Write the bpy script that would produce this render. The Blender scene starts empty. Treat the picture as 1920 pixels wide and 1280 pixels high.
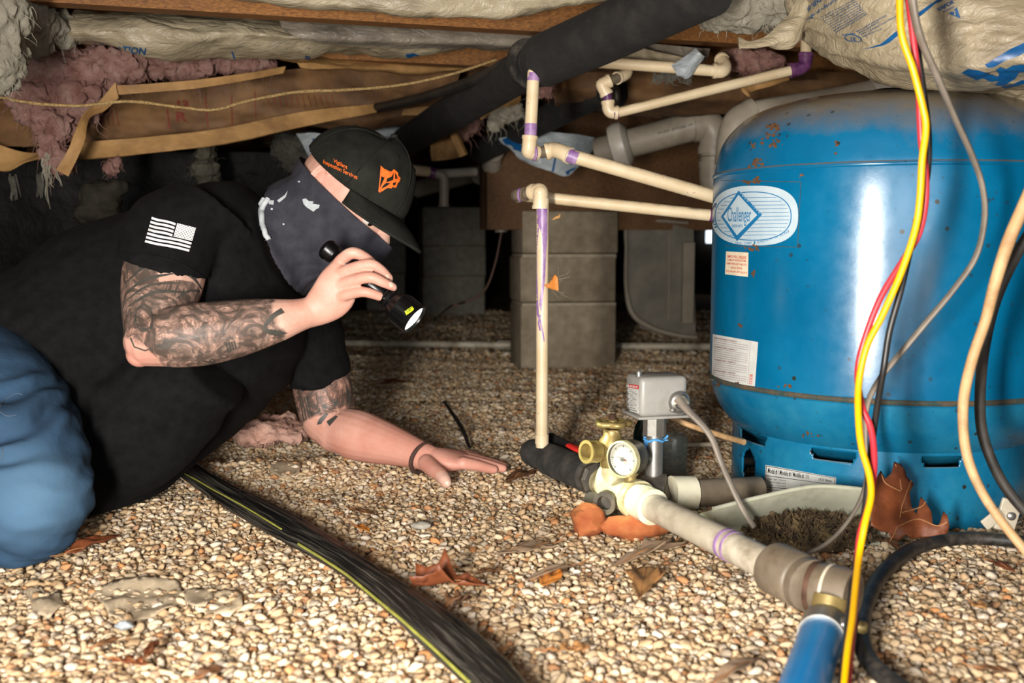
import bpy, bmesh, math, random
import numpy as np
from mathutils import Vector, Matrix, noise
from mathutils.bvhtree import BVHTree
from mathutils.geometry import tessellate_polygon
random.seed(7); np.random.seed(7)
C = bpy.context.scene.collection
V = Vector
PI = math.pi
# ------------------------------------------------------------------ camera, world, light, exposure
CAM_Z = 0.40
F_PX = 1920 * 35.0 / 36.0
PITCH = math.atan(190.0 / F_PX)
cam_d = bpy.data.cameras.new('camera'); cam_d.lens = 35; cam_d.sensor_width = 36; cam_d.sensor_fit = 'HORIZONTAL'
cam = bpy.data.objects.new('camera', cam_d); C.objects.link(cam)
cam.location = (0, 0, CAM_Z); cam.rotation_euler = (PI / 2 - PITCH, 0, 0)
cam_d.clip_start = 0.02
cam_d.dof.use_dof = True; cam_d.dof.focus_distance = 1.48; cam_d.dof.aperture_fstop = 5.0
sc = bpy.context.scene
sc.camera = cam
sc.view_settings.view_transform = 'Standard'; sc.view_settings.look = 'None'
sc.view_settings.exposure = 0.0; sc.view_settings.gamma = 1.0
sc.view_settings.use_curve_mapping = False
wd = bpy.data.worlds.new('world'); sc.world = wd; wd.use_nodes = True
wd.node_tree.nodes['Background'].inputs[0].default_value = (0.55, 0.6, 0.7, 1)
wd.node_tree.nodes['Background'].inputs[1].default_value = 0.05

def area_light(name, loc, target, sx, sy, power, col):
    d = bpy.data.lights.new(name, 'AREA'); d.shape = 'RECTANGLE'; d.size = sx; d.size_y = sy
    d.energy = power; d.color = col
    o = bpy.data.objects.new(name, d); C.objects.link(o); o.location = loc
    o.rotation_euler = (Vector(target) - Vector(loc)).to_track_quat('-Z', 'Y').to_euler()
    return o
# photographer's strip softbox just left of the lens, and the weak daylight of the access opening behind
area_light('key_softbox', (-0.26, -0.10, 0.30), (0.12, 1.5, 0.24), 0.10, 0.40, 46.0, (1.0, 0.945, 0.875))
area_light('access_daylight', (0.3, -1.6, 0.55), (0.2, 2.0, 0.35), 1.6, 0.6, 24.0, (0.97, 0.98, 1.0))

# ------------------------------------------------------------------ pixel helpers (surveying only: they turn a point of the photograph into a real 3-D point)
_sp, _cp = math.sin(PITCH), math.cos(PITCH)
CAM = V((0, 0, CAM_Z))
def ray(px, py):
    a = (px - 960) / F_PX; b = (640 - py) / F_PX
    return V((a, _cp + b * _sp, -_sp + b * _cp))
def P(px, py, d):                       # d = distance along +Y
    r = ray(px, py); return CAM + r * (d / r.y)
def G(px, py, z=0.0):                   # point at height z
    r = ray(px, py); return CAM + r * ((z - CAM_Z) / r.z)
def S(px, d): return px * d / F_PX      # length of px pixels at distance d

def lin(c):
    def f(x): return x / 12.92 if x <= 0.04045 else ((x + 0.055) / 1.055) ** 2.4
    if isinstance(c, str):
        c = c.lstrip('#'); c = [int(c[i:i + 2], 16) / 255 for i in (0, 2, 4)]
    return (f(c[0]), f(c[1]), f(c[2]), 1.0)

def gz(x, y):                           # gravel surface height
    v = V((x * 2.2 + y * 0.5, y * 6.0, 3.1))
    h = 0.019 * noise.noise(v) + 0.008 * noise.noise(V((x * 6, y * 13, 9.2)))
    k = min(1.0, max(0.25, (y - 1.25) / 0.5))
    return h * k - 0.007

# ------------------------------------------------------------------ mesh builder
class MB:
    def __init__(s): s.v = []; s.f = []; s.mi = []; s.m = 0
    def add(s, vs, fs):
        o = len(s.v); s.v.extend([V(p) for p in vs]); s.f.extend([tuple(i + o for i in f) for f in fs]); s.mi.extend([s.m] * len(fs)); return s
    def bvh(s): return BVHTree.FromPolygons(s.v, s.f)
    def box(s, c, size, rot=None, bev=0.0):
        c = V(c); sx, sy, sz = [q / 2 for q in size]
        if bev <= 0:
            vs = [V((x, y, z)) for x in (-sx, sx) for y in (-sy, sy) for z in (-sz, sz)]
            fs = [(0, 1, 3, 2), (4, 6, 7, 5), (0, 4, 5, 1), (2, 3, 7, 6), (0, 2, 6, 4), (1, 5, 7, 3)]
        else:
            bm = bmesh.new(); bmesh.ops.create_cube(bm, size=1)
            for q in bm.verts: q.co = V((q.co.x * size[0], q.co.y * size[1], q.co.z * size[2]))
            bmesh.ops.bevel(bm, geom=bm.edges[:], offset=bev, segments=3, affect='EDGES', profile=0.5)
            bm.verts.index_update()
            vs = [q.co.copy() for q in bm.verts]; fs = [tuple(q.index for q in f.verts) for f in bm.faces]; bm.free()
        if rot is not None: vs = [rot @ q for q in vs]
        return s.add([q + c for q in vs], fs)
    def tube(s, pts, r, n=16, smooth=0, caps=True, flat=None, up=None, closed=False, jit=0.0, roundcap=False):
        pts = [V(p) for p in pts]
        rs = list(r) if isinstance(r, (list, tuple)) else [r] * len(pts)
        if smooth: pts, rs = crom(pts, rs, smooth)
        if roundcap:
            a = (pts[0] - pts[1]).normalized(); b = (pts[-1] - pts[-2]).normalized(); r0, r1 = rs[0], rs[-1]
            cs = [(0.35, 0.94), (0.7, 0.71), (0.92, 0.38), (0.99, 0.1)]
            pre = [(pts[0] + a * r0 * k, r0 * q) for k, q in cs][::-1]; post = [(pts[-1] + b * r1 * k, r1 * q) for k, q in cs]
            pts = [p for p, _ in pre] + pts + [p for p, _ in post]; rs = [q for _, q in pre] + rs + [q for _, q in post]
        N = len(pts); t0 = (pts[1] - pts[0]).normalized()
        ref = V(up) if up is not None else (V((0, 0, 1)) if abs(t0.z) < 0.9 else V((1, 0, 0)))
        u = (ref - t0 * ref.dot(t0)).normalized()
        vs = []
        for i, p in enumerate(pts):
            t = (pts[min(i + 1, N - 1)] - pts[max(i - 1, 0)]).normalized()
            if up is not None:
                u = (V(up) - t * V(up).dot(t)).normalized()
            else:
                u = (u - t * u.dot(t)).normalized()
            w = t.cross(u)
            fw = 1.0 if flat is None else flat
            for k in range(n):
                a = 2 * PI * k / n
                q = 1 + (jit * noise.noise(V((p.x * 40 + k, p.y * 40, p.z * 40 + i * .3))) if jit else 0)
                vs.append(p + (u * math.cos(a) * fw + w * math.sin(a)) * rs[i] * q)
        fs = [(i * n + k, i * n + (k + 1) % n, (i + 1) * n + (k + 1) % n, (i + 1) * n + k) for i in range(N - 1) for k in range(n)]
        if caps: fs += [tuple(range(n))[::-1], tuple((N - 1) * n + k for k in range(n))]
        return s.add(vs, fs)
    def lathe(s, prof, base, axis=(0, 0, 1), n=48, ref=None, caps=True):
        base = V(base); ax = V(axis).normalized()
        ref = V(ref) if ref is not None else (V((1, 0, 0)) if abs(ax.x) < 0.9 else V((0, 1, 0)))
        u = (ref - ax * ref.dot(ax)).normalized(); w = ax.cross(u)
        vs = [base + ax * h + (u * math.cos(2 * PI * k / n) + w * math.sin(2 * PI * k / n)) * max(r, 1e-5) for r, h in prof for k in range(n)]
        N = len(prof)
        fs = [(i * n + k, i * n + (k + 1) % n, (i + 1) * n + (k + 1) % n, (i + 1) * n + k) for i in range(N - 1) for k in range(n)]
        if caps: fs += [tuple(range(n))[::-1], tuple((N - 1) * n + k for k in range(n))]
        return s.add(vs, fs)
    def ell(s, c, rx, ry, rz, nu=20, nv=12):
        c = V(c); R = [V(q) if not isinstance(q, (int, float)) else None for q in (rx, ry, rz)]
        a = R[0] if R[0] is not None else V((rx, 0, 0)); b = R[1] if R[1] is not None else V((0, ry, 0)); d = R[2] if R[2] is not None else V((0, 0, rz))
        vs = [c + d]
        for j in range(1, nv):
            t = PI * j / nv
            for k in range(nu):
                p = 2 * PI * k / nu
                vs.append(c + a * math.sin(t) * math.cos(p) + b * math.sin(t) * math.sin(p) + d * math.cos(t))
        vs.append(c - d); L = len(vs) - 1
        fs = [(0, 1 + k, 1 + (k + 1) % nu) for k in range(nu)]
        for j in range(nv - 2):
            for k in range(nu):
                p = 1 + j * nu; fs.append((p + k, p + nu + k, p + nu + (k + 1) % nu, p + (k + 1) % nu))
        p = 1 + (nv - 2) * nu
        fs += [(p + k, L, p + (k + 1) % nu) for k in range(nu)]
        return s.add(vs, fs)
    def loft(s, secs, n=40, sub=6, power=2.0, caps=True):
        # secs: (center, vecA, vecB)
        cs = [V(q[0]) for q in secs]; A = [V(q[1]) for q in secs]; B = [V(q[2]) for q in secs]
        cs2, _ = crom(cs, [0] * len(cs), sub); A2, _ = crom(A, [0] * len(cs), sub); B2, _ = crom(B, [0] * len(cs), sub)
        vs = []
        e = 2.0 / power
        for c, a, b in zip(cs2, A2, B2):
            for k in range(n):
                t = 2 * PI * k / n; x = math.cos(t); y = math.sin(t)
                vs.append(c + a * math.copysign(abs(x) ** e, x) + b * math.copysign(abs(y) ** e, y))
        N = len(cs2)
        fs = [(i * n + k, i * n + (k + 1) % n, (i + 1) * n + (k + 1) % n, (i + 1) * n + k) for i in range(N - 1) for k in range(n)]
        if caps: fs += [tuple(range(n))[::-1], tuple((N - 1) * n + k for k in range(n))]
        return s.add(vs, fs)
    def sheet(s, rows, nu=40, nv=16, thick=0.0, amp=0.0, scale=(8, 8, 8), octv=3, seed=0.0, fold=None, tdir=None, amp2=0.0):
        """rows of control points (a surface patch), wrinkled along its normals, closed to a body of the given thickness"""
        rr = [crom([V(p) for p in row], [0] * len(row), None, total=nu)[0] for row in rows]
        cols = []
        for i in range(nu): cols.append(crom([r[i] for r in rr], [0] * len(rr), None, total=nv)[0])
        g = [[cols[i][j] for i in range(nu)] for j in range(nv)]
        nrm = [[None] * nu for _ in range(nv)]
        for j in range(nv):
            for i in range(nu):
                du = g[j][min(i + 1, nu - 1)] - g[j][max(i - 1, 0)]; dv = g[min(j + 1, nv - 1)][i] - g[max(j - 1, 0)][i]
                q = du.cross(dv); nrm[j][i] = q.normalized() if q.length > 1e-9 else V((0, -1, 0))
        vs = []; back = []
        for j in range(nv):
            for i in range(nu):
                p = g[j][i]
                d = 0
                if amp:
                    q = V((p.x * scale[0] + seed, p.y * scale[1] + seed * 1.7, p.z * scale[2]))
                    d += amp * noise.fractal(q, 0.9, 2.1, octv)
                if fold:
                    uu = i / (nu - 1); vv = j / (nv - 1); d += fold(uu, vv)
                if amp2: d += amp2 * abs(noise.noise(V((p.x * scale[0] * 3 + seed, p.y * scale[1] * 3, p.z * scale[2] * 3 + 5))))
                vs.append(p + nrm[j][i] * d)
                if thick: back.append(p + nrm[j][i] * (d * 0.5) - (V(tdir) if tdir is not None else nrm[j][i]) * thick)
        fs = [(j * nu + i, j * nu + i + 1, (j + 1) * nu + i + 1, (j + 1) * nu + i) for j in range(nv - 1) for i in range(nu - 1)]
        if thick:
            o = nu * nv; vs += back
            fs += [(o + a, o + d, o + c, o + b) for a, b, c, d in fs]
            per = [j * nu for j in range(nv)]; ring = [i for i in range(nu)] + [j * nu + nu - 1 for j in range(1, nv)] + [(nv - 1) * nu + i for i in range(nu - 2, -1, -1)] + [j * nu for j in range(nv - 2, 0, -1)]
            for a, b in zip(ring, ring[1:] + ring[:1]): fs.append((b, a, o + a, o + b))
        return s.add(vs, fs)

def crom(pts, rs, sub=None, total=None):
    N = len(pts)
    if N < 2: return pts, rs
    op, orr = [], []
    M = total if total else (N - 1) * sub + 1
    for q in range(M):
        x = q * (N - 1) / (M - 1); i = min(int(x), N - 2); t = x - i
        p0 = pts[i - 1] if i > 0 else pts[0] * 2 - pts[1]; p1 = pts[i]; p2 = pts[i + 1]; p3 = pts[i + 2] if i + 2 < N else pts[-1] * 2 - pts[-2]
        op.append(0.5 * ((2 * p1) + (p2 - p0) * t + (2 * p0 - 5 * p1 + 4 * p2 - p3) * t * t + (3 * p1 - p0 - 3 * p2 + p3) * t ** 3))
        r0 = rs[i - 1] if i > 0 else rs[0]; r1 = rs[i]; r2 = rs[i + 1]; r3 = rs[i + 2] if i + 2 < N else rs[-1]
        orr.append(0.5 * ((2 * r1) + (r2 - r0) * t + (2 * r0 - 5 * r1 + 4 * r2 - r3) * t * t + (3 * r1 - r0 - 3 * r2 + r3) * t ** 3))
    return op, orr

# ------------------------------------------------------------------ objects
WL = {}
def setp(o, label=None, cat=None, group=None, kind=None):
    if label: o['label'] = label
    if cat: o['category'] = cat
    if group: o['group'] = group
    if kind: o['kind'] = kind
    return o
def thing(name, label, cat, loc, group=None):
    o = bpy.data.objects.new(name, None); C.objects.link(o); o.location = V(loc); o.empty_display_size = 0.05
    WL[o] = V(loc); return setp(o, label, cat, group)
def mesh_of(name, mb, mat, org, smooth=True, sharp=None):
    me = bpy.data.meshes.new(name)
    me.from_pydata([tuple(p - org) for p in mb.v], [], mb.f); me.update()
    for m in (mat if isinstance(mat, (list, tuple)) else [mat]):
        if m: me.materials.append(m)
    if any(mb.mi): me.polygons.foreach_set('material_index', mb.mi)
    me.polygons.foreach_set('use_smooth', [bool(smooth)] * len(me.polygons))
    if smooth and sharp is not False: me.set_sharp_from_angle(angle=math.radians(sharp or 50))
    return me
def part(name, mb, mat, parent=None, smooth=True, label=None, org=None, sharp=None):
    """one mesh object; origin at its own base; child of parent when given"""
    if org is None:
        xs = [p.x for p in mb.v]; ys = [p.y for p in mb.v]; zs = [p.z for p in mb.v]
        org = V(((min(xs) + max(xs)) / 2, (min(ys) + max(ys)) / 2, min(zs)))
    org = V(org)
    o = bpy.data.objects.new(name, mesh_of(name, mb, mat, org, smooth, sharp)); C.objects.link(o)
    WL[o] = org
    if parent: o.parent = parent; o.location = org - WL[parent]
    else: o.location = org
    if label: o['label'] = label
    return o
def solo(name, mb, mat, label, cat, group=None, smooth=True, kind=None, sharp=None):
    return setp(part(name, mb, mat, None, smooth, sharp=sharp), label, cat, group, kind)

def remeshed(mb, voxel, smooth_it=0, fac=0.5):
    me = bpy.data.meshes.new('tmp'); me.from_pydata([tuple(p) for p in mb.v], [], mb.f); me.update()
    o = bpy.data.objects.new('tmp', me); C.objects.link(o)
    r = o.modifiers.new('r', 'REMESH'); r.mode = 'VOXEL'; r.voxel_size = voxel; r.adaptivity = 0
    if smooth_it:
        s = o.modifiers.new('s', 'SMOOTH'); s.iterations = smooth_it; s.factor = fac
    dg = bpy.context.evaluated_depsgraph_get(); dg.update()
    m2 = bpy.data.meshes.new_from_object(o.evaluated_get(dg))
    out = MB()
    co = np.empty(len(m2.vertices) * 3); m2.vertices.foreach_get('co', co); co = co.reshape(-1, 3)
    out.v = [V(c) for c in co.tolist()]; out.f = [tuple(p.vertices) for p in m2.polygons]; out.mi = [0] * len(out.f)
    nr = np.empty(len(m2.vertices) * 3); m2.vertex_normals.foreach_get('vector', nr); out.n = [V(c) for c in nr.reshape(-1, 3).tolist()]
    bpy.data.objects.remove(o); bpy.data.meshes.remove(me); bpy.data.meshes.remove(m2)
    return out

# ------------------------------------------------------------------ decals: flat print that lies on a built surface
def split_tris(vs, tris, L):
    vs = [tuple(p) for p in vs]; out = []; st = [tuple(t) for t in tris]; cache = {}
    while st:
        a, b, c = st.pop(); e = []
        for i, j in ((a, b), (b, c), (c, a)):
            e.append(math.hypot(vs[i][0] - vs[j][0], vs[i][1] - vs[j][1]))
        m = max(e)
        if m <= L: out.append((a, b, c)); continue
        k = e.index(m); i, j, o = ((a, b, c), (b, c, a), (c, a, b))[k]
        key = (min(i, j), max(i, j))
        if key not in cache:
            cache[key] = len(vs); vs.append(((vs[i][0] + vs[j][0]) / 2, (vs[i][1] + vs[j][1]) / 2))
        q = cache[key]; st += [(i, q, o), (q, j, o)]
    return vs, out
def poly2d(loops):
    """loops: outer + holes -> verts, tris"""
    vs = [V((p[0], p[1], 0)) for l in loops for p in l]
    return [(p.x, p.y) for p in vs], [t for t in tessellate_polygon([[V((p[0], p[1], 0)) for p in l] for l in loops])]
_tc = {}
def text2d(body, size=1.0, align='LEFT', sx=1.0, bold=0.0, shear=0.0):
    cu = bpy.data.curves.new('t', 'FONT'); cu.body = body; cu.size = size; cu.align_x = align; cu.offset = bold; cu.shear = shear; cu.resolution_u = 3
    cu.fill_mode = 'FRONT'
    o = bpy.data.objects.new('t', cu); C.objects.link(o)
    dg = bpy.context.evaluated_depsgraph_get()
    me = bpy.data.meshes.new_from_object(o.evaluated_get(dg))
    vs = [(v.co.x * sx, v.co.y) for v in me.vertices]
    me.calc_loop_triangles(); ts = [tuple(t.vertices) for t in me.loop_triangles]
    bpy.data.objects.remove(o); bpy.data.curves.remove(cu); bpy.data.meshes.remove(me)
    return vs, ts
def fit(shape, x0, y0, x1, y1, flip=True):
    vs, ts = shape
    xs = [v[0] for v in vs]; ys = [v[1] for v in vs]
    a, b, c, d = min(xs), max(xs), min(ys), max(ys)
    f = lambda v: (x0 + (v[0] - a) / (b - a) * (x1 - x0), (y1 - (v[1] - c) / (d - c) * (y1 - y0)) if flip else y0 + (v[1] - c) / (d - c) * (y1 - y0))
    return [f(v) for v in vs], ts
def quadmap(q):
    """unit square (u right, v down) -> pixel quad TL,TR,BR,BL"""
    def f(u, v):
        a = (1 - u) * (1 - v); b = u * (1 - v); c = u * v; d = (1 - u) * v
        return (q[0][0] * a + q[1][0] * b + q[2][0] * c + q[3][0] * d, q[0][1] * a + q[1][1] * b + q[2][1] * c + q[3][1] * d)
    return f
def decal(name, shapes, bvh, mat, parent, off=0.0005, L=12, label=None, mp=None):
    mb = MB()
    for vs, ts in shapes:
        if mp: vs = [mp(*v) for v in vs]
        vs, ts = split_tris(vs, ts, L)
        out = []
        ok = []
        for x, y in vs:
            d = ray(x, y).normalized(); h = bvh.ray_cast(CAM, d)
            if h[0] is None: out.append(None); continue
            n = h[1]; n = -n if n.dot(d) > 0 else n
            out.append(h[0] + n * off)
        idx = {}; vv = []
        for i, p in enumerate(out):
            if p is not None: idx[i] = len(vv); vv.append(p)
        fs = [tuple(idx[k] for k in t) for t in ts if all(k in idx for k in t)]
        # wind towards the camera
        f2 = []
        for t in fs:
            n = (vv[t[1]] - vv[t[0]]).cross(vv[t[2]] - vv[t[0]])
            f2.append(t if n.dot(CAM - vv[t[0]]) > 0 else t[::-1])
        mb.add(vv, f2)
    if not mb.f: return None
    return part(name, mb, mat, parent, label=label)
def rect(x0, y0, x1, y1): return poly2d([[(x0, y0), (x1, y0), (x1, y1), (x0, y1)]])
def oval(cx, cy, rx, ry, n=40, p=2.0):
    e = 2 / p
    return [(cx + rx * math.copysign(abs(math.cos(2 * PI * k / n)) ** e, math.cos(2 * PI * k / n)), cy + ry * math.copysign(abs(math.sin(2 * PI * k / n)) ** e, math.sin(2 * PI * k / n))) for k in range(n)]
def stroke(pts, w):
    """polyline with a width (pixels or label units) -> triangles"""
    vs = []; ts = []
    for i, p in enumerate(pts):
        a = pts[max(i - 1, 0)]; b = pts[min(i + 1, len(pts) - 1)]
        dx, dy = b[0] - a[0], b[1] - a[1]; l = math.hypot(dx, dy) or 1
        ww = w[i] if isinstance(w, (list, tuple)) else w
        nx, ny = -dy / l * ww / 2, dx / l * ww / 2
        vs += [(p[0] + nx, p[1] + ny), (p[0] - nx, p[1] - ny)]
    for i in range(len(pts) - 1): ts += [(2 * i, 2 * i + 1, 2 * i + 3), (2 * i, 2 * i + 3, 2 * i + 2)]
    return vs, ts
# ------------------------------------------------------------------ materials
class NT:
    def __init__(s, name):
        s.m = bpy.data.materials.new(name); s.m.use_nodes = True; s.t = s.m.node_tree; s.n = s.t.nodes
        s.b = s.n['Principled BSDF']; s.out = s.n['Material Output']
        s.co = s.n.new('ShaderNodeTexCoord').outputs['Object']
        s.geo = s.n.new('ShaderNodeNewGeometry')
        s.pos = s.geo.outputs['Position']
    def l(s, a, b): s.t.links.new(a, b)
    def setin(s, sock, v):
        if hasattr(v, 'is_output'): s.l(v, sock)
        else: sock.default_value = v
    def noise(s, sc, det=4, rough=0.55, vec=None, dist=0.0):
        n = s.n.new('ShaderNodeTexNoise'); n.inputs['Scale'].default_value = sc; n.inputs['Detail'].default_value = det
        n.inputs['Roughness'].default_value = rough; n.inputs['Distortion'].default_value = dist
        s.l(vec or s.co, n.inputs['Vector']); return n.outputs['Fac']
    def voro(s, sc, feat='F1', vec=None, out='Distance', rnd=1.0):
        n = s.n.new('ShaderNodeTexVoronoi'); n.feature = feat; n.inputs['Scale'].default_value = sc; n.inputs['Randomness'].default_value = rnd
        s.l(vec or s.co, n.inputs['Vector']); return n.outputs[out]
    def wave(s, sc, dist=2.0, det=2, axis='X', vec=None, dscale=1.0):
        n = s.n.new('ShaderNodeTexWave'); n.bands_direction = axis; n.inputs['Scale'].default_value = sc; n.inputs['Distortion'].default_value = dist
        n.inputs['Detail'].default_value = det; n.inputs['Detail Scale'].default_value = dscale
        s.l(vec or s.co, n.inputs['Vector']); return n.outputs['Fac']
    def scale(s, v, vec=None):
        n = s.n.new('ShaderNodeMapping'); n.inputs['Scale'].default_value = v; s.l(vec or s.co, n.inputs['Vector']); return n.outputs['Vector']
    def ramp(s, fac, stops, interp='LINEAR'):
        n = s.n.new('ShaderNodeValToRGB'); s.l(fac, n.inputs['Fac']); n.color_ramp.interpolation = interp
        e = n.color_ramp.elements
        while len(e) > len(stops): e.remove(e[-1])
        while len(e) < len(stops): e.new(0.5)
        for q, (p, c) in zip(e, stops):
            q.position = p; q.color = c if isinstance(c, tuple) else ((c, c, c, 1) if not isinstance(c, str) else lin(c))
        return n.outputs['Color']
    def mix(s, fac, a, b, mode='MIX'):
        n = s.n.new('ShaderNodeMix'); n.data_type = 'RGBA'; n.blend_type = mode
        s.setin(n.inputs[0], fac); s.setin(n.inputs[6], lin(a) if isinstance(a, str) else a); s.setin(n.inputs[7], lin(b) if isinstance(b, str) else b); return n.outputs[2]
    def math(s, op, a, b=0.0):
        n = s.n.new('ShaderNodeMath'); n.operation = op; s.setin(n.inputs[0], a); s.setin(n.inputs[1], b); return n.outputs[0]
    def sep(s, v):
        n = s.n.new('ShaderNodeSeparateXYZ'); s.l(v, n.inputs[0]); return n.outputs
    def attr(s, name, typ='GEOMETRY'):
        n = s.n.new('ShaderNodeAttribute'); n.attribute_name = name; n.attribute_type = typ; return n.outputs['Fac']
    def bump(s, h, strength=0.3, dist=0.002, prev=None):
        n = s.n.new('ShaderNodeBump'); n.inputs['Strength'].default_value = strength; n.inputs['Distance'].default_value = dist
        s.l(h, n.inputs['Height'])
        if prev is not None: s.l(prev, n.inputs['Normal'])
        s.l(n.outputs[0], s.b.inputs['Normal']); return n.outputs[0]
    def base(s, c): s.setin(s.b.inputs['Base Color'], lin(c) if isinstance(c, str) else c)
    def rough(s, r): s.setin(s.b.inputs['Roughness'], r)
    def set(s, **k):
        for q, v in k.items(): s.setin(s.b.inputs[q.replace('_', ' ')], v)
        return s

def mat(name, c1, c2=None, sc=20, rough=0.6, metal=0.0, bump=0.0, bsc=80, bdist=0.002, stretch=None, spec=0.5, lo=0.35, hi=0.65, sss=0.0, dirt=None, dirt_amt=0.5, dirt_sc=6):
    t = NT(name); vec = t.scale(stretch) if stretch else t.co
    col = lin(c1)
    if c2: col = t.ramp(t.noise(sc, 5, 0.6, vec), [(lo, c1), (hi, c2)])
    if dirt:
        f = t.ramp(t.noise(dirt_sc, 6, 0.65), [(0.48, 0.0), (0.68, float(dirt_amt))])
        col = t.mix(f, col, dirt)
    t.base(col); t.rough(rough); t.set(Metallic=metal, Specular_IOR_Level=spec)
    if bump: t.bump(t.noise(bsc, 4, 0.6, vec), bump, bdist)
    return t.m

def wood_mat(name, a, b, c, stretch):
    t = NT(name); v = t.scale(stretch)
    n = t.noise(14, 8, 0.65, v, 0.6)
    col = t.ramp(n, [(0.28, a), (0.5, b), (0.72, c)])
    t.base(t.mix(t.ramp(t.noise(3, 3), [(0.4, 0.0), (0.75, 0.55)]), col, '#241208')); t.rough(0.75)
    t.bump(n, 0.25, 0.002); return t.m
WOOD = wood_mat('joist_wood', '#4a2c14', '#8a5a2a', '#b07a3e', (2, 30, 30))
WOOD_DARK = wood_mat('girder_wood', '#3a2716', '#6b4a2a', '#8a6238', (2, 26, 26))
PLY = wood_mat('subfloor_ply', '#2e2013', '#4d361f', '#66492b', (8, 8, 8))

def fluff_mat(name, a, b, c, dirt=None):
    t = NT(name)
    n = t.noise(22, 8, 0.7, None, 1.2); col = t.ramp(n, [(0.3, a), (0.5, b), (0.7, c)])
    if dirt: col = t.mix(t.ramp(t.noise(7, 6, 0.7), [(0.55, 0.0), (0.72, 0.75)]), col, dirt)
    t.base(col); t.rough(0.95); t.set(Specular_IOR_Level=0.1)
    t.bump(t.noise(200, 8, 0.8, None, 2.5), 1.0, 0.008); return t.m
PINK = fluff_mat('pink_fibreglass', '#94635a', '#c99a8e', '#e0bcb0', '#6a473c')
WHITEF = fluff_mat('white_fibreglass', '#a39a84', '#cfc7b2', '#e4decb', '#8a8068')
GREYF = fluff_mat('grey_fibreglass', '#4f4c44', '#7a776c', '#918d80')

def kraft_mat():
    t = NT('kraft_paper'); n = t.noise(12, 6, 0.6)
    col = t.ramp(n, [(0.3, '#7c5a32'), (0.5, '#a17a48'), (0.7, '#b98f58')])
    col = t.mix(t.ramp(t.noise(4, 5, 0.7), [(0.5, 0.0), (0.75, 0.6)]), col, '#5f3f20')
    t.base(col); t.rough(0.7); t.bump(t.noise(30, 5, 0.6, t.scale((1, 3, 3))), 0.35, 0.006); return t.m
KRAFT = kraft_mat()
KRAFT_SHADED = mat('kraft_paper_shaded', '#5a3f28', '#84603a', 9, 0.75, bump=0.3, bsc=30, dirt='#2e1e12', dirt_amt=0.6)  # kraft again, with the shade of the sagging facings put into its colour

def plastic_mat(name, a, b, trans=0.0, rough=0.32):
    t = NT(name); col = t.ramp(t.noise(9, 5, 0.6), [(0.35, a), (0.65, b)])
    col = t.mix(t.ramp(t.noise(5, 6, 0.7), [(0.52, 0.0), (0.74, 0.55)]), col, '#7b7160')
    t.base(col); t.rough(rough); t.set(Specular_IOR_Level=0.5)
    if trans: t.set(Alpha=1 - trans)
    b1 = t.bump(t.noise(26, 5, 0.6, t.scale((0.8, 2, 2)), 1.6), 0.7, 0.008)
    return t.m
BAG = plastic_mat('white_poly_bag', '#8c7f68', '#b0a387')
BAG_SHADE = plastic_mat('clear_grey_poly', '#6f665a', '#958b7b', 0.15, 0.22)
BAG_BLUE = plastic_mat('cool_white_poly', '#8f979b', '#b9c0c2')
INK_BLUE = mat('blue_print', '#0a4272', '#14568a', 30, 0.4)
INK_RED = mat('faded_red_print', '#6a2b1e', '#7e3a28', 40, 0.8)

def cpvc_mat():
    t = NT('cream_cpvc'); col = t.ramp(t.noise(10, 5, 0.6), [(0.35, '#cbb48e'), (0.65, '#e0cfae')])
    up = t.sep(t.geo.outputs['Normal'])[2]
    dust = t.math('MULTIPLY', t.ramp(up, [(0.45, 0.0), (0.9, 1.0)]), t.ramp(t.noise(24, 6, 0.75), [(0.45, 0.0), (0.66, 0.8)]))
    col = t.mix(dust, col, '#4a3722')
    sp = t.ramp(t.noise(160, 3, 0.6), [(0.66, 0.0), (0.74, 0.6)])
    t.base(t.mix(sp, col, '#6a5234')); t.rough(0.38); return t.m
CPVC = cpvc_mat()
PURPLE = mat('purple_primer', '#7c5590', '#a98ab0', 60, 0.4, lo=0.3, hi=0.7)
PURPLE_D = mat('dark_purple_primer', '#4a2350', '#7a4a72', 50, 0.4)
PVC = mat('weathered_pvc', '#b5aa93', '#cfc6b2', 8, 0.42, dirt='#6d5d45', dirt_amt=0.75, dirt_sc=14)
PVC_BROWN = mat('grimy_grey_pvc', '#5d5243', '#7f7260', 12, 0.5, dirt='#4a3a28', dirt_amt=0.8, dirt_sc=20)
PVC_BRIGHT = mat('chalky_pvc', '#cfc9ae', '#e0dbc4', 14, 0.42, dirt='#a08a55', dirt_amt=0.5, dirt_sc=22)
DRAIN = mat('grey_drain_pvc', '#8c8272', '#a89e8d', 7, 0.45, dirt='#5d5143', dirt_amt=0.6)
DRAIN_W = mat('white_drain_pvc', '#bcb3a5', '#cbc3b6', 7, 0.4, dirt='#80766a', dirt_amt=0.5)
FOAM = mat('black_pipe_foam', '#0e0d0c', '#1b1917', 30, 0.85, bump=0.4, bsc=120, dirt='#352f28', dirt_amt=0.4, dirt_sc=24)
FOAM_DUST = mat('dusty_black_foam', '#2a2927', '#44413d', 24, 0.9, bump=0.4, bsc=90, dirt='#6c665d', dirt_amt=0.55, dirt_sc=18)
RUBBER = mat('black_rubber', '#191817', '#2c2a28', 26, 0.5, dirt='#6a6156', dirt_amt=0.5, dirt_sc=30)
CABLE_GREY = mat('grey_cable_jacket', '#6b6257', '#887e71', 20, 0.5)
CABLE_TAN = mat('tan_cable_jacket', '#b38c60', '#cba678', 18, 0.6, dirt='#6d5034', dirt_amt=0.5, dirt_sc=40)
W_YEL = mat('yellow_wire', '#e0a400', '#f0b70c', 10, 0.35)
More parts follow.
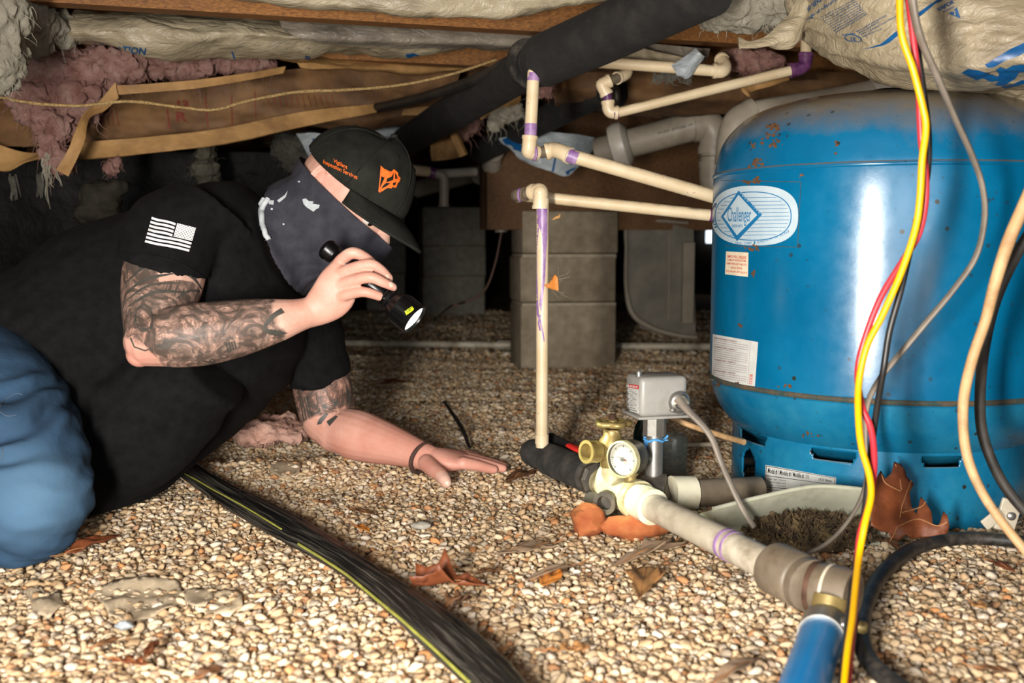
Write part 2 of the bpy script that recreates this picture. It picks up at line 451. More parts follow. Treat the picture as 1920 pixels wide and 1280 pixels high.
W_RED = mat('red_wire', '#b52a34', '#cb3b44', 10, 0.35)
W_BLK = mat('black_wire', '#1c1a19', '#33302d', 10, 0.4)
BRASS = mat('dull_brass', '#857447', '#b09a62', 30, 0.42, 0.45, bump=0.2, bsc=120, dirt='#5a4420', dirt_amt=0.7, dirt_sc=30)
BRASS_P = mat('pale_scaled_brass', '#b5ab80', '#d6cea6', 40, 0.5, 0.15, bump=0.25, bsc=120, dirt='#6f5a2a', dirt_amt=0.6, dirt_sc=30)
IRON = mat('rusted_iron', '#3a2418', '#5f4434', 50, 0.8, 0.3, bump=0.5, bsc=120)
STEEL = mat('galvanised_steel', '#8d8b86', '#aeaca6', 20, 0.38, 0.8, bump=0.1, dirt='#5e5348', dirt_amt=0.5, dirt_sc=20)
STEEL_D = mat('dark_galvanised_iron', '#4b463f', '#6d675e', 20, 0.5, 0.5, bump=0.3, dirt='#8a7a50', dirt_amt=0.3, dirt_sc=20)
GREYBOX = mat('grey_enamel', '#8b8983', '#9b9993', 14, 0.42, bump=0.08, bsc=300, dirt='#6f6a60', dirt_amt=0.35, dirt_sc=20)
REDH = mat('red_vinyl', '#b5201c', '#cf2f28', 20, 0.4)
CONC = mat('concrete_block', '#8a7d69', '#a3957f', 30, 0.92, bump=0.7, bsc=160, bdist=0.003, dirt='#6a5d4a', dirt_amt=0.6, dirt_sc=5, spec=0.2)
CONC_D = mat('dark_concrete_block', '#8d887c', '#a7a294', 30, 0.92, bump=0.7, bsc=160, bdist=0.003, spec=0.2)
MORTAR = mat('mortar', '#a2967f', '#b5a992', 40, 0.95, bump=0.8, bsc=140, spec=0.2)
WALLM = mat('dark_foundation', '#1d1a16', '#2b2620', 6, 0.95, bump=0.5, bsc=60, spec=0.1)
BLACKP = mat('black_backdrop_poly', '#070706', '#0f0e0d', 8, 0.75, bump=0.8, bsc=14, bdist=0.02)  # poly colour kept near black so the left background reads as shade
HOSEB = mat('blue_hose', '#1173b4', '#1d86c6', 12, 0.32)
GLASS_W = mat('gauge_white', '#b9b8a8', '#c6c5b6', 40, 0.4)
WHITE = mat('white_print', '#d9d9d9', '#e6e6e4', 60, 0.6)
BLACKT = mat('black_print', '#141414', None, 10, 0.6)
PAPER = mat('label_paper', '#bfc0bb', '#d0d1cc', 30, 0.4)
PAPER_D = mat('dusty_label', '#aaa28f', '#c4bda9', 40, 0.5)
CREAM = mat('cream_sticker', '#d8c8ac', '#e5d8bf', 30, 0.5)
INK_MAROON = mat('maroon_print', '#7d4a55', '#8f5c66', 30, 0.6)
INK_ORANGE = mat('orange_red_print', '#c04a30', '#cc5a3c', 30, 0.6)
TANKWHITE = mat('pale_tank_print', '#a9bcc6', '#bccbd2', 20, 0.4)
TANKINK = mat('tank_blue_print', '#14689a', '#1b74a6', 20, 0.4)
ORANGE = mat('orange_thread', '#d9570c', '#f07318', 200, 0.6, bump=0.6, bsc=500)
COTTON = mat('black_cotton', '#0a0a0b', '#121213', 60, 0.92, bump=0.35, bsc=700, bdist=0.0006, spec=0.15)
CAPM = mat('washed_black_twill', '#161714', '#262722', 22, 0.9, bump=0.45, bsc=600, bdist=0.0006, spec=0.15)
GAITER = mat('charcoal_knit', '#2b2b31', '#383840', 40, 0.85, bump=0.3, bsc=700, bdist=0.0005, spec=0.2)
GAITER_IN = mat('pale_grey_knit', '#9aa0a4', '#b8bdbf', 60, 0.85)
ALU = mat('black_anodised', '#0b0b0c', '#141415', 40, 0.3, 0.4)
LIME = mat('lime_label', '#b7c41a', '#c6d022', 20, 0.5)
PLASTIC_CUP = NT('scratched_clear_plastic'); PLASTIC_CUP.base('#8a948c'); PLASTIC_CUP.rough(0.15); PLASTIC_CUP.set(Alpha=0.28, Specular_IOR_Level=0.6); PLASTIC_CUP = PLASTIC_CUP.m
GREENB = mat('dark_green_glass', '#0d1a16', '#14261f', 10, 0.2)
BLUETIE = mat('blue_twine', '#3f86c0', '#5a9fd4', 40, 0.7)
ROPE = mat('sisal_twine', '#6e5836', '#a68a58', 300, 0.9, bump=0.8, bsc=400)
STONE_O = mat('orange_sandstone', '#8f4420', '#b0703f', 20, 0.85, bump=0.6, bsc=80, dirt='#8a3a1c', dirt_amt=0.8, dirt_sc=16)
PAN = mat('pale_plastic_pan', '#a9a994', '#bdbda9', 12, 0.5, dirt='#6c664e', dirt_amt=0.6, dirt_sc=16)
PALE = mat('dusty_pale_film', '#b3a184', '#c9b79a', 14, 0.8, bump=0.5, bsc=60, dirt='#94826a', dirt_amt=0.7)
LEAFS = []
for nm, a, b, d in (('leaf_rust', '#5d2e16', '#844622', '#3a1d0e'), ('leaf_tan', '#8e6238', '#b0834e', '#5d3c20'), ('leaf_grey_brown', '#7b6652', '#9a8268', '#5a4836'), ('leaf_orange', '#b5651f', '#d08a3a', '#7b4216'), ('leaf_dark', '#4f3420', '#6d4a2e', '#33200f')):
    LEAFS.append(mat(nm, a, b, 18, 0.6, bump=0.35, bsc=50, dirt=d, dirt_amt=0.6, dirt_sc=14))
LEAFVEIN = mat('leaf_vein', '#8a5a34', '#a8764a', 20, 0.7)

def tank_mat():
    t = NT('blue_tank_enamel')
    n = t.noise(5, 5, 0.6); col = t.ramp(n, [(0.3, '#015880'), (0.7, '#036a94')])
    z = t.sep(t.pos)[2]; nz = t.sep(t.geo.outputs['Normal'])[2]
    # settled dust on the upward facing dome (its own dirt: follows the surface, not the light)
    du = t.math('ADD', nz, t.math('MULTIPLY', t.math('SUBTRACT', t.noise(9, 6, 0.7), 0.5), 0.9))
    col = t.mix(t.ramp(du, [(0.30, 0.0), (0.85, 0.92)]), col, '#75664f')
    # pale haze on the lower dome
    lo = t.math('MULTIPLY', t.ramp(z, [(0.06, 1.0), (0.175, 1.0), (0.185, 0.0)]), t.ramp(t.noise(16, 6, 0.7), [(0.35, 0.05), (0.7, 0.55)]))
    col = t.mix(lo, col, '#2f86a0')
    # rust freckles and grime specks
    sp = t.ramp(t.voro(46), [(0.0, 1.0), (0.12, 1.0), (0.17, 0.0)])
    msk = t.ramp(t.noise(11, 4, 0.6), [(0.48, 0.0), (0.6, 1.0)])
    col = t.mix(t.math('MULTIPLY', sp, msk), col, '#2b2c22')
    fine = t.ramp(t.noise(190, 3, 0.6), [(0.67, 0.0), (0.72, 0.75)])
    col = t.mix(fine, col, '#20353c')
    t.base(col); t.rough(t.ramp(t.noise(40, 4), [(0.3, 0.20), (0.75, 0.30)])); t.set(Specular_IOR_Level=0.6)
    t.bump(t.noise(160, 3), 0.05, 0.001); return t.m
TANK = tank_mat()
SEAM = mat('rusty_seam', '#2c3f3c', '#5d4a36', 60, 0.8, bump=0.6, bsc=160)
RUST = mat('rust_patch', '#4c3420', '#6f4a2a', 80, 0.9, bump=0.6, bsc=200)
HOLE = mat('dark_void', '#050505', None, 10, 0.95, spec=0.0)

def denim_mat():
    t = NT('blue_denim')
    col = t.ramp(t.noise(9, 6, 0.65), [(0.3, '#12263b'), (0.55, '#1e3a55'), (0.75, '#32506c')])
    fade = t.attr('fade'); col = t.mix(t.math('MULTIPLY', fade, 0.6), col, '#54758f')
    w = t.wave(420, 1.0, 1, 'DIAGONAL'); col = t.mix(t.math('MULTIPLY', w, 0.25), col, '#6f8ca6')
    t.base(col); t.rough(0.9); t.set(Specular_IOR_Level=0.15); b = t.bump(w, 0.25, 0.0005)
    t.bump(t.noise(34, 5, 0.6), 0.4, 0.004, b); return t.m
DENIM = denim_mat()
THREAD = mat('dull_thread', '#3c4c5c', '#4c5a68', 100, 0.8)

def skin_mat():
    t = NT('tattooed_skin')
    n = t.noise(28, 5, 0.6); col = t.ramp(n, [(0.3, '#bc8f7c'), (0.7, '#d5b09f')])
    red = t.attr('red'); col = t.mix(t.math('MULTIPLY', red, 0.6), col, '#c87a68')
    tat = t.attr('tat')
    v = t.co
    # dark shaded ink fields with bare islands
    big = t.noise(21, 6, 0.66, v, 2.2)
    shade = t.ramp(big, [(0.34, 0.0), (0.45, 0.55), (0.55, 0.95)])
    # sweeping curved lines
    ln = t.ramp(t.wave(19, 9.0, 3, 'DIAGONAL', v, 2.2), [(0.0, 1.0), (0.22, 0.9), (0.4, 0.0)])
    ln2 = t.ramp(t.voro(56, 'DISTANCE_TO_EDGE', t.mix(0.35, v, t.noise(20, 2, 0.5))), [(0.0, 1.0), (0.05, 0.8), (0.10, 0.0)])
    hat = t.ramp(t.wave(60, 3.0, 2, 'X', v, 3.0), [(0.25, 0.7), (0.55, 0.0)])
    hatm = t.math('MULTIPLY', hat, t.ramp(t.noise(24, 3, 0.5), [(0.5, 0.0), (0.6, 1.0)]))
    ink = t.math('MAXIMUM', t.math('MAXIMUM', shade, t.math('MULTIPLY', ln, 0.85)), t.math('MAXIMUM', t.math('MULTIPLY', ln2, 0.8), hatm))
    edge = t.math('ADD', tat, t.math('MULTIPLY', t.math('SUBTRACT', t.noise(30, 4), 0.5), 0.9))
    em = t.ramp(edge, [(0.45, 0.0), (0.6, 1.0)])
    ink = t.math('MULTIPLY', t.math('MULTIPLY', ink, em), 0.95)
    col = t.mix(ink, col, '#2d2e2a')
    t.base(col); t.rough(0.5); t.set(Specular_IOR_Level=0.35, Subsurface_Weight=0.08)
    t.b.inputs['Subsurface Radius'].default_value = (0.012, 0.005, 0.003); t.b.inputs['Subsurface Scale'].default_value = 0.4
    t.bump(t.noise(220, 4, 0.6), 0.2, 0.0008); return t.m
SKIN = skin_mat()
INKT = mat('tattoo_ink', '#3a3a36', '#4a463f', 120, 0.55)
NAIL = mat('fingernail', '#d6b5a0', '#e2c8b6', 20, 0.3)
EYE_W = mat('eye_white', '#c9c0b6', None, 10, 0.2)
EYE_D = mat('eye_dark', '#1c1612', None, 10, 0.15)
LASH = mat('dark_hair', '#2a1c14', '#3a281c', 60, 0.7)
HAIR_TIE = mat('brown_elastic', '#3a2620', '#4a322a', 60, 0.8)
def emit(name, col, s):
    t = NT(name); t.base((0, 0, 0, 1)); t.set(Emission_Color=lin(col), Emission_Strength=s); return t.m

def pebble_mat():
    t = NT('pea_gravel')
    oi = t.n.new('ShaderNodeObjectInfo').outputs['Random']
    col = t.ramp(oi, [(0.0, '#9c8060'), (0.1, '#d0b48c'), (0.25, '#e4ceac'), (0.4, '#eddab8'), (0.52, '#dabd96'), (0.64, '#c8a67e'), (0.74, '#f2e6d2'), (0.84, '#c0ae94'), (0.9, '#a49a8a'), (0.95, '#cf8f58'), (1.0, '#907860')])
    big = t.noise(2.2, 4, 0.6, t.pos); col = t.mix(t.ramp(big, [(0.4, 0.0), (0.7, 0.28)]), col, '#94764f')
    col = t.mix(t.math('MULTIPLY', t.noise(260, 4, 0.6), 0.35), col, '#7d6044')
    t.base(col); t.rough(0.75); t.set(Specular_IOR_Level=0.3); t.bump(t.noise(500, 3, 0.6), 0.25, 0.0008); return t.m
PEB = pebble_mat()
SOIL = mat('gravel_bed', '#4a3824', '#7a6044', 120, 0.95, bump=1.0, bsc=150, bdist=0.006, spec=0.1)
SOIL2 = NT('far_gravel_bed')
_v = SOIL2.voro(95, 'F1', SOIL2.pos, 'Color'); _d = SOIL2.voro(95, 'F1', SOIL2.pos)
_c = SOIL2.ramp(SOIL2.sep(_v)[0], [(0.0, '#7d6549'), (0.4, '#b09068'), (0.7, '#c4a67c'), (1.0, '#94785a')])
SOIL2.base(SOIL2.mix(SOIL2.ramp(_d, [(0.4, 0.0), (0.75, 0.8)]), _c, '#3a2b1c')); SOIL2.rough(0.9); SOIL2.set(Specular_IOR_Level=0.15)
SOIL2.bump(_d, -1.0, 0.006); SOIL2 = SOIL2.m
MOSS = mat('dry_moss', '#33271a', '#66533a', 60, 0.95, bump=0.8, bsc=200, dirt='#77683a', dirt_amt=0.45, dirt_sc=30)
# ------------------------------------------------------------------ the setting
HA = math.radians(16)                       # the house is turned 16 degrees to the lens
EU = V((math.cos(HA), math.sin(HA), 0)); EV = V((-math.sin(HA), math.cos(HA), 0)); EZ = V((0, 0, 1))
HR = Matrix((EU, EV, EZ)).transposed()
def H(u, v, z): return EU * u + EV * v + EZ * z
JZ = 0.80                                   # underside of the joists
# floor
mb = MB()
xs = np.linspace(-3.6, 3.4, 150); ys = np.concatenate([np.linspace(-0.6, 3.4, 190), np.linspace(3.45, 7.6, 60)])
vs = [V((x, y, gz(x, y))) for y in ys for x in xs]; nx = len(xs)
fs = [(j * nx + i, j * nx + i + 1, (j + 1) * nx + i + 1, (j + 1) * nx + i) for j in range(len(ys) - 1) for i in range(nx - 1)]
mb.add(vs, fs)
mb.mi = [1 if vs[f[0]].y > 3.3 else 0 for f in mb.f]
floor = part('floor', mb, [SOIL, SOIL2], org=(0, 0, 0)); floor['kind'] = 'structure'

# pebbles: the nearest ones singly, the rest as one countless bed
def pebble_mesh(k):
    rnd = random.Random(k)
    bm = bmesh.new(); bmesh.ops.create_icosphere(bm, subdivisions=2, radius=1)
    ax = [rnd.uniform(0.8, 1.25), rnd.uniform(0.6, 0.95), rnd.uniform(0.4, 0.65)]
    for q in bm.verts:
        f = 1 + 0.38 * noise.noise(q.co * 0.9 + V((k * 7, 0, 0))) + 0.1 * noise.noise(q.co * 2.1 + V((0, k * 5, 0)))
        q.co = V((q.co.x * ax[0] * f, q.co.y * ax[1] * f, q.co.z * ax[2] * f))
    me = bpy.data.meshes.new('pebble'); bm.to_mesh(me); bm.free()
    me.polygons.foreach_set('use_smooth', [True] * len(me.polygons)); me.materials.append(PEB); return me
PM = [pebble_mesh(k) for k in range(8)]
rng = np.random.RandomState(3)
big_pts = []
while len(big_pts) < 290:
    px = rng.uniform(0, 1920); py = rng.uniform(1090, 1278)
    g = G(px, py)
    if all((g.x - q[0]) ** 2 + (g.y - q[1]) ** 2 > 0.011 ** 2 for q in big_pts): big_pts.append((g.x, g.y))
for i, (x, y) in enumerate(big_pts):
    o = bpy.data.objects.new('pebble', PM[i % 8]); C.objects.link(o); o.parent = floor
    s = rng.uniform(0.0042, 0.0068)
    o.location = (x, y, gz(x, y) + 0.0055); o.scale = (s, s, s); o.rotation_euler = (rng.uniform(-.5, .5), rng.uniform(-.5, .5), rng.uniform(0, 6.28))

def scatter():
    pts = []; rad = []
    def band(y0, y1, cell, r0, r1, lift):
        y = y0
        while y < y1:
            w = 0.56 * y + 0.12
            n = int(2 * w / cell)
            x = -w + np.arange(n) * cell + rng.uniform(-.5, .5, n) * cell * 0.9
            yy = y + rng.uniform(-.5, .5, n) * cell * 0.9
            rr = rng.uniform(r0, r1, n) * rng.choice([0.8, 1.0, 1.0, 1.25], n)
            for a, b, c in zip(x, yy, rr):
                pts.append((a, b, gz(a, b) + lift + rng.uniform(-.25, .6) * c)); rad.append(c)
            y += cell
    band(0.72, 2.2, 0.0066, 0.0030, 0.0050, 0.000)
    band(0.72, 2.2, 0.0096, 0.0034, 0.0060, 0.0030)
    band(2.2, 3.4, 0.0105, 0.0048, 0.0078, 0.001)
    band(3.4, 5.6, 0.022, 0.0075, 0.012, 0.001)
    return pts, rad
pts, rad = scatter()
me = bpy.data.meshes.new('gravel'); me.from_pydata(pts, [], [])
N = len(pts)
a = me.attributes.new('rad', 'FLOAT', 'POINT'); a.data.foreach_set('value', rad)
a = me.attributes.new('rot', 'FLOAT_VECTOR', 'POINT'); a.data.foreach_set('vector', np.column_stack([rng.uniform(-.6, .6, N), rng.uniform(-.6, .6, N), rng.uniform(0, 6.28, N)]).ravel())
a = me.attributes.new('pick', 'INT', 'POINT'); a.data.foreach_set('value', rng.randint(0, 8, N))
gravel = bpy.data.objects.new('gravel', me); C.objects.link(gravel)
setp(gravel, 'bed of tan and cream pea gravel covering the ground', 'gravel', None, 'stuff')
ng = bpy.data.node_groups.new('gravel_bed', 'GeometryNodeTree')
ng.interface.new_socket('Geometry', in_out='INPUT', socket_type='NodeSocketGeometry'); ng.interface.new_socket('Geometry', in_out='OUTPUT', socket_type='NodeSocketGeometry')
nn = ng.nodes; ll = ng.links.new
gi = nn.new('NodeGroupInput'); go = nn.new('NodeGroupOutput')
iop = nn.new('GeometryNodeInstanceOnPoints'); iop.inputs['Pick Instance'].default_value = True
g2i = nn.new('GeometryNodeGeometryToInstance')
for k in range(8):
    ic = nn.new('GeometryNodeMeshIcoSphere'); ic.inputs['Subdivisions'].default_value = 2; ic.inputs['Radius'].default_value = 1
    p = nn.new('GeometryNodeInputPosition'); tx = nn.new('ShaderNodeTexNoise'); tx.noise_dimensions = '4D'; tx.inputs['Scale'].default_value = 1.1; tx.inputs['W'].default_value = k * 3.3; tx.inputs['Detail'].default_value = 1
    ll(p.outputs[0], tx.inputs['Vector'])
    mr = nn.new('ShaderNodeMapRange'); mr.inputs[1].default_value = 0.25; mr.inputs[2].default_value = 0.75; mr.inputs[3].default_value = 0.5; mr.inputs[4].default_value = 1.45
    ll(tx.outputs['Fac'], mr.inputs[0])
    vm = nn.new('ShaderNodeVectorMath'); vm.operation = 'SCALE'; ll(p.outputs[0], vm.inputs[0]); ll(mr.outputs[0], vm.inputs['Scale'])
    v2 = nn.new('ShaderNodeVectorMath'); v2.operation = 'MULTIPLY'; ll(vm.outputs[0], v2.inputs[0])
    rr = random.Random(k + 50); v2.inputs[1].default_value = (rr.uniform(.95, 1.3), rr.uniform(.7, 1.0), rr.uniform(.45, .7))
    spn = nn.new('GeometryNodeSetPosition'); ll(ic.outputs[0], spn.inputs[0]); ll(v2.outputs[0], spn.inputs['Position'])
    ss = nn.new('GeometryNodeSetShadeSmooth'); ll(spn.outputs[0], ss.inputs[0])
    sm = nn.new('GeometryNodeSetMaterial'); ll(ss.outputs[0], sm.inputs[0]); sm.inputs['Material'].default_value = PEB
    ll(sm.outputs[0], g2i.inputs[0])
def nat(name, typ):
    n = nn.new('GeometryNodeInputNamedAttribute'); n.data_type = typ; n.inputs['Name'].default_value = name; return n.outputs[0]
ll(gi.outputs[0], iop.inputs['Points']); ll(g2i.outputs[0], iop.inputs['Instance'])
ll(nat('pick', 'INT'), iop.inputs['Instance Index']); ll(nat('rot', 'FLOAT_VECTOR'), iop.inputs['Rotation']); ll(nat('rad', 'FLOAT'), iop.inputs['Scale'])
ll(iop.outputs[0], go.inputs[0])
gravel.modifiers.new('bed', 'NODES').node_group = ng

# ceiling (subfloor) and the far foundation walls
mb = MB().box((-0.1, 3.4, 1.02), (7.4, 8.6, 0.03)); o = part('ceiling', mb, PLY, smooth=False); o['kind'] = 'structure'
mb = MB().box((-0.1, 7.6, 0.45), (7.4, 0.15, 1.12)); o = part('wall_back', mb, WALLM, smooth=False); o['kind'] = 'structure'
mb = MB().box((-3.7, 3.4, 0.45), (0.15, 8.4, 1.12)); o = part('wall_left', mb, WALLM, smooth=False); o['kind'] = 'structure'
mb = MB().box((3.5, 3.4, 0.45), (0.15, 8.4, 1.12)); o = part('wall_right', mb, WALLM, smooth=False); o['kind'] = 'structure'

# floor joists (each a plank on edge), and the built-up girder
jl = ['nearest wooden floor joist, crossing the top of the picture above the bagged insulation', 'second wooden floor joist from the front, above the black foam pipe',
      'third wooden floor joist from the front, behind the paper-faced batts', 'fourth wooden floor joist from the front, in the dark just before the girder', 'fifth wooden floor joist, beyond the girder',
      'sixth wooden floor joist, far back in the dark', 'seventh wooden floor joist, farthest back in the dark']
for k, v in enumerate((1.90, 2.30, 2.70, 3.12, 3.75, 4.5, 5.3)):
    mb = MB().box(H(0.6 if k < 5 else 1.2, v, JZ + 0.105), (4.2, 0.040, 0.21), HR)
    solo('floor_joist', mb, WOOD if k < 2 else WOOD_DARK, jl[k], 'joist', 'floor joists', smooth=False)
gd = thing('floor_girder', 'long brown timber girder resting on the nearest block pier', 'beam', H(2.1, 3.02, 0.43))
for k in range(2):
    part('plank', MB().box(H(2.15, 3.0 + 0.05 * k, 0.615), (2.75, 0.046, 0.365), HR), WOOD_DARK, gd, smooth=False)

# block piers
def pier(name, label, pl, pr, pb, rows, dep, mt, half=0.5):
    """pl/pr: pixel x of the front corners, pb: pixel y of the base, rows: pixel y of the joints upwards"""
    a = G(pl, pb); d = a.y; b = P(pr, pb, d + 0.02); b.z = 0
    ex = (b - a); ex.z = 0; w = ex.length; ex.normalize(); ex = (ex * 0.5 + EU * 0.5).normalized(); ey = V((-ex.y, ex.x, 0))
    R = Matrix((ex, ey, EZ)).transposed()
    zz = [-0.02] + [P(pl, q, d).z for q in rows]
    t = thing(name, label, 'pier', (a.x + b.x) / 2 * V((1, 0, 0)) + V((0, a.y + dep / 2, 0)), 'block piers')
    for i in range(len(zz) - 1):
        z0, z1 = zz[i], zz[i + 1]
        c = a + ex * w / 2 + ey * dep / 2; c.z = (z0 + z1) / 2
        sh = random.uniform(-.006, .006)
        part('concrete_block', MB().box(c + ex * sh, (w, dep, z1 - z0 - 0.010), R, 0.006), mt, t, sharp=30)
        c2 = c.copy(); c2.z = z1 - 0.004
        if i < len(zz) - 2: part('mortar_joint', MB().box(c2, (w - 0.004, dep - 0.004, 0.014), R, 0.003), MORTAR, t)
    return t
pier('block_pier', 'near concrete block pier behind the white riser pipe', 978, 1160, 690, (570, 478, 392), 0.20, CONC)
pier('block_pier', 'farther concrete block pier between the cap and the white riser pipe', 795, 912, 590, (520, 463, 386), 0.34, CONC_D)
pier('block_pier', 'dim block pier half hidden behind the cap and flashlight', 690, 762, 582, (515, 462, 396), 0.34, CONC_D)
# ------------------------------------------------------------------ pressure tank
TC = V((0.583, 1.575, 0)); TR = 0.262; SR = 0.224
Z_SK, Z_LO, Z_HI, Z_TOP = 0.115, 0.183, 0.498, 0.622
tank = thing('pressure_tank', 'big blue steel well pressure tank standing on the gravel at right', 'tank', TC)
prof = [(0.02, 0.06), (0.10, 0.064), (0.17, 0.078), (0.215, 0.100), (0.240, 0.125), (0.255, 0.152), (TR - 0.001, Z_LO - 0.008), (TR - 0.001, Z_LO),
        (TR + 0.001, Z_LO + 0.006), (TR + 0.001, Z_LO + 0.16), (TR + 0.001, Z_HI - 0.008), (TR - 0.002, Z_HI - 0.003), (TR - 0.001, Z_HI + 0.004), (TR - 0.003, Z_HI + 0.02),
        (0.250, Z_HI + 0.052), (0.228, Z_HI + 0.080), (0.195, Z_HI + 0.101), (0.14, Z_HI + 0.115), (0.07, Z_HI + 0.122), (0.0, Z_TOP)]
p2, _ = crom([V((r, z, 0)) for r, z in prof], [0] * len(prof), 4)
shell_mb = MB().lathe([(max(q.x, 0), q.y) for q in p2], TC, n=128, caps=False)
shell = part('shell', shell_mb, TANK, tank, sharp=80)
TB = shell_mb.bvh()
# seams
for z, r in ((Z_LO, TR + 0.0012),):
    part('weld_seam', MB().lathe([(r - 0.004, z - 0.0055), (r + 0.0012, z - 0.003), (r + 0.0022, z), (r + 0.0012, z + 0.003), (r - 0.004, z + 0.0055)], TC, n=128, caps=False), SEAM, tank)
part('dome_ridge', MB().lathe([(TR - 0.006, Z_HI - 0.004), (TR + 0.0016, Z_HI + 0.000), (TR + 0.0026, Z_HI + 0.003), (TR + 0.001, Z_HI + 0.006), (TR - 0.006, Z_HI + 0.009)], TC, n=128, caps=False), TANK, tank)
part('top_cap', MB().lathe([(0.028, Z_TOP - 0.004), (0.028, Z_TOP + 0.006), (0.02, Z_TOP + 0.010), (0.0, Z_TOP + 0.010)], TC + V((0.0, 0, 0)), n=24), BLACKT, tank)
# skirt with slots and a round pipe hole, a cylinder of thickness 2.5 mm cut by angle/height cells
def th_px(px):                      # tank angle whose skirt point is seen at pixel column px (front side)
    r = ray(px, 640); k = r.x / r.y
    A = 1 + k * k; B = -2 * (k * TC.x + TC.y); Cc = TC.x ** 2 + TC.y ** 2 - SR ** 2; D = B * B - 4 * A * Cc
    y = (-B - math.sqrt(max(D, 0))) / (2 * A); return math.atan2(y - TC.y, k * y - TC.x)
slots = [(th_px(1391), th_px(1443), 0.090, 0.107), (th_px(1524), th_px(1616), 0.089, 0.104), (th_px(1735), th_px(1816), 0.089, 0.104)]
hole = (th_px(1408), 0.050, 0.028)
NT_, NZ_ = 420, 44
mb = MB(); vv = []
zs = np.linspace(-0.012, 0.118, NZ_)
for z in zs:
    for k in range(NT_):
        a = 2 * PI * k / NT_; vv.append(V((TC.x + SR * math.cos(a), TC.y + SR * math.sin(a), z)))
def inside(a, z):
    a = (a + PI) % (2 * PI) - PI
    for a0, a1, z0, z1 in slots:
        e = min(1, max(0, (z - z0) / (z1 - z0))) * 0.02
        if a0 + 0.025 - e < a < a1 - 0.025 + e and z0 < z < z1: return True
    if (((a - hole[0]) * SR) / 0.021) ** 2 + ((z - hole[1]) / hole[2]) ** 2 < 1: return True
    for q in (1.0, 2.2):
        if abs(a - q) < 0.2 and 0.089 < z < 0.104: return True
    return False
ff = []
for j in range(NZ_ - 1):
    for k in range(NT_):
        if not inside(2 * PI * (k + .5) / NT_, (zs[j] + zs[j + 1]) / 2):
            ff.append((j * NT_ + k, j * NT_ + (k + 1) % NT_, (j + 1) * NT_ + (k + 1) % NT_, (j + 1) * NT_ + k))
mb.add(vv, ff)
skirt = part('skirt', mb, TANK, tank); so = skirt.modifiers.new('wall', 'SOLIDIFY'); so.thickness = 0.003; so.offset = -1
SB = mb.bvh()
part('skirt_flange', MB().lathe([(SR - 0.01, 0.114), (SR + 0.004, 0.112), (SR + 0.006, 0.118), (SR + 0.002, 0.124), (SR - 0.01, 0.124)], TC, n=96, caps=False), TANK, tank)

# brand oval
T1 = quadmap([(1336, 347), (1505, 347), (1505, 462), (1336, 462)])
plate = part
def tank_decal(name, shapes, m, off=0.0006, label=None, L=10, mp=None, par=None): return decal(name, shapes, TB, m, par or tank, off, L, label, mp)
badge = tank_decal('brand_badge', [poly2d([oval(1416, 404, 81, 56, 64, 2.6)])], TANKWHITE, 0.0006, 'pale oval badge with a diamond and stripes')
ring_o = oval(1413, 405, 72, 46, 64, 2.3); ring_i = oval(1413, 405, 70.2, 44.4, 64, 2.3)
sh = [poly2d([ring_o, ring_i[::-1]])]
for k in range(11):
    y = 370 + k * 7.0; hw = 70 * math.sqrt(max(0, 1 - ((y - 405) / 46) ** 2))
    dx = 40 * (1 - abs(y - 405) / 45)
    if hw > 8:
        sh.append(stroke([(1386 + max(dx, 2), y + 1), (1413 + hw - 2, y)], 0.9))
        if 1386 - dx > 1413 - hw + 3: sh.append(stroke([(1413 - hw + 2, y + 1), (1386 - max(dx, 2), y + 1)], 0.9))
dia_o = [(1386, 357), (1430, 402), (1383, 452), (1353, 406)]; dia_i = [(1386, 365), (1421, 403), (1383, 441), (1358, 406)]
sh.append(poly2d([dia_o, dia_i[::-1]]))
tank_decal('brand_lines', sh, TANKINK, 0.0011, par=badge)
tank_decal('brand_diamond', [poly2d([dia_i])], TANKWHITE, 0.0012, par=badge)
word = fit(text2d('Challenger', 1, sx=0.5), 1366, 388, 1410, 424)
tank_decal('brand_word', [word, fit(text2d('SERIES'), 1374, 421, 1394, 426)], TANKINK, 0.0017, 'blue lettering on the badge', par=badge)
arc = []
for k, ch in enumerate('WELL TROL CORP - RANDOLPH MA 02368'):
    if ch == ' ': continue
    x = 1362 + k * 3.5; y = 459 - max(0, (x - 1395) / 70) ** 2 * 16
    arc.append(fit(text2d(ch), x, y - 5.5, x + 2.6, y - 0.8))
tank_decal('brand_address', arc, TANKINK, 0.0012, par=badge)
for k, ch in enumerate('WELL TANK'):
    if ch == ' ': continue
    x = 1390 + k * 4.3; y = 361 + k * 4.5
    arc2 = fit(text2d(ch), x - 0.5, y - 1.5, x + 2.8, y + 3.2)
    tank_decal('diamond_letter', [arc2], TANKWHITE, 0.0016, par=badge)
# thin outline scored round the badge
tank_decal('badge_outline', [stroke([(1352, 338), (1502, 341)], 1.0), stroke([(1502, 341), (1496, 463)], 1.0), stroke([(1496, 463), (1360, 461)], 1.0)], SEAM, 0.0008)
# dealer sticker
stk = tank_decal('dealer_sticker', [poly2d([[(1362, 471), (1404, 473.5), (1403, 519), (1360, 514)]])], CREAM, 0.0006, 'small cream sticker with red print')
mp = quadmap([(1362, 471), (1404, 473.5), (1403, 519), (1360, 514)])
sh = []
for (tx, a, b, c, d) in (('SIMPLE WELL DRILLING', .08, .15, .92, .27), ('COMPLETE WATER SYSTEMS', .08, .31, .92, .40), ('PUMPS PRESSURE TANKS ETC', .06, .47, .95, .56), ('SALES & SERVICE', .25, .63, .75, .72), ('(252) 244-2491 (877) 428-3914', .05, .80, .96, .91)):
    sh.append(fit(text2d(tx, bold=0.01), a, b, c, d))
tank_decal('sticker_print', sh, INK_ORANGE, 0.0011, mp=mp, L=8, par=stk)
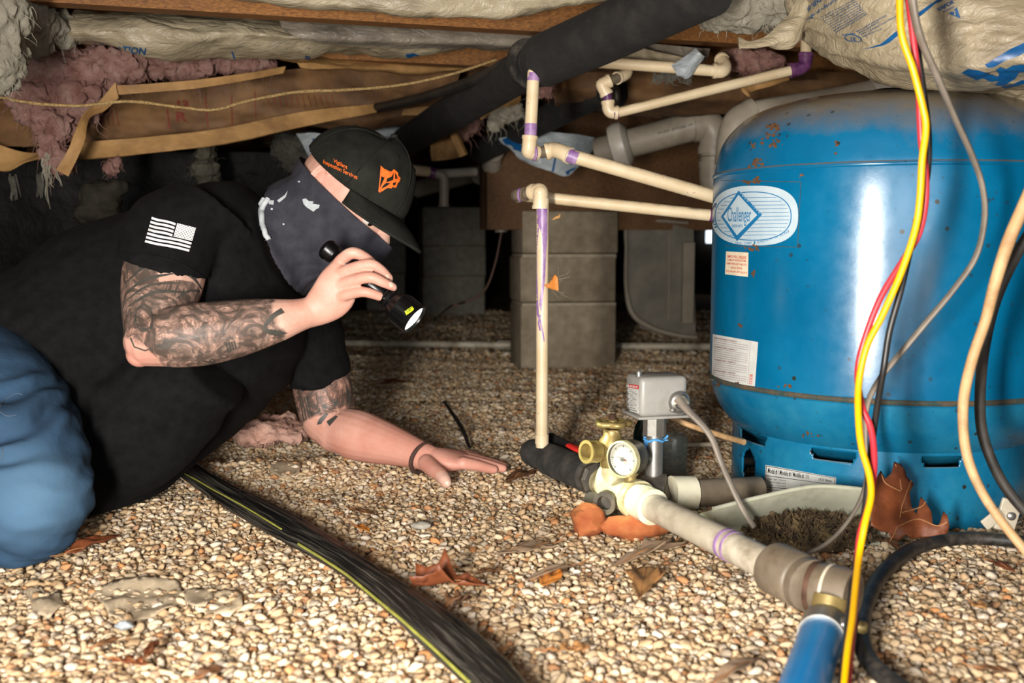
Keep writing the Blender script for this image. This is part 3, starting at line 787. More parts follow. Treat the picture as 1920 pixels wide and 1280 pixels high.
# warning label
wl = [(1337, 626), (1422, 641), (1416, 724), (1335, 712)]
wlo = tank_decal('warning_label', [poly2d([wl])], PAPER, 0.0006, 'white warning label with small maroon print', L=6)
mp = quadmap(wl); sh = []
for k in range(19):
    y = 0.06 + k * 0.047
    if k in (0, 4, 10, 15): sh.append(fit(text2d('WARNING READ CAREFULLY', bold=0.02), .04, y, .55, y + .03)); continue
    sh.append(fit(text2d('install and operate this tank only as the manual describes'[(k * 3) % 9:]), .04, y, .80, y + .024))
sh.append(rect(.835, .03, .838, .97))
tank_decal('warning_print', sh, INK_MAROON, 0.0011, mp=mp, L=9, par=wlo)
code = text2d('CODE', bold=0.02); code = ([(1 - 0.0, 0)] and [(-v[1], v[0]) for v in code[0]], code[1])
tank_decal('code_print', [fit(code, .87, .74, .94, .97)], INK_ORANGE, 0.0012, mp=mp, par=wlo)
# model plate on the skirt
ml = [(1436, 871), (1568, 895), (1566, 935), (1433, 929)]
mlo = decal('model_label', [poly2d([ml])], SB, PAPER, tank, 0.0006, 10, 'white model label on the skirt')
mp = quadmap(ml)
sh = [fit(text2d('Model # / Modelo # / Modèle #  111', bold=0.015), .04, .08, .62, .27), fit(text2d('(121 litre)', bold=0.015), .76, .13, .94, .28), rect(.02, .33, .98, .35)]
for k, tx in enumerate(('Tank Type / Volume', 'Pressurized captive vessel', 'Cap. / litres')): sh.append(fit(text2d(tx), .04, .40 + k * .10, .30, .47 + k * .10))
sh.append(fit(text2d('33 gallons'), .50, .50, .66, .57)); sh.append(rect(.02, .70, .98, .72))
for k, tx in enumerate(('Max. Working Pressure', 'Pression de service max.')): sh.append(fit(text2d(tx), .04, .76 + k * .11, .40, .84 + k * .11))
for q in ((.01, .02, .99, .04), (.01, .02, .018, .98), (.982, .02, .99, .98)): sh.append(rect(*q))
decal('model_print', sh, SB, BLACKT, mlo, 0.0011, 9, None, mp)
# rust patches (flakes standing a hair proud of the paint)
rr = random.Random(5); sh = []
for cx, cy, sx, sy, n in ((1447, 262, 16, 20, 26), (1420, 306, 18, 9, 22), (1455, 240, 12, 6, 9), (1412, 274, 4, 8, 5), (1420, 338, 10, 7, 12), (1405, 342, 14, 4, 8), (1412, 467, 14, 6, 12), (1414, 510, 3, 9, 4), (1569, 276, 2, 10, 4), (1505, 330, 5, 5, 3), (1390, 612, 4, 5, 4), (1360, 720, 22, 4, 16), (1480, 722, 20, 4, 8), (1520, 815, 20, 6, 6)):
    for _ in range(n):
        x = rr.gauss(cx, sx * 0.5); y = rr.gauss(cy, sy * 0.5); r = rr.uniform(1.2, 4.2)
        sh.append(poly2d([[(x + r * rr.uniform(.5, 1.2) * math.cos(a), y + r * rr.uniform(.5, 1.2) * math.sin(a)) for a in [k * PI / 4 for k in range(8)]]]))
tank_decal('rust_patch', sh, RUST, 0.0007, L=20)['kind'] = 'stuff'
# ------------------------------------------------------------------ plumbing
def ring(mb, c, ax, r0, r1, L):
    ax = V(ax).normalized(); c = V(c)
    mb.lathe([(r0, -L / 2), (r1, -L / 2), (r1 * 1.02, 0), (r1, L / 2), (r0, L / 2)], c, ax, n=24, caps=False)
def elbow_mb(pts, r, lip=1.09):
    mb = MB(); pts = [V(p) for p in pts]
    mb.tube(pts, r, 20, smooth=8)
    ring(mb, pts[0], pts[1] - pts[0], r * .9, r * lip, r * .5); ring(mb, pts[-1], pts[-2] - pts[-1], r * .9, r * lip, r * .5)
    return mb
def lerp(a, b, t): return V(a) * (1 - t) + V(b) * t
def tb(pts, r, n=18, **k): return MB().tube(pts, r, n, **k)

# white riser with its run behind the tank
d0 = G(1016, 838, 0.05).y
rb = P(1016, 838, d0); rt = V((rb.x, d0, P(1013, 372, d0).z)); R1 = S(11.6, d0)
t = thing('riser_pipe', 'tall cream plastic riser pipe with purple primer drips standing in the black foam', 'pipe', rb)
part('pipe', tb([rb, rt], R1), CPVC, t)
part('bottom_collar', MB().lathe([(R1, 0), (R1 * 1.14, 0), (R1 * 1.14, .016), (R1, .016)], P(1016, 831, d0), n=24, caps=False), CPVC, t)
e1 = P(1013, 358, d0); ea = P(996, 360, d0 + .012)
eb = elbow_mb([P(1013, 388, d0), P(1013, 374, d0), P(1013, 358, d0 + .003), P(999, 360, d0 + .015)], S(14, d0)); eb.ell(P(1013, 361, d0), S(14, d0), S(14, d0), S(14, d0))
part('elbow_fitting', eb, CPVC, t)
part('stub', tb([P(1003, 361, d0 + .012), P(978, 365, d0 + .03)], S(9.5, d0)), PVC_BROWN, t)
e2 = elbow_mb([P(984, 364, d0 + .02), P(974, 365, d0 + .03), P(969, 366, d0 + .05), P(972, 366, d0 + .085)], S(12.5, d0)); part('elbow_fitting', e2, PVC_BROWN, t)
mb = MB(); ring(mb, P(976, 365, d0 + .02), V((1, -.4, 0)), S(9.5, d0), S(13, d0), .003); part('primer_ring', mb, PURPLE, t)
part('pipe', tb([P(972, 366, d0 + .085), P(1030, 371, d0 + .085)] + [P(1345, 405, d0 + .09)], S(11, d0 + .08)), CPVC, t, label='level run from the elbow to behind the tank')
part('primer_band', tb([P(1330, 403, d0 + .089), P(1345, 405, d0 + .09)], S(12, d0 + .08)), PURPLE_D, t)
rbv = tb([rb, rt], R1).bvh()
sh = [poly2d([[(1000, 389), (1026, 389), (1026, 440), (1024, 470), (1022, 520), (1018, 560), (1015, 585), (1011, 570), (1017, 520), (1018, 470), (1016, 440), (1011, 425), (1008, 460), (1004, 470), (1000, 450)]]),
      stroke([(1004, 455), (1005, 510), (1007, 560), (1009, 590), (1013, 600), (1018, 625), (1020, 640)], [5, 4, 5, 4, 3, 3, 2]), stroke([(1013, 590), (1010, 605), (1013, 620)], 3)]
decal('primer_drip', sh, rbv, PURPLE, t, 0.0005, 6)

# upper supply pipe: drop, two elbows, sloping run
du = 1.70
tu = thing('supply_pipe', 'cream plastic pipe dropping from the black foam then sloping right to the tank', 'pipe', P(995, 265, du))
part('pipe', tb([P(1001, 128, du), P(994, 262, du)], S(11.5, du)), CPVC, tu)
part('primer_band', tb([P(1001, 137, du), P(1000, 152, du)], S(11.8, du)), PURPLE, tu)
part('primer_band', tb([P(995.6, 232, du), P(994.4, 256, du)], S(11.8, du)), PURPLE, tu)
part('elbow_fitting', elbow_mb([P(993.5, 258, du), P(992, 276, du), P(992, 284, du + .004), P(1003, 286, du + .012)], S(13.5, du)), CPVC, tu)
mb = MB(); ring(mb, P(1001, 287, du + .004), V((1, .35, 0)), S(9, du), S(14.5, du), .003); part('primer_ring', mb, PURPLE, tu)
part('stub', tb([P(1000, 287, du + .01), P(1030, 284, du + .02)], S(10.5, du)), PVC_BROWN, tu)
part('elbow_fitting', elbow_mb([P(1026, 284, du + .02), P(1038, 281, du + .02), P(1050, 284, du + .01), P(1066, 291, du)], S(14.5, du)), CPVC, tu)
part('primer_band', tb([P(1064, 290, du), P(1082, 297, du)], S(13.3, du)), PURPLE, tu)
part('pipe', tb([P(1060, 289, du), P(1352, 372, du + .02)], S(13, du)), CPVC, tu, label='long sloping run to the tank')

# upper pipes at the right, under the joists
da = 1.95
t = thing('branch_pipe', 'cream plastic pipe running level under torn plastic to an elbow', 'pipe', P(1200, 124, da))
part('pipe', tb([P(1060, 112, da), P(1345, 133, da)], S(10.5, da)), CPVC, t)
part('primer_ring', tb([P(1340, 132.6, da), P(1346, 133, da)], S(11.2, da)), PURPLE, t)
part('elbow_fitting', elbow_mb([P(1340, 133, da), P(1353, 133, da), P(1359, 126, da + .01), P(1353, 112, da + .03)], S(12.5, da)), CPVC, t)
t = thing('slanting_pipe', 'cream plastic pipe slanting up right to a dark purple elbow at the bagged insulation', 'pipe', P(1300, 175, da))
part('elbow_fitting', elbow_mb([P(1176, 120, da + .05), P(1175, 136, da + .04), P(1168, 142, da + .03), P(1158, 146, da + .02)], S(11, da)), CPVC, t)
part('stub', tb([P(1163, 144, da + .02), P(1136, 156, da)], S(9, da)), PVC_BROWN, t)
part('tee_fitting', elbow_mb([P(1142, 152, da), P(1131, 157, da), P(1129, 160, da), P(1137, 176, da)], S(11.5, da)), CPVC, t)
part('primer_band', tb([P(1137, 172, da), P(1141, 196, da)], S(8.5, da)), PURPLE_D, t)
part('elbow_fitting', elbow_mb([P(1140, 192, da), P(1141, 204, da), P(1146, 210, da), P(1156, 211, da)], S(11.5, da)), CPVC, t)
part('primer_ring', tb([P(1150, 212, da), P(1159, 211, da)], S(11.5, da)), PURPLE_D, t)
part('pipe', tb([P(1150, 213, da), P(1488, 131, da)], S(9.2, da)), CPVC, t)
part('elbow_fitting', elbow_mb([P(1484, 132, da), P(1500, 128, da), P(1509, 120, da), P(1511, 103, da)], S(12.5, da)), PURPLE_D, t, label='elbow covered in dark purple primer')
part('riser', tb([P(1511, 108, da), P(1512, 60, da)], S(10, da)), CPVC, t)

# black foam insulated pipes
t = thing('foam_wrapped_pipe', 'thick black foam wrapped pipe running diagonally under the joists, top centre', 'pipe', P(1010, 110, 1.72))
part('foam_sleeve', tb([P(1330, -30, 1.42), P(1250, 8, 1.5), P(1130, 66, 1.62), P(1022, 112, 1.72)], [.0445, .0445, .0445, .044], 28, smooth=6), FOAM, t)
part('end_cap', MB().ell(P(1022, 112, 1.72), .043, .045, .0445), FOAM, t)
mb = MB(); ring(mb, P(992, 120, 1.76), P(992, 120, 1.76) - P(1022, 112, 1.72), .030, .043, .012); part('clamp_ring', mb, RUBBER, t)
part('inner_sleeve', tb([P(1010, 116, 1.74), P(930, 162, 2.0), P(850, 210, 2.3), P(770, 260, 2.7), P(700, 305, 3.1)], [.035, .038, .040, .040, .040], 24, smooth=6), FOAM, t)
mb = tb([P(1300, -50, 1.46), P(1180, 6, 1.60), P(1090, 58, 1.71), P(985, 100, 1.80), P(890, 150, 2.0), P(790, 183, 2.2), P(690, 205, 2.4), P(610, 216, 2.55)], .011, 12, smooth=10)
solo('black_cable', mb, W_BLK, 'black cable running along the top of the thick foam wrapped pipe', 'cable')
mb = tb([P(1140, 172, 2.3), P(1090, 190, 2.4), P(1000, 235, 2.65), P(900, 285, 2.95)], [.03, .034, .034, .034], 20, smooth=6)
mb.lathe([(.030, 0), (.036, .004), (.036, .02), (.03, .024)], P(1143, 176, 2.28), P(1143, 176, 2.28) - P(1090, 190, 2.4), n=24)
solo('foam_wrapped_branch', mb, FOAM, 'second shorter black foam pipe beneath the small cream elbows', 'pipe')
mb = MB(); ring(mb, P(1150, 180, 2.2), V((1, -.6, 0)), .014, .026, .012)
solo('pipe_strap', mb, STEEL_D, 'dark ring strap beside the purple banded elbow', 'strap')

# drain pipes at the back
dd = 2.55
t = thing('drain_pipe', 'big grey plastic drain pipe with a white flange and a bend down beside the tank', 'pipe', P(1250, 250, dd))
part('pipe', tb([P(1120, 285, dd + .1), P(1320, 231, dd)], S(27, dd), 24), DRAIN, t)
part('flange', MB().lathe([(S(27, dd), -.02), (S(40, dd), -.016), (S(44, dd), 0), (S(43, dd), .018), (S(30, dd), .03), (S(27, dd), .03)], P(1160, 274, dd + .05), V((1, -.25, .28)), n=36), DRAIN_W, t)
part('elbow_fitting', elbow_mb([P(1306, 236, dd), P(1326, 233, dd), P(1339, 250, dd), P(1338, 282, dd)], S(27.5, dd), 1.05), DRAIN, t)
part('pipe', tb([P(1338, 275, dd), P(1337, 322, dd)], S(24, dd), 24), DRAIN, t)
part('elbow_fitting', elbow_mb([P(1337, 308, dd), P(1337, 335, dd), P(1345, 355, dd), P(1372, 362, dd)], S(25, dd), 1.05), DRAIN, t)
for py in (284, 294): 
    mb = MB(); ring(mb, P(1338, py, dd), V((0, 0, 1)), S(22, dd), S(26, dd), .004); part('joint_ring', mb, PVC_BROWN, t)
bv = tb([P(1120, 285, dd + .1), P(1320, 231, dd)], S(27, dd), 24).bvh()
lt = text2d('PVC-DWV   ASTM D2665   4 IN'); q = [(1232, 248), (1300, 230), (1301, 235), (1233, 253)]
decal('pipe_print', [fit(lt, .02, .02, .98, .98)], bv, EYE_D, t, .0006, 8, None, quadmap(q))
t = thing('drain_branch', 'grey drain pipe with elbow passing close behind the top of the tank', 'pipe', P(1400, 225, 2.15))
part('elbow_fitting', elbow_mb([P(1372, 300, 2.15), P(1374, 262, 2.15), P(1385, 230, 2.15), P(1412, 215, 2.15)], S(29, 2.15), 1.05), DRAIN, t)
part('pipe', tb([P(1405, 217, 2.15), P(1560, 192, 2.1), P(1720, 172, 2.05), P(1990, 215, 2.0)], S(26, 2.15), 24, smooth=5), DRAIN, t)
mb = MB(); ring(mb, P(1655, 182, 2.07), V((1, 0, .1)), S(20, 2.1), S(33, 2.1), .05); part('coupling', mb, DRAIN_W, t)
# far drain and its elbow, small far supply pipes
t = thing('vertical_drain', 'far grey drain stack with a rounded elbow, right of the farther block pier', 'pipe', P(935, 430, 3.3))
part('pipe', tb([P(940, 435, 3.3), P(935, 330, 3.3)], S(12, 3.3)), DRAIN, t)
part('elbow_fitting', elbow_mb([P(935, 345, 3.3), P(930, 315, 3.3), P(915, 310, 3.25), P(900, 330, 3.2)], S(15, 3.3)), DRAIN, t)
part('cleanout', MB().ell(P(924, 282, 3.0), .036, .036, .036).tube([P(924, 282, 3.0), P(922, 310, 3.1)], .03, 20), DRAIN_W, t)
part('crosspipe', tb([P(780, 355, 3.5), P(900, 322, 3.4), P(1040, 290, 3.3)], .03, 18), DRAIN, t)
t = thing('far_supply_pipe', 'far cream pipe behind the cap brim with purple joint and short drop', 'pipe', P(800, 322, 2.9))
part('pipe', tb([P(740, 314, 2.8), P(805, 322, 2.9)], .015), CPVC, t)
part('elbow_fitting', elbow_mb([P(800, 321, 2.9), P(822, 326, 2.9), P(832, 336, 2.9), P(832, 385, 2.9)], .014), DRAIN, t)
part('pipe', tb([P(815, 326, 2.9), P(890, 322, 3.0)], .013), DRAIN_W, t)
part('primer_band', tb([P(806, 322, 2.9), P(818, 326, 2.9)], .0165), PURPLE_D, t)

# pvc pipe on the ground in the back
a = G(640, 643, .025); b = G(905, 646, .025); c = G(956, 647, .025); e = G(1345, 650, .025)
t = thing('ground_pipe', 'white plastic pipe lying across the gravel in front of the block pier base', 'pipe', V((b.x, b.y, 0)))
part('pipe', tb([a, c], S(6, a.y)), PVC, t); part('coupling', tb([P(933, 646.5, b.y), P(957, 647, b.y)], S(9, b.y)), PVC, t)
ge = G(1150, 649, .025)
solo('ground_pipe', tb([ge, e], S(7, ge.y)), PVC, 'white plastic pipe on the gravel between the block pier and the tank', 'pipe')

# ------------------------------------------------------------------ manifold by the tank
ZM = 0.045
f0 = G(1000, 848, .026); f1 = G(1108, 893, .034)
t = thing('foam_wrapped_pipe', 'dusty black foam covered pipe lying on gravel at the foot of the white riser', 'pipe', V((f0.x, f0.y, 0)))
part('foam_sleeve', tb([f0, lerp(f0, f1, .3), lerp(f0, f1, .65), f1], [.024, .027, .0265, .026], 24, smooth=6, jit=.05, roundcap=True), FOAM_DUST, t)
part('tape_wrap', tb([lerp(f0, f1, .66), lerp(f0, f1, .99)], .0272, 24, jit=.04), FOAM_DUST, t)
ds = f0 + V((.012, .02, .0))
solo('foam_strip', tb([f0 + V((.03, .02, .02)), lerp(f0, f1, .5) + V((.03, .03, .01)), f1 + V((.025, .05, -.005))], .012, 12, smooth=5), FOAM, 'loose black foam strip lying behind the dusty foam pipe', 'foam')
Tc = G(1172, 925, ZM); Ec = G(1456, 1066, ZM); md = (Ec - Tc).normalized(); U0 = G(1112, 893, .04)
man = thing('tank_manifold', 'pale scaled brass tank tee joining the foam pipe, tank pipe and long plastic pipe', 'pipe fitting', V((Tc.x, Tc.y, 0)))
part('union_nut', MB().lathe([(.020, -.004), (.0245, 0), (.0255, .012), (.0235, .016), (.0255, .02), (.0255, .032), (.020, .036)], f1 - (Tc - f1).normalized() * .004, Tc - f1, n=8), STEEL_D, man, smooth=False)
mb = MB().tube([lerp(f1, Tc, .35), lerp(f1, Tc, .75), Tc, Tc + md * .035], [.021, .022, .0245, .0235], 24, smooth=6)
ring(mb, lerp(f1, Tc, .55), Tc - f1, .018, .0255, .014); ring(mb, Tc + md * .034, md, .02, .0275, .014); ring(mb, Tc - md * .03, md, .02, .026, .010)
part('tee_body', mb, BRASS_P, man)
vb = P(1148, 895, Tc.y + .02)
part('boss', MB().lathe([(.024, -.02), (.024, .012), (.021, .022), (.016, .03), (.014, .045)], vb - V((0, 0, .012)), n=20), BRASS_P, man)
part('coupling', MB().lathe([(.021, 0), (.0245, .001), (.0245, .036), (.021, .037)], Tc + md * .042, md, n=28), PVC_BRIGHT, man)
part('pipe', tb([Tc + md * .06, Ec + md * .02], S(28, 1.2) * 1.0, 28), PVC, man, label='long dirty plastic pipe toward the blue hose')
mb = MB(); ring(mb, lerp(Tc, Ec, .73), md, .0172, .0186, .006); ring(mb, lerp(Tc, Ec, .765), md, .0172, .0186, .004); part('primer_band', mb, PURPLE, man)
# plug ports on the near left side
sd = V((-md.y, md.x, 0)) * -1
if sd.x > 0: sd = -sd
pp = P(1146, 936, Tc.y - .02); pd = V((-.45, -.85, .0)).normalized()
part('plug_port', MB().lathe([(.013, -.02), (.013, .004), (.0165, .006), (.0165, .018), (.0105, .018), (.0095, .006), (.002, .006)], P(1142, 938, Tc.y - .012), pd, n=22), STEEL_D, man)
part('plug_port', MB().lathe([(.010, -.012), (.0125, 0), (.0125, .014), (.004, .015)], P(1119, 935, Tc.y + .02), V((-.6, -.75, 0)), n=18), STEEL_D, man)
# right branch: dark tee, bright coupling, pipe into the skirt
q0 = P(1196, 918, Tc.y + .02); q1 = P(1248, 922, Tc.y + .01); q2 = P(1262, 924, Tc.y + .012); q3 = P(1300, 924, Tc.y + .02); q4 = P(1425, 918, TC.y - SR + .07)
part('branch_tee', MB().tube([q0, lerp(q0, q1, .5), q1], [.021, .026, .026], 24, smooth=5), STEEL_D, man, label='dark iron tee')
bt = P(1226, 905, Tc.y + .015)
part('tee_neck', MB().lathe([(.025, -.01), (.02, .004), (.0145, .012), (.0145, .02)], bt - V((0, 0, .008)), n=20), STEEL_D, man)
part('coupling', tb([q2 - (q3 - q2) * .1, q3], .0245, 24), PVC_BRIGHT, man)
part('pipe', tb([q2, q3, q4], .0195, 24), PVC_BROWN, man, label='grimy pipe entering the tank skirt')
# elbow, clamp end
c0 = Ec + md * .0; el = G(1592, 1122, ZM)
part('coupling', MB().lathe([(.021, -.006), (.0285, 0), (.0285, .044), (.025, .048)], Ec - md * .002, md, n=28), PVC_BROWN, man, label='dark grey coupling')
ec2 = Ec + md * .046
mb = MB().lathe([(.022, 0), (.0275, .002), (.0275, .012), (.0235, .014)], ec2, md, n=28)
part('collar', mb, PVC_BROWN, man)
e0 = ec2 + md * .012; e3 = P(1600, 1118, e0.y - .03)
mb = MB().tube([e0, lerp(e0, e3, .3), lerp(e0, e3, .7), e3], [.0245, .0265, .027, .0265], 26, smooth=6)
part('elbow_fitting', mb, PVC_BROWN, man, label='rust stained elbow')
mb = MB(); ring(mb, lerp(e0, e3, .10), e3 - e0, .02, .0262, .006); part('rust_ring', mb, IRON, man)
mb = MB(); ring(mb, lerp(e0, e3, .45), e3 - e0, .02, .0275, .003); part('seam_ring', mb, PVC, man)
hs0 = P(1556, 1138, e0.y - .035); hs1 = P(1548, 1168, e0.y - .045); hs2 = G(1506, 1292, .024)
part('barb', tb([hs0 + V((0, 0, .01)), hs1], .0165, 22), BRASS, man, label='brass hose barb')
hose = thing('blue_hose', 'bright blue hose leaving the rust stained elbow at the bottom edge', 'hose', V((hs2.x, hs2.y, 0)))
ca = (hs2 - hs1).normalized()
part('hose_wall', tb([hs1 - ca * .005, hs1 + ca * .02, lerp(hs1, hs2, .5), hs2, V((hs2.x * 1.8 - hs1.x * .8, hs2.y * 1.8 - hs1.y * .8, .022))], .0205, 28, smooth=4), HOSEB, hose)
ca = (hs2 - hs1).normalized()
clamp = thing('hose_clamp', 'steel worm-drive clamp tightened round the end of the blue hose', 'clamp', hs1)
part('band', MB().lathe([(.0206, 0), (.0226, 0), (.0226, .030), (.0206, .030)], hs1 + ca * .010, ca, n=32, caps=False), STEEL, clamp)
wp = hs1 + ca * .026 + V((.020, -.006, .010))
part('worm_housing', MB().box(wp, (.020, .012, .012), Matrix.Rotation(.5, 3, 'Z'), .003), STEEL, clamp)
part('worm_screw', MB().lathe([(.0, 0), (.006, 0), (.006, .006), (.004, .008), (0, .008)], wp + V((.011, -.004, 0)), V((.9, -.4, -.1)), n=14), BRASS, clamp)

# brass hose-bibb valve
hb = thing('brass_valve', 'brass gate valve with a round handwheel standing on the tank tee', 'valve', vb)
bx = P(1148, 850, vb.y)
part('body', MB().lathe([(.013, 0), (.0165, .004), (.0165, .018), (.0135, .021), (.0185, .026), (.0185, .044), (.0135, .050), (.012, .058)], P(1147, 882, vb.y), n=22), BRASS, hb)
part('bonnet_nut', MB().lathe([(.010, 0), (.0125, .001), (.0125, .013), (.010, .014)], P(1148, 822, vb.y), n=6), BRASS, hb, smooth=False)
part('packing', MB().lathe([(.0085, -.012), (.0085, .004), (.012, .006), (.0125, .014), (.010, .018), (.004, .018)], P(1148, 822, vb.y) + V((0, 0, -.004)), n=18), BRASS, hb)
part('stem', MB().lathe([(.0048, 0), (.0048, .03)], P(1148, 815, vb.y), n=12), IRON, hb)
od = V((-.78, -.55, .10)).normalized(); ob = P(1134, 846, vb.y - .006)
part('outlet', MB().lathe([(.0125, -.006), (.012, .012), (.0155, .014), (.0155, .03), (.0165, .031), (.0165, .035), (.0118, .035), (.0112, .018), (0, .016)], ob, od, n=24), BRASS, hb)
hw = P(1149, 793, vb.y); mb = MB()
ptsr = []
for k in range(40):
    a = 2 * PI * k / 40; r = .0215 + .0028 * math.cos(5 * a); ptsr.append(hw + V((r * math.cos(a), r * math.sin(a), 0)))
mb.tube(ptsr + ptsr[:2], .0042, 10, caps=False, up=(0, 0, 1))
for k in range(5):
    a = 2 * PI * k / 5; mb.tube([hw + V((0, 0, -.002)), hw + V((.021 * math.cos(a), .021 * math.sin(a), 0))], [.0045, .0035], 8)
mb.lathe([(0, -.006), (.0065, -.006), (.0065, .004), (.0035, .006), (0, .006)], hw, n=14)
part('handwheel', mb, BRASS, hb)
# ball valve with red lever
bv0 = P(1112, 872, f1.y + .015)
bl = thing('ball_valve', 'rusty ball valve with a red vinyl lever behind the foam pipe end', 'valve', bv0)
part('stem_nut', MB().lathe([(.012, -.02), (.017, -.012), (.017, 0), (.014, .002), (.014, .012), (.008, .014)], bv0, n=8), IRON, bl, smooth=False)
l0 = bv0 + V((.0, 0, .014)); l1 = P(1094, 848, f1.y + .03); l2 = P(1066, 834, f1.y + .05)
part('lever', MB().tube([l0, l1], .0065, 10, flat=.3, up=(0, 0, 1)), STEEL, bl)
part('lever_grip', MB().tube([l1, lerp(l1, l2, .5), l2], [.008, .0095, .008], 12, flat=.4, up=(0, 0, 1)), REDH, bl)

# pressure gauge
gcn = P(1170, 860, Tc.y - .030); gd_ = V((-.66, -.72, .03)).normalized()
ga = thing('pressure_gauge', 'round pressure gauge with white dial facing left beside the brass valve', 'gauge', P(1186, 893, Tc.y - .02))
gr = S(33, Tc.y)
case_mb = MB().lathe([(0, -.030), (gr * .8, -.030), (gr * .96, -.026), (gr, -.02), (gr, 0), (gr * 1.04, .001), (gr * 1.04, .005), (gr * .93, .006), (gr * .92, .002), (gr*.92,-.001)], gcn, gd_, n=40, caps=False)
part('case', case_mb, STEEL_D, ga)
part('bezel', MB().lathe([(gr * .92, .001), (gr * .95, .007), (gr * 1.05, .006), (gr * 1.06, -.002), (gr, -.003)], gcn, gd_, n=40, caps=False), BRASS_P, ga)
dial_mb = MB().lathe([(gr * .93, 0), (0, .0005)], gcn + gd_ * .0015, gd_, n=40, caps=False); part('dial', dial_mb, GLASS_W, ga)
ux = V((0, 0, 1)).cross(gd_).normalized(); uy = gd_.cross(ux)
def dpt(r, a): return gcn + gd_ * .0026 + (ux * math.cos(a) + uy * math.sin(a)) * gr * r
mb = MB()
for k in range(31):
    a = -PI * .25 + k * PI * 1.5 / 30; r0 = .66 if k % 5 == 0 else .73; w = .022 if k % 5 == 0 else .012
    p0, p1 = dpt(r0, a), dpt(.82, a); sdv = (dpt(.8, a + .1) - dpt(.8, a)).normalized() * gr * w
    mb.add([p0 - sdv, p0 + sdv, p1 + sdv, p1 - sdv], [(0, 1, 2, 3)])
part('dial_marks', mb, BLACKT, ga)
a = PI * .92; mb = MB().add([dpt(-.25, a + .15), dpt(-.25, a - .15), dpt(.7, a)], [(0, 1, 2)]); part('needle', mb, INK_RED, ga)
part('hub', MB().lathe([(.003, 0), (.003, .003), (0, .0035)], gcn + gd_ * .002, gd_, n=12), STEEL, ga)
part('stem', MB().lathe([(.0085, -.004), (.0085, .008), (.011, .009), (.011, .018), (.008, .019), (.0075, .03)], P(1182, 902, Tc.y - .024), n=10), BRASS, ga)

# pressure switch
sa = math.radians(14); sx = V((math.cos(sa), math.sin(sa), 0)); sy = V((-math.sin(sa), math.cos(sa), 0)); SRm = Matrix((sx, sy, EZ)).transposed()
sb0 = P(1200, 783, 1.36); W_, D_, Hh = S(97, 1.37), .060, P(1200, 708, 1.36).z - sb0.z
sc0 = sb0 + sx * W_ / 2 + sy * D_ / 2 + V((0, 0, Hh / 2))
ps = thing('pressure_switch', 'grey metal pressure switch box on an upright pipe beside the tank', 'switch box', sb0 + sx * W_ / 2 + sy * D_ / 2)
cov = MB().box(sc0, (W_, D_, Hh), SRm, .0075)
part('cover', cov, GREYBOX, ps, sharp=60)
part('base_plate', MB().box(sb0 + sx * W_ / 2 + sy * D_ / 2 + V((0, 0, -.001)), (W_ + .006, D_ + .006, .004), SRm, .0015), GREYBOX, ps, sharp=40)
part('cap_nut', MB().lathe([(.0042, -.002), (.0042, .004), (.0035, .007), (.0015, .0085), (0, .0088)], sb0 + sx * .006 + sy * .022 + V((0, 0, Hh)), n=14), STEEL, ps)
cb = cov.bvh()
lb = [(1173, 719), (1198, 722), (1199, 775), (1174, 768)]
slo = decal('switch_label', [rect(0, .14, 1, 1)], cb, PAPER, ps, .0005, 8, 'white label with a red header', quadmap(lb))
decal('label_header', [rect(0, 0, 1, .135)], cb, REDH, slo, .0005, 8, None, quadmap(lb))
sh = []
for k, tx in enumerate(('Type Pumptrol', 'Class 9013 Form', 'Range 20-80', 'on 30  off 50', 'Max 125 psi', '115 V  230 V', '1 HP  2 HP', 'use copper wire', 'series A', 'torque 18 lb', 'see manual', 'made in mexico')): sh.append(fit(text2d(tx), .08, .18 + k * .066, .55 + .3 * ((k * 7) % 3) / 2, .18 + k * .066 + .042))
decal('label_print', sh, cb, BLACKT, slo, .0009, 8, None, quadmap(lb))
decal('header_print', [fit(text2d('READ BEFORE USE', bold=.02), .06, .03, .94, .11)], cb, WHITE, slo, .0009, 8, None, quadmap(lb))
# cable clamp at the right of the front
cc = sb0 + sx * W_ * .80 + V((0, 0, .020)); fd = -sy
mb = MB().lathe([(.010, -.004), (.015, -.002), (.016, .004), (.0135, .008), (.009, .009), (.008, .002), (0, .001)], cc, fd, n=26); part('conduit_collar', mb, STEEL, ps)
part('clamp_saddle', MB().tube([cc + sx * -.010 + fd * .008, cc + fd * .013 + V((0, 0, .007)), cc + sx * .010 + fd * .008], .0036, 10, smooth=6), PVC, ps)
for s in (-1, 1): part('clamp_screw', MB().lathe([(.0032, -.004), (.0032, .003), (0, .004)], cc + sx * .012 * s + fd * .008 + V((0, 0, -.01)), fd, n=12), STEEL, ps)
nb = bt + V((0, 0, .006)); nt = V((nb.x, nb.y, sb0.z)); 
part('nipple', tb([nb, nt], .0125, 20), STEEL, ps, label='upright galvanised nipple')
part('nipple_nut', MB().lathe([(.011, 0), (.0165, .001), (.0165, .026), (.011, .027)], nt - V((0, 0, .030)), n=8), STEEL, ps, smooth=False)
mb = MB(); rr = random.Random(2); tz = nt.z - .036
mb.tube([V((nb.x + .0135 * math.cos(a), nb.y + .0135 * math.sin(a), tz + .002 * math.sin(3 * a))) for a in [k * .5 for k in range(14)]], .0018, 8)
for k in range(7):
    p = V((nb.x - .012, nb.y - .006, tz)); pts_ = [p]
    for j in range(4): p = p + V((rr.uniform(-.006, .003), rr.uniform(-.003, .003), rr.uniform(-.009, .003))); pts_.append(p)
    mb.tube(pts_, .0011, 6, smooth=3)
for k in range(3):
    p = V((nb.x + .012, nb.y - .006, tz)); mb.tube([p, p + V((.006, 0, rr.uniform(-.002, .008)))], .0011, 6)
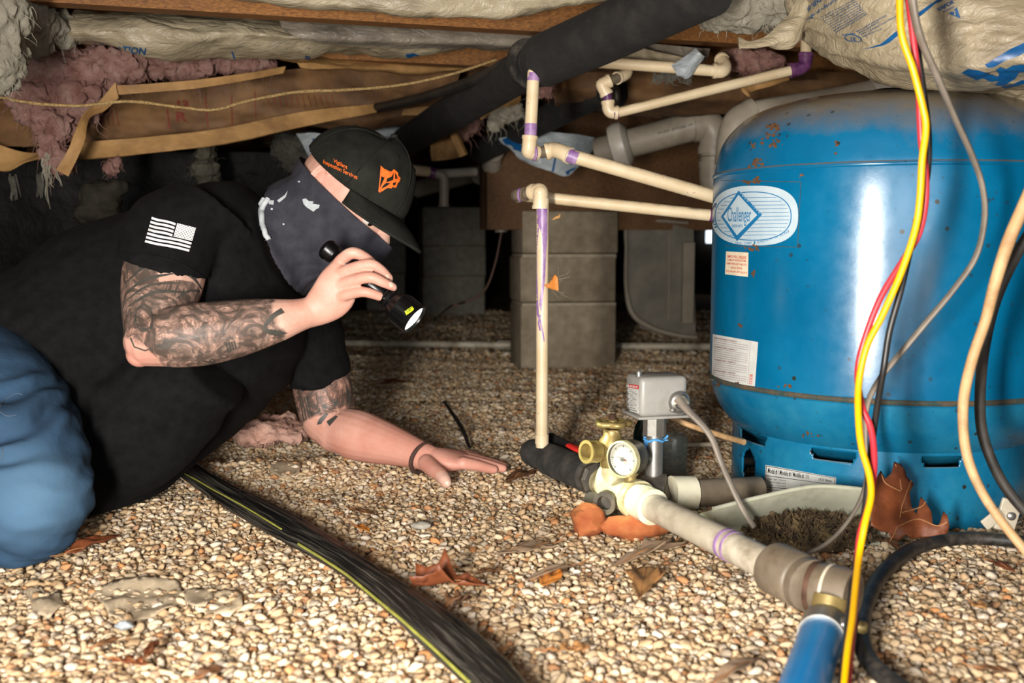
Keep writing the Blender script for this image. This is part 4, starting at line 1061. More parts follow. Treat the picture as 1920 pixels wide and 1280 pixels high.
solo('twine_tie', mb, BLUETIE, 'frayed blue twine knotted round the switch pipe', 'twine')

# jar and bottle behind the switch
jb = G(1262, 893, 0); jr = S(27, jb.y); jt = P(1262, 812, jb.y).z
mb = MB().lathe([(jr, -.01), (jr * 1.0, jt * .9), (jr * .93, jt * .97), (jr * .8, jt), (0, jt), (0, jt - .002), (jr * .78, jt - .002), (jr * .9, jt * .96), (jr * .96, jt * .88), (jr * .965, -.01)], V((jb.x, jb.y, 0)), n=36, caps=False)
solo('plastic_cup', mb, PLASTIC_CUP, 'scratched clear plastic cup upside down behind the switch pipe', 'cup')
jb = G(1216, 893, 0); jr = S(19, jb.y + .08)
mb = MB().lathe([(jr, -.01), (jr, .055), (jr * .8, .072), (jr * .4, .085), (jr * .4, .10), (0, .10)], V((jb.x, jb.y + .08, 0)), n=30)
solo('green_bottle', mb, GREENB, 'dark green bottle standing behind the upright switch pipe', 'bottle')
solo('tan_rod', tb([P(1258, 783, 1.55), P(1310, 803, 1.53), P(1395, 829, 1.44)], .0045, 10, smooth=4), CABLE_TAN, 'tan cable passing behind the switch box to the tank skirt', 'cable')
solo('stake', tb([G(1280, 834, .012), G(1345, 833, .012)], .0045, 10), PVC, 'short pale plastic rod lying behind the clear cup', 'rod')
# ------------------------------------------------------------------ the man
def px_r(q): return S(q[3], q[2])
def chain(mb, pts, n=20, sub=6):
    mb.tube([P(*q[:3]) for q in pts], [px_r(q) for q in pts], n, smooth=sub, roundcap=True)
HF = V((.655, -.44, -.600)).normalized()                      # where the face points
HRt = V((HF.y, -HF.x, 0)).normalized()                        # his right
HU = HRt.cross(HF).normalized()
HRt = (HRt + HU * .36).normalized(); HU = HRt.cross(HF).normalized()     # head tilted to his left
hc = P(660, 366, 1.60)                                        # centre of the skull
def HP(f, r, u): return hc + HF * f + HRt * r + HU * u
body = MB()
# head: skull, face wedge, jaw, brow, nose, ears
body.ell(HP(-.006, 0, .004), HF * .091, HRt * .074, HU * .082, 32, 20)
body.ell(HP(.030, 0, -.040), HF * .064, HRt * .062, HU * .085, 28, 16)
body.ell(HP(.048, 0, -.088), HF * .040, HRt * .042, HU * .034, 20, 12)
body.ell(HP(.072, 0, .012), HF * .016, HRt * .050, HU * .012, 20, 10)
body.tube([HP(.080, 0, .006), HP(.090, 0, -.006), HP(.104, 0, -.028), HP(.092, 0, -.040)], [.0085, .010, .0125, .009], 14, smooth=4, roundcap=True)
for s in (-1, 1): body.ell(HP(.046, .038 * s, -.022), HF * .026, HRt * .022, HU * .022, 16, 10)
for s in (-1, 1):
    c = HP(-.016, .070 * s, -.006); rim = []
    for k in range(15):
        a = -2.3 + k * 4.6 / 14; rim.append(c + HF * (-.012 * math.cos(a)) + HU * (.019 * math.sin(a) * .95 + .002) + HRt * s * .006)
    body.tube(rim, .0036, 8, roundcap=True)
    body.ell(c, HF * .011, HRt * .0055, HU * .017, 14, 10)
# neck and shoulders core
body.tube([HP(-.03, 0, -.05), P(585, 425, 1.60), P(545, 450, 1.61), P(500, 475, 1.62), P(420, 540, 1.63)], [.052, .048, .044, .045, .07], 24, smooth=5, roundcap=True)
body.tube([P(420, 540, 1.63), P(300, 600, 1.60), P(120, 680, 1.56), P(-80, 720, 1.52)], [.115, .12, .12, .11], 24, smooth=5, roundcap=True)
# right arm (raised, nearest the lens)
chain(body, [(380, 440, 1.56, 52), (325, 462, 1.46, 62), (308, 515, 1.425, 75), (296, 575, 1.385, 66), (287, 632, 1.345, 53)])
chain(body, [(283, 638, 1.340, 50), (325, 632, 1.340, 58), (375, 627, 1.347, 60), (430, 618, 1.357, 56), (480, 608, 1.366, 49), (525, 599, 1.376, 40), (562, 590, 1.386, 31), (590, 582, 1.394, 28)])
body.ell(P(262, 664, 1.335), .018, .018, .0175)
# right hand round the flashlight, thumb behind it
def finger(q, sub=5): body.tube([P(*a[:3]) for a in q], [S(a[3], a[2]) for a in q], 14, smooth=sub, roundcap=True)
def palm(secs): body.loft([(P(*c), a, b) for c, a, b in secs], 24, 5)
def im(dx, dy, d): return P(960 + dx, 640 + dy, d) - P(960, 640, d)
palm([((578, 587, 1.391), im(6, 27, 1.39), V((0, .021, 0))), ((600, 572, 1.394), im(14, 34, 1.39), V((0, .021, 0))), ((622, 552, 1.396), im(18, 42, 1.39), V((0, .018, 0))),
      ((640, 535, 1.395), im(17, 43, 1.39), V((0, .0155, 0))), ((652, 524, 1.396), im(14, 38, 1.39), V((0, .012, 0)))])
finger([(628, 500, 1.404, 12), (644, 484, 1.396, 12), (662, 474, 1.390, 11.5), (684, 482, 1.394, 10), (699, 494, 1.404, 9), (706, 503, 1.414, 7.5)])
finger([(632, 515, 1.392, 12.5), (665, 502, 1.380, 11.5), (694, 496, 1.376, 11.2), (713, 505, 1.380, 9.8), (728, 519, 1.388, 8), (731, 523, 1.390, 7)])
finger([(636, 534, 1.388, 12.5), (668, 524, 1.372, 11.2), (696, 520, 1.366, 11), (718, 529, 1.369, 9.8), (735, 537, 1.376, 8.2), (738, 539, 1.378, 7.2)])
finger([(634, 556, 1.389, 12), (660, 550, 1.376, 10.8), (682, 547, 1.370, 10.2), (705, 553, 1.373, 9.2), (723, 560, 1.379, 7.6), (726, 562, 1.380, 6.8)])
finger([(604, 560, 1.402, 16), (620, 534, 1.422, 15), (645, 516, 1.445, 13), (672, 512, 1.452, 11.5), (690, 520, 1.454, 10)])
# left arm (planted on the gravel)
chain(body, [(560, 560, 1.80, 60), (590, 640, 1.79, 56), (604, 720, 1.775, 56), (616, 780, 1.76, 53), (632, 806, 1.745, 44)])
chain(body, [(630, 804, 1.745, 42), (668, 815, 1.725, 48), (705, 826, 1.705, 44), (745, 838, 1.680, 36), (780, 850, 1.655, 29), (802, 858, 1.642, 26)])
palm([((790, 856, 1.650), im(-4, 25, 1.6), V((.004, .019, 0))), ((812, 862, 1.640), im(-3, 25, 1.6), V((.002, .026, 0))), ((838, 862, 1.640), im(2, 22, 1.6), V((0, .038, 0))),
      ((862, 862, 1.645), im(3, 17, 1.6), V((0, .042, 0))), ((880, 864, 1.650), im(3, 13, 1.6), V((0, .038, 0)))])
def lf(q): body.tube([V(a[:3]) for a in q], [a[3] for a in q], 14, smooth=5, roundcap=True)
finger([(800, 868, 1.615, 17), (815, 881, 1.588, 15.5), (827, 891, 1.568, 14), (834, 900, 1.555, 12.5), (837, 905, 1.550, 10.5)])       # thumb
finger([(868, 868, 1.615, 12.5), (892, 872, 1.622, 11), (912, 877, 1.630, 10), (926, 880, 1.634, 8.5)])                                # index
finger([(872, 863, 1.640, 12.5), (900, 868, 1.645, 11), (924, 874, 1.650, 10), (943, 878, 1.652, 8)])                                  # middle
finger([(874, 858, 1.665, 12), (900, 863, 1.672, 10.5), (924, 869, 1.677, 9.5), (944, 874, 1.680, 8)])                                # ring
finger([(866, 852, 1.690, 11), (888, 856, 1.700, 9.5), (906, 862, 1.705, 8.5), (918, 867, 1.707, 7)])                                  # little
# legs core (under the jeans)
body.tube([P(-80, 730, 1.46), P(-40, 800, 1.36), P(20, 900, 1.25)], [.075, .07, .058], 18, smooth=4, roundcap=True)
body.tube([P(-80, 730, 1.62), P(-60, 860, 1.60)], [.075, .07], 18, smooth=4, roundcap=True)
sk = remeshed(body, 0.0019, 3, .5)
for i, p in enumerate(sk.v):                                  # press the hand and forearm onto the gravel
    if p.z < 0.001 and p.x > -0.5: p.z = 0.001 + (p.z - 0.001) * 0.12
skb = sk
person = thing('person', 'man in black t-shirt, jeans and black cap kneeling on gravel, aiming a flashlight', 'person', G(120, 1000, 0))
bo = part('body', sk, SKIN, person, sharp=False, label='tattooed bare arms and face')
# ink and flush masks, from the anatomy
elb = P(287, 636, 1.345); wr = P(590, 582, 1.394); shd = P(320, 455, 1.455); el2 = P(640, 806, 1.745); sh2 = P(590, 640, 1.79); wr2 = P(802, 858, 1.64)
tat = np.zeros(len(sk.v)); red = np.zeros(len(sk.v))
for i, p in enumerate(sk.v):
    if p.x > hc.x - .1 and p.z > .40: red[i] = .25 + .6 * max(0, 1 - (p - HP(-.012, .085, 0)).length / .03); continue
    fa = wr - elb; t = (p - elb).dot(fa) / fa.length_squared; dd1 = (p - elb - fa * t).length
    if p.y < 1.56 and p.z > .10:
        if -0.35 < t < 1.5 and dd1 < .075:
            k = 1 - max(0, (t - .66) / .22); tat[i] = min(1, max(0, k))
            if t > .8: red[i] = .3 + .3 * min(1, (t - .8) / .6)
        if (p - P(262, 668, 1.335)).length < .05: q = 1 - (p - P(255, 676, 1.325)).length / .05; red[i] = max(red[i], 1.2 * q); tat[i] *= max(0, 1 - 1.6 * q)
        if t < .1: tat[i] = max(tat[i], min(1, (p.z - elb.z + .04) / .03)) if (p - P(258, 672, 1.33)).length > .04 else tat[i]
    elif p.y >= 1.56 and p.z < .30:
        ua = el2 - sh2; t2 = (p - sh2).dot(ua) / ua.length_squared
        tat[i] = min(1, max(0, 1 - (t2 - .70) / .25)) if p.x < el2.x + .03 else 0
        red[i] = .45 + .4 * min(1, max(0, (t2 - .8) * 2)) 
me = bo.data
a = me.attributes.new('tat', 'FLOAT', 'POINT'); a.data.foreach_set('value', tat)
a = me.attributes.new('red', 'FLOAT', 'POINT'); a.data.foreach_set('value', np.clip(red, 0, 1))
SKB = sk.bvh()
# forearm tattoo drawn as a spindle figure near the wrist
decal('tattoo_spindle', [poly2d([[(510, 588), (527, 577), (534, 586), (521, 592), (509, 601), (500, 613), (495, 608), (500, 600)]]), poly2d([[(494, 616), (515, 618), (540, 624), (518, 630), (503, 626)]]), stroke([(497, 605), (496, 618), (502, 624)], 4)], SKB, INKT, bo, .0004, 6)
decal('tattoo_skull', [poly2d([oval(270, 596, 17, 26, 24), oval(270, 596, 14.5, 23.5, 24)[::-1]]), poly2d([oval(272, 618, 5, 4, 12)]), poly2d([oval(284, 612, 3, 7, 12)]), stroke([(245, 633), (252, 650), (272, 657), (287, 652)], 3)], SKB, INKT, bo, .0004, 6)
for b_ in ([poly2d([oval(310 + 2, 640, 6, 5, 14), oval(312, 640, 3.4, 2.8, 14)[::-1]]), poly2d([oval(398, 677, 6, 5, 14), oval(398, 677, 3.4, 2.8, 14)[::-1]]), poly2d([oval(420, 668, 8, 4, 14), oval(420, 668, 5, 2.2, 14)[::-1]])] + [stroke([(424 + 5 * k, 642 - k), (428 + 5 * k, 660 - 2 * k)], 2.6) for k in range(4)] + [stroke([(290, 648), (325 + 2 * k, 640 + 5 * k)], 1.3) for k in range(5)]): decal('tattoo_mark', [b_], SKB, INKT, bo, .0004, 6)
sh = []
for k, (x0, y0, x1, y1, x2, y2) in enumerate(((236, 530, 265, 505, 300, 488), (237, 548, 275, 523, 330, 512), (238, 562, 280, 535, 340, 530), (240, 575, 290, 548, 355, 548), (300, 497, 335, 505, 372, 530), (320, 492, 352, 508, 380, 545), (330, 560, 355, 545, 384, 548), (250, 515, 275, 497, 290, 492))):
    pts_, _ = crom([V((x0, y0, 0)), V((x1, y1, 0)), V((x2, y2, 0))], [0] * 3, 6); sh.append(stroke([(p.x, p.y) for p in pts_], [1.5 + 5 * math.sin(PI * j / 12) * (0.5 + .5 * (k % 2)) for j in range(13)]))
decal('tattoo_feathers', sh, SKB, INKT, bo, .0004, 7)
decal('tattoo_face', [stroke([(577, 745), (581, 760), (590, 763), (597, 757), (592, 742)], 2.4), stroke([(578, 772), (588, 776), (600, 770)], 3), poly2d([[(598, 785), (612, 772), (616, 776), (602, 795), (594, 796)]]), poly2d([[(612, 790), (630, 778), (634, 781), (618, 799)]]), poly2d([[(626, 752), (634, 750), (632, 760), (625, 762)]]), poly2d([[(648, 722), (660, 740), (656, 760), (650, 745)]])] + [stroke([(603, 762), (628 + k, 748 + 6 * k)], 1.5) for k in range(5)] + [stroke([(562 + 4 * k, 742), (570 + 5 * k, 790 - 3 * k)], 2.2) for k in range(4)], SKB, INKT, bo, .0004, 7)
# nails
for q in ([(722, 515), (728, 514), (730, 522), (725, 523)], [(727, 529), (735, 529), (738, 537), (731, 539)], [(715, 553), (722, 551), (727, 559), (720, 561)], [(835, 902), (840, 900), (845, 905), (842, 911), (837, 910)]):
    cx = sum(a for a, b in q) / len(q); cy = sum(b for a, b in q) / len(q)
    decal('nail', [poly2d([[(cx + (a - cx) * .9, cy + (b - cy) * .9) for a, b in q]])], SKB, NAIL, bo, .0006, 3)
# brown hair tie round the left wrist
wc = P(792, 858, 1.648); wa = V((.19, -.14, -.03)).normalized()
mb = MB(); w0 = wa.cross(V((0, 0, 1))).normalized(); w1 = w0.cross(wa)
mb.tube([wc + wa * (.004 * math.sin(a)) + w0 * .0285 * math.cos(a) + w1 * .0255 * math.sin(a) for a in [k * PI / 14 for k in range(30)]], .0036, 10, caps=False)
part('hair_tie', mb, HAIR_TIE, person, label='brown elastic round the left wrist')
# eyes
for s in (-1, 1):
    ec = HP(.072, .031 * s, -.004)
    part('eyeball', MB().ell(ec, .0115, .0115, .0115), EYE_W, person)
    part('iris', MB().lathe([(.0055, 0), (.0045, .0016), (0, .0022)], ec + HF * .0095 + HU * -.003, HF - HU * .3, n=16), EYE_D, person)
    lid = [ec + HF * .0125 * math.cos(a) * .95 + HRt * .0150 * math.sin(a) + HU * (.0035 + .004 * math.cos(a)) for a in [(-1.3 + 2.6 * k / 10) for k in range(11)]]
    part('eyelid', MB().tube(lid, .0028, 8, roundcap=True), SKIN, person)
    part('eyelashes', MB().tube([p + HF * .003 - HU * .002 for p in lid], .0011, 6), LASH, person)
    br = [HP(.086 - .012 * abs(x - .3), .031 * s + s * (x - .5) * .034, .014 + .004 * math.sin(PI * x)) for x in [k / 8 for k in range(9)]]
    part('eyebrow', MB().tube(br, [.0016, .0028, .0032, .0032, .003, .0028, .0024, .002, .0014], 8), LASH, person)

# ---- t-shirt
sm = MB()
def sec(cx, cy, d, ax, ay, ad, bx, by, bd): return (P(cx, cy, d), im(ax, ay, d) + V((0, ad, 0)), im(bx, by, d) + V((0, bd, 0)))
sm.loft([sec(528, 468, 1.62, 32, 88, 0, 10, 12, .10), sec(505, 495, 1.63, 45, 140, .0, 20, 30, .155), sec(468, 530, 1.635, 56, 172, 0, 24, 36, .175), sec(420, 562, 1.63, 70, 190, 0, 20, 30, .172), sec(340, 610, 1.60, 82, 206, -.01, 12, 18, .168),
         sec(250, 655, 1.56, 92, 226, -.03, 8, 10, .165), sec(160, 715, 1.515, 104, 238, -.05, 4, 6, .160), sec(100, 755, 1.49, 116, 222, -.06, 2, 2, .158), sec(78, 768, 1.485, 118, 205, -.06, 2, 2, .155)], 56, 6, 2.15)
sm.loft([sec(-30, 700, 1.50, 90, 160, 0, 0, 0, .15), sec(40, 715, 1.51, 95, 180, 0, 0, 0, .155), sec(150, 680, 1.53, 90, 190, 0, 0, 0, .155)], 40, 5)
# hanging front hem
sm.loft([sec(400, 690, 1.47, 46, 70, 0, 0, 0, .085), sec(320, 745, 1.45, 64, 88, 0, 0, 0, .085), sec(250, 800, 1.43, 62, 102, 0, 0, 0, .07), sec(205, 835, 1.425, 45, 97, 0, 0, 0, .055), sec(190, 850, 1.425, 38, 82, 0, 0, 0, .05)], 36, 6)
# right sleeve, left sleeve
sm.loft([sec(400, 415, 1.56, 78, 55, 0, -40, 40, .10), sec(352, 420, 1.515, 92, 30, 0, -20, 30, .088), sec(325, 448, 1.475, 86, 16, 0, -6, 10, .080), sec(314, 485, 1.44, 80, 17, 0, 0, 2, .072), sec(311, 503, 1.43, 80, 25, .0, 0, 0, .070)], 40, 6, 2.1)
sm.loft([sec(545, 560, 1.74, 75, -20, 0, 0, 0, .08), sec(575, 620, 1.765, 64, -12, 0, 0, 0, .066), sec(592, 680, 1.77, 59, -8, 0, 0, 0, .062), sec(597, 722, 1.772, 55, -8, 0, 0, 0, .059)], 36, 6)
ts = remeshed(sm, 0.0048, 5, .5)
nz = ts.n
for i, p in enumerate(ts.v):
    q = V((p.x * 5 + p.z * 6, p.y * 4, p.z * 14 - p.x * 9))
    d = .0042 * noise.fractal(q, 1.0, 2.0, 3) + .0035 * abs(noise.noise(V((p.x * 22 - p.z * 20, p.y * 6, p.z * 9 + p.x * 5))))
    # draped folds below the raised arm
    d += .004 * math.sin((p.z * .9 + (p.x + .5) * .45) * 105 + 3 * noise.noise(p * 6)) * max(0, 1 - abs(p.z - .16) / .10)
    ts.v[i] = p + nz[i] * d
    if ts.v[i].z < .014: ts.v[i].z = .014 + (ts.v[i].z - .014) * .15
tso = part('t_shirt', ts, COTTON, person, sharp=False, label='black cotton t-shirt')
TSB = ts.bvh()
# sleeve and bottom hems (a ridge of double stitching)
def surf_line(pts, bv, r, n=8, sub=6, lift=.0006):
    out = []
    p2_, _ = crom([V((a, b, 0)) for a, b in pts], [0] * len(pts), sub)
    for p in p2_:
        dr = ray(p.x, p.y).normalized(); h = bv.ray_cast(CAM, dr)
        if h[0] is not None: out.append(h[0] + (h[1] if h[1].dot(dr) < 0 else -h[1]) * lift)
    return MB().tube(out, r, n) if len(out) > 2 else None
for ln_ in ([(236, 478), (262, 476), (300, 482), (345, 498), (386, 522)], [(547, 722), (575, 733), (605, 735), (645, 716)], [(20, 700), (70, 770), (110, 830), (150, 885)]):
    m_ = surf_line(ln_, TSB, .0014)
    if m_: part('hem', m_, COTTON, tso)
# sleeve flag
fq = quadmap([(285, 407), (367, 428), (354, 471), (272, 454)])
sh = []
for k in range(7):
    y0 = k / 6.5; y1 = y0 + .5 / 6.5 + .001
    x1 = .545 if k < 4 else 1.0
    wv = [(.0, 0), (.25, .018), (.5, .0), (.75, -.01), (1, .01)]
    top = [(x * x1, y0 + w) for x, w in wv]; bot = [(x * x1, y1 + .012 + w) for x, w in wv][::-1]
    sh.append(poly2d([top + bot]))
decal('sleeve_flag_stripes', sh, TSB, WHITE, tso, .0009, 5, 'white flag print on the right sleeve', fq)
decal('sleeve_flag_field', [rect(.575, -.01, 1.0, .56)], TSB, WHITE, tso, .0009, 5, None, fq)
sh = []
for r in range(9):
    for c in range(6 - r % 2):
        x = .605 + c * .073 + (r % 2) * .036; y = .03 + r * .061
        sh.append(poly2d([[(x + .015 * math.sin(a) * (1 if j % 2 == 0 else .45), y - .028 * math.cos(a) * (1 if j % 2 == 0 else .45)) for j, a in enumerate([i * PI / 5 for i in range(10)])]]))
decal('sleeve_flag_stars', sh, TSB, COTTON, tso, .0016, 9, None, fq)
sh = [stroke([(556, 618), (560, 621), (566, 620), (570, 616)], 1.6), stroke([(560, 614), (563, 618)], 2), stroke([(565, 612), (566, 617)], 2), stroke([(569, 611), (569, 616)], 1.6)]
decal('chest_print', sh, TSB, WHITE, tso, .0009, 6)

# ---- jeans
jm = MB()
jm.tube([P(-150, 690, 1.46), P(-40, 755, 1.36), P(20, 850, 1.26), P(46, 930, 1.205)], [.115, .106, .092, .080], 32, smooth=6, roundcap=True)
jm.ell(P(52, 938, 1.205), im(106, 10, 1.2), V((0, .075, 0)), im(-10, 108, 1.2))
jm.tube([P(46, 950, 1.21), P(-70, 975, 1.25), P(-220, 985, 1.31), P(-420, 990, 1.40)], [.074, .066, .060, .055], 28, smooth=6, roundcap=True)
jm.tube([P(-120, 690, 1.62), P(-60, 850, 1.62), P(0, 905, 1.60)], [.11, .095, .08], 28, smooth=6, roundcap=True)
jm.tube([P(0, 905, 1.60), P(-250, 900, 1.70)], [.075, .06], 24, smooth=6, roundcap=True)
jm.ell(P(-140, 690, 1.53), .16, .19, .13)
js = remeshed(jm, 0.0045, 5, .5); nz = js.n
kn = P(70, 930, 1.14); fade = np.zeros(len(js.v))
for i, p in enumerate(js.v):
    d = .003 * noise.fractal(V((p.x * 9, p.y * 9, p.z * 16)), 1, 2, 3)
    s_ = (p - P(30, 800, 1.24)).length
    d += .012 * math.sin((p.z * 1.0 - p.x * .45) * 150 + 5 * noise.noise(p * 11)) * max(0, 1 - s_ / .19) * (.5 + noise.noise(p * 14))
    d += .004 * noise.noise(V((p.x * 30 + p.z * 40, p.y * 10, p.z * 30)))
    d -= .004 * abs(noise.noise(V((p.x * 14 + p.z * 25, p.y * 8, p.z * 12)))) * max(0, 1 - abs((p - kn).length - .09) / .05)
    fade[i] = max(0, min(1, 1.15 - (p - kn).length / .075))
    js.v[i] = p + nz[i] * d
    if js.v[i].z < .002: js.v[i].z = .002 + (js.v[i].z - .002) * .12
jo = part('jeans', js, DENIM, person, sharp=False, label='faded blue denim jeans')
a = jo.data.attributes.new('fade', 'FLOAT', 'POINT'); a.data.foreach_set('value', fade)
JB = js.bvh()
for ln_ in ([(0, 762), (12, 748), (30, 738), (42, 740)], [(0, 772), (14, 780), (30, 778)], [(0, 866), (6, 850), (2, 838)]):
    m_ = surf_line(ln_, JB, .0006, 6)
    if m_: part('stitching', m_, THREAD, jo)
m_ = surf_line([(42, 1020), (36, 1038), (22, 1040), (14, 1048)], JB, .003, 8)
if False: part('seam_fold', m_, DENIM, jo)

# ---- neck gaiter
gm = MB()
gm.ell(HP(.030, 0, -.040), HF * .072, HRt * .070, HU * .092, 30, 18)
gm.ell(HP(.052, 0, -.088), HF * .044, HRt * .047, HU * .038, 24, 14)
gm.ell(HP(-.010, 0, .0), HF * .098, HRt * .0835, HU * .095, 32, 18)
gm.tube([HP(.03, 0, -.03), HP(.090, 0, -.012), HP(.103, 0, -.034), HP(.080, 0, -.09)], [.03, .020, .017, .026], 18, smooth=5, roundcap=True)
gm.loft([sec(655, 420, 1.60, 30, 52, 0, 8, 6, .070), sec(618, 418, 1.60, 24, 84, 0, 8, 6, .076), sec(585, 428, 1.60, 28, 96, 0, 8, 6, .080), sec(555, 448, 1.605, 40, 96, 0, 8, 6, .086), sec(542, 462, 1.60, 36, 90, -.01, 8, 6, .096), sec(536, 468, 1.595, 34, 84, -.01, 8, 6, .097)], 44, 6)
gs = remeshed(gm, 0.0036, 5, .5); nz = gs.n
# upper edge: a plane through the nose bridge and the point above the ear
pa = P(578, 322, 1.54); pb = P(711, 443, 1.54); pn = (pb - pa).cross(HRt).normalized()
if pn.z < 0: pn = -pn
cb0 = P(500, 400, 1.6)
for i, p in enumerate(gs.v):
    x = (p - P(520, 465, 1.6)).length
    k = max(0, 1 - x / .11)
    an = math.atan2((p - P(520, 465, 1.6)).y, (p - P(520, 465, 1.6)).z)
    d = .0042 * k * math.sin(19 * an + 6 * noise.noise(p * 7) + 30 * x) + .0028 * k * noise.noise(V((an * 9, x * 14, 2))) + .0012 * noise.fractal(p * 26, 1, 2, 3)
    gs.v[i] = p + nz[i] * d
gb = bmesh.new()
bvs = [gb.verts.new(p) for p in gs.v]
for f in gs.f: gb.faces.new([bvs[k] for k in f])
bmesh.ops.bisect_plane(gb, geom=gb.verts[:] + gb.edges[:] + gb.faces[:], plane_co=pa, plane_no=pn, clear_outer=True)
gb.verts.index_update()
g2 = MB(); g2.add([q.co.copy() for q in gb.verts], [tuple(q.index for q in f.verts) for f in gb.faces]); gb.free()
go_ = part('neck_gaiter', g2, GAITER, person, sharp=False, label='charcoal neck gaiter pulled up over the nose')
so = go_.modifiers.new('cloth', 'SOLIDIFY'); so.thickness = .0016; so.offset = -1
GB = g2.bvh()
LB = MB(); LB.add(g2.v, g2.f); LB.add(ts.v, ts.f); LB = LB.bvh()
m_ = surf_line([(504, 374), (495, 388), (492, 408), (495, 430), (503, 450)], LB, .0042, 10, 6, .002)
if m_: part('gaiter_lining', m_, GAITER_IN, go_, label='pale grey inner edge of the gaiter')
m_ = surf_line([(497, 374), (487, 392), (487, 412), (490, 428)], LB, .0040, 10, 6, .002)
if m_: part('gaiter_lining', m_, GAITER_IN, go_)
decal('gaiter_tear', [poly2d([[(567, 374), (573, 372), (579, 377), (588, 378), (586, 382), (600, 384), (598, 390), (592, 393), (588, 397), (580, 392), (574, 388), (569, 382)]])], GB, GAITER_IN, go_, .0008, 4, 'white mark on the gaiter')
decal('lint', [poly2d([oval(532, 420, 2, 1.6, 8)]), poly2d([oval(510, 392, 2.4, 2, 8)]), poly2d([oval(561, 341, 2.6, 1.8, 8)]), poly2d([[(503, 376), (514, 376), (513, 384), (505, 383)]]), poly2d([[(520, 376), (534, 366), (540, 358), (536, 370), (524, 380)]])], GB, GAITER_IN, go_, .0008, 4)

# ---- cap
CFd = V((.620, -.520, -.560)).normalized(); CR = V((CFd.y, -CFd.x, 0)).normalized(); CU = CR.cross(CFd).normalized()
CR = (CR + CU * .42).normalized(); CU = CR.cross(CFd).normalized()
cc0 = P(668, 347, 1.60)
def CP(f, r, u): return cc0 + CFd * f + CR * r + CU * u
cm = MB(); NU, NV = 72, 20; vs = []
def dome(a, t, off=0.0):
    # a round the head (0 = front), t from rim (0) to button (1)
    th = t * PI / 2; c = math.cos(th) ** .82 if t < 1 else 0; s_ = math.sin(th)
    fr = .099 if math.cos(a) > 0 else .098
    pan = .0015 * abs(math.sin(3 * a)) * (1 - t)
    h = .090 + .006 * math.cos(a)
    lw = -.002 + .004 * math.cos(2 * a)
    return CP((fr + off + pan) * math.cos(a) * c - .004, (.0815 + off + pan) * math.sin(a) * c, lw + (h + off) * s_)
for j in range(NV + 1):
    for k in range(NU):
        p = dome(2 * PI * k / NU, j / NV); p = p + (p - CP(0, 0, .02)).normalized() * .0022 * noise.noise(p * 24); vs.append(p)
fs = [(j * NU + k, (j + 1) * NU + k, (j + 1) * NU + (k + 1) % NU, j * NU + (k + 1) % NU) for j in range(NV) for k in range(NU)]
cm.add(vs, fs)
cap = part('cap', cm, CAPM, person, label='washed black baseball cap with orange embroidery', sharp=False)
so = cap.modifiers.new('cloth', 'SOLIDIFY'); so.thickness = .0022; so.offset = -1
CB = cm.bvh()
part('button', MB().ell(dome(0, 1), .006, .006, .004), CAPM, cap)
for k in range(6):
    a = PI / 6 * (2 * k + 1) if False else PI / 3 * k
    part('panel_seam', MB().tube([dome(a, t, .0008) for t in [j / 14 for j in range(15)]], .0011, 6), CAPM, cap)
    a2 = PI / 3 * k + PI / 6
    part('eyelet', MB().lathe([(.0018, 0), (.0034, .0004), (.0036, .0010), (.0018, .0014)], dome(a2, .62, .0003), dome(a2, .62, .01) - dome(a2, .62), n=14), CAPM, cap)
# brim: curved, drooping at the sides
bm_ = MB(); vs = []; NA, NR = 44, 12
for j in range(NR + 1):
    for k in range(NA + 1):
        a = (-1 + 2 * k / NA) * .95
        e = dome(a, 0.0); q = j / NR
        reach = .072 * max(0, math.cos(a * 1.62)) ** .62
        y = .085 * math.sin(a)
        drop = -.20 * (y * y) / .085 * (.35 + .65 * q) - .012 * q * q
        p = e + CFd * (reach * q) + CU * (drop + .004) + CR * (.006 * math.sin(a) * q)
        vs.append(p)
fs = [(j * (NA + 1) + k, j * (NA + 1) + k + 1, (j + 1) * (NA + 1) + k + 1, (j + 1) * (NA + 1) + k) for j in range(NR) for k in range(NA)]
bm_.add(vs, fs)
brim = part('brim', bm_, CAPM, cap, sharp=False); so = brim.modifiers.new('t', 'SOLIDIFY'); so.thickness = .0042; so.offset = 0
part('brim_edge', MB().tube([vs[NR * (NA + 1) + k] for k in range(NA + 1)], .0030, 8), CAPM, cap)
# embroidery
def cq(x, y): return (480 + x / 3.2, 240 + y / 3.2)
tq = quadmap([cq(452, 196), cq(598, 268), cq(594, 326), cq(380, 232)])
tw = fit(text2d('Vigilant', bold=.012), .0, 0, 1, 1)
decal('cap_word', [(tw[0], tw[1])], CB, ORANGE, cap, .0011, 5, 'orange lettering on the cap side', quadmap([cq(468, 184), cq(551, 226), cq(548, 256), cq(463, 212)]))
decal('cap_word', [fit(text2d('Inspection Services', bold=.012), 0, 0, 1, 1)], CB, ORANGE, cap, .0011, 5, None, quadmap([cq(408, 190), cq(612, 284), cq(607, 318), cq(404, 220)]))
lg = [[(747, 226), (768, 246), (808, 264), (826, 248), (848, 268), (852, 288), (864, 300), (858, 322), (848, 330), (838, 358), (815, 354), (812, 362), (785, 360), (740, 388), (733, 380), (742, 300)],]
holes = [[(752, 290), (770, 300), (762, 318), (742, 360), (746, 318)], [(792, 300), (812, 292), (824, 268), (822, 310), (806, 318), (780, 326), (784, 306)], [(760, 346), (778, 330), (804, 330), (786, 346), (750, 366)], [(832, 270), (842, 284), (846, 304), (832, 306)], [(818, 330), (838, 324), (834, 342), (820, 344)]]
decal('cap_emblem', [poly2d([[cq(*p) for p in lg[0]]] + [[cq(*p) for p in h] for h in holes])], CB, ORANGE, cap, .0013, 5, 'orange angular emblem on the cap front')

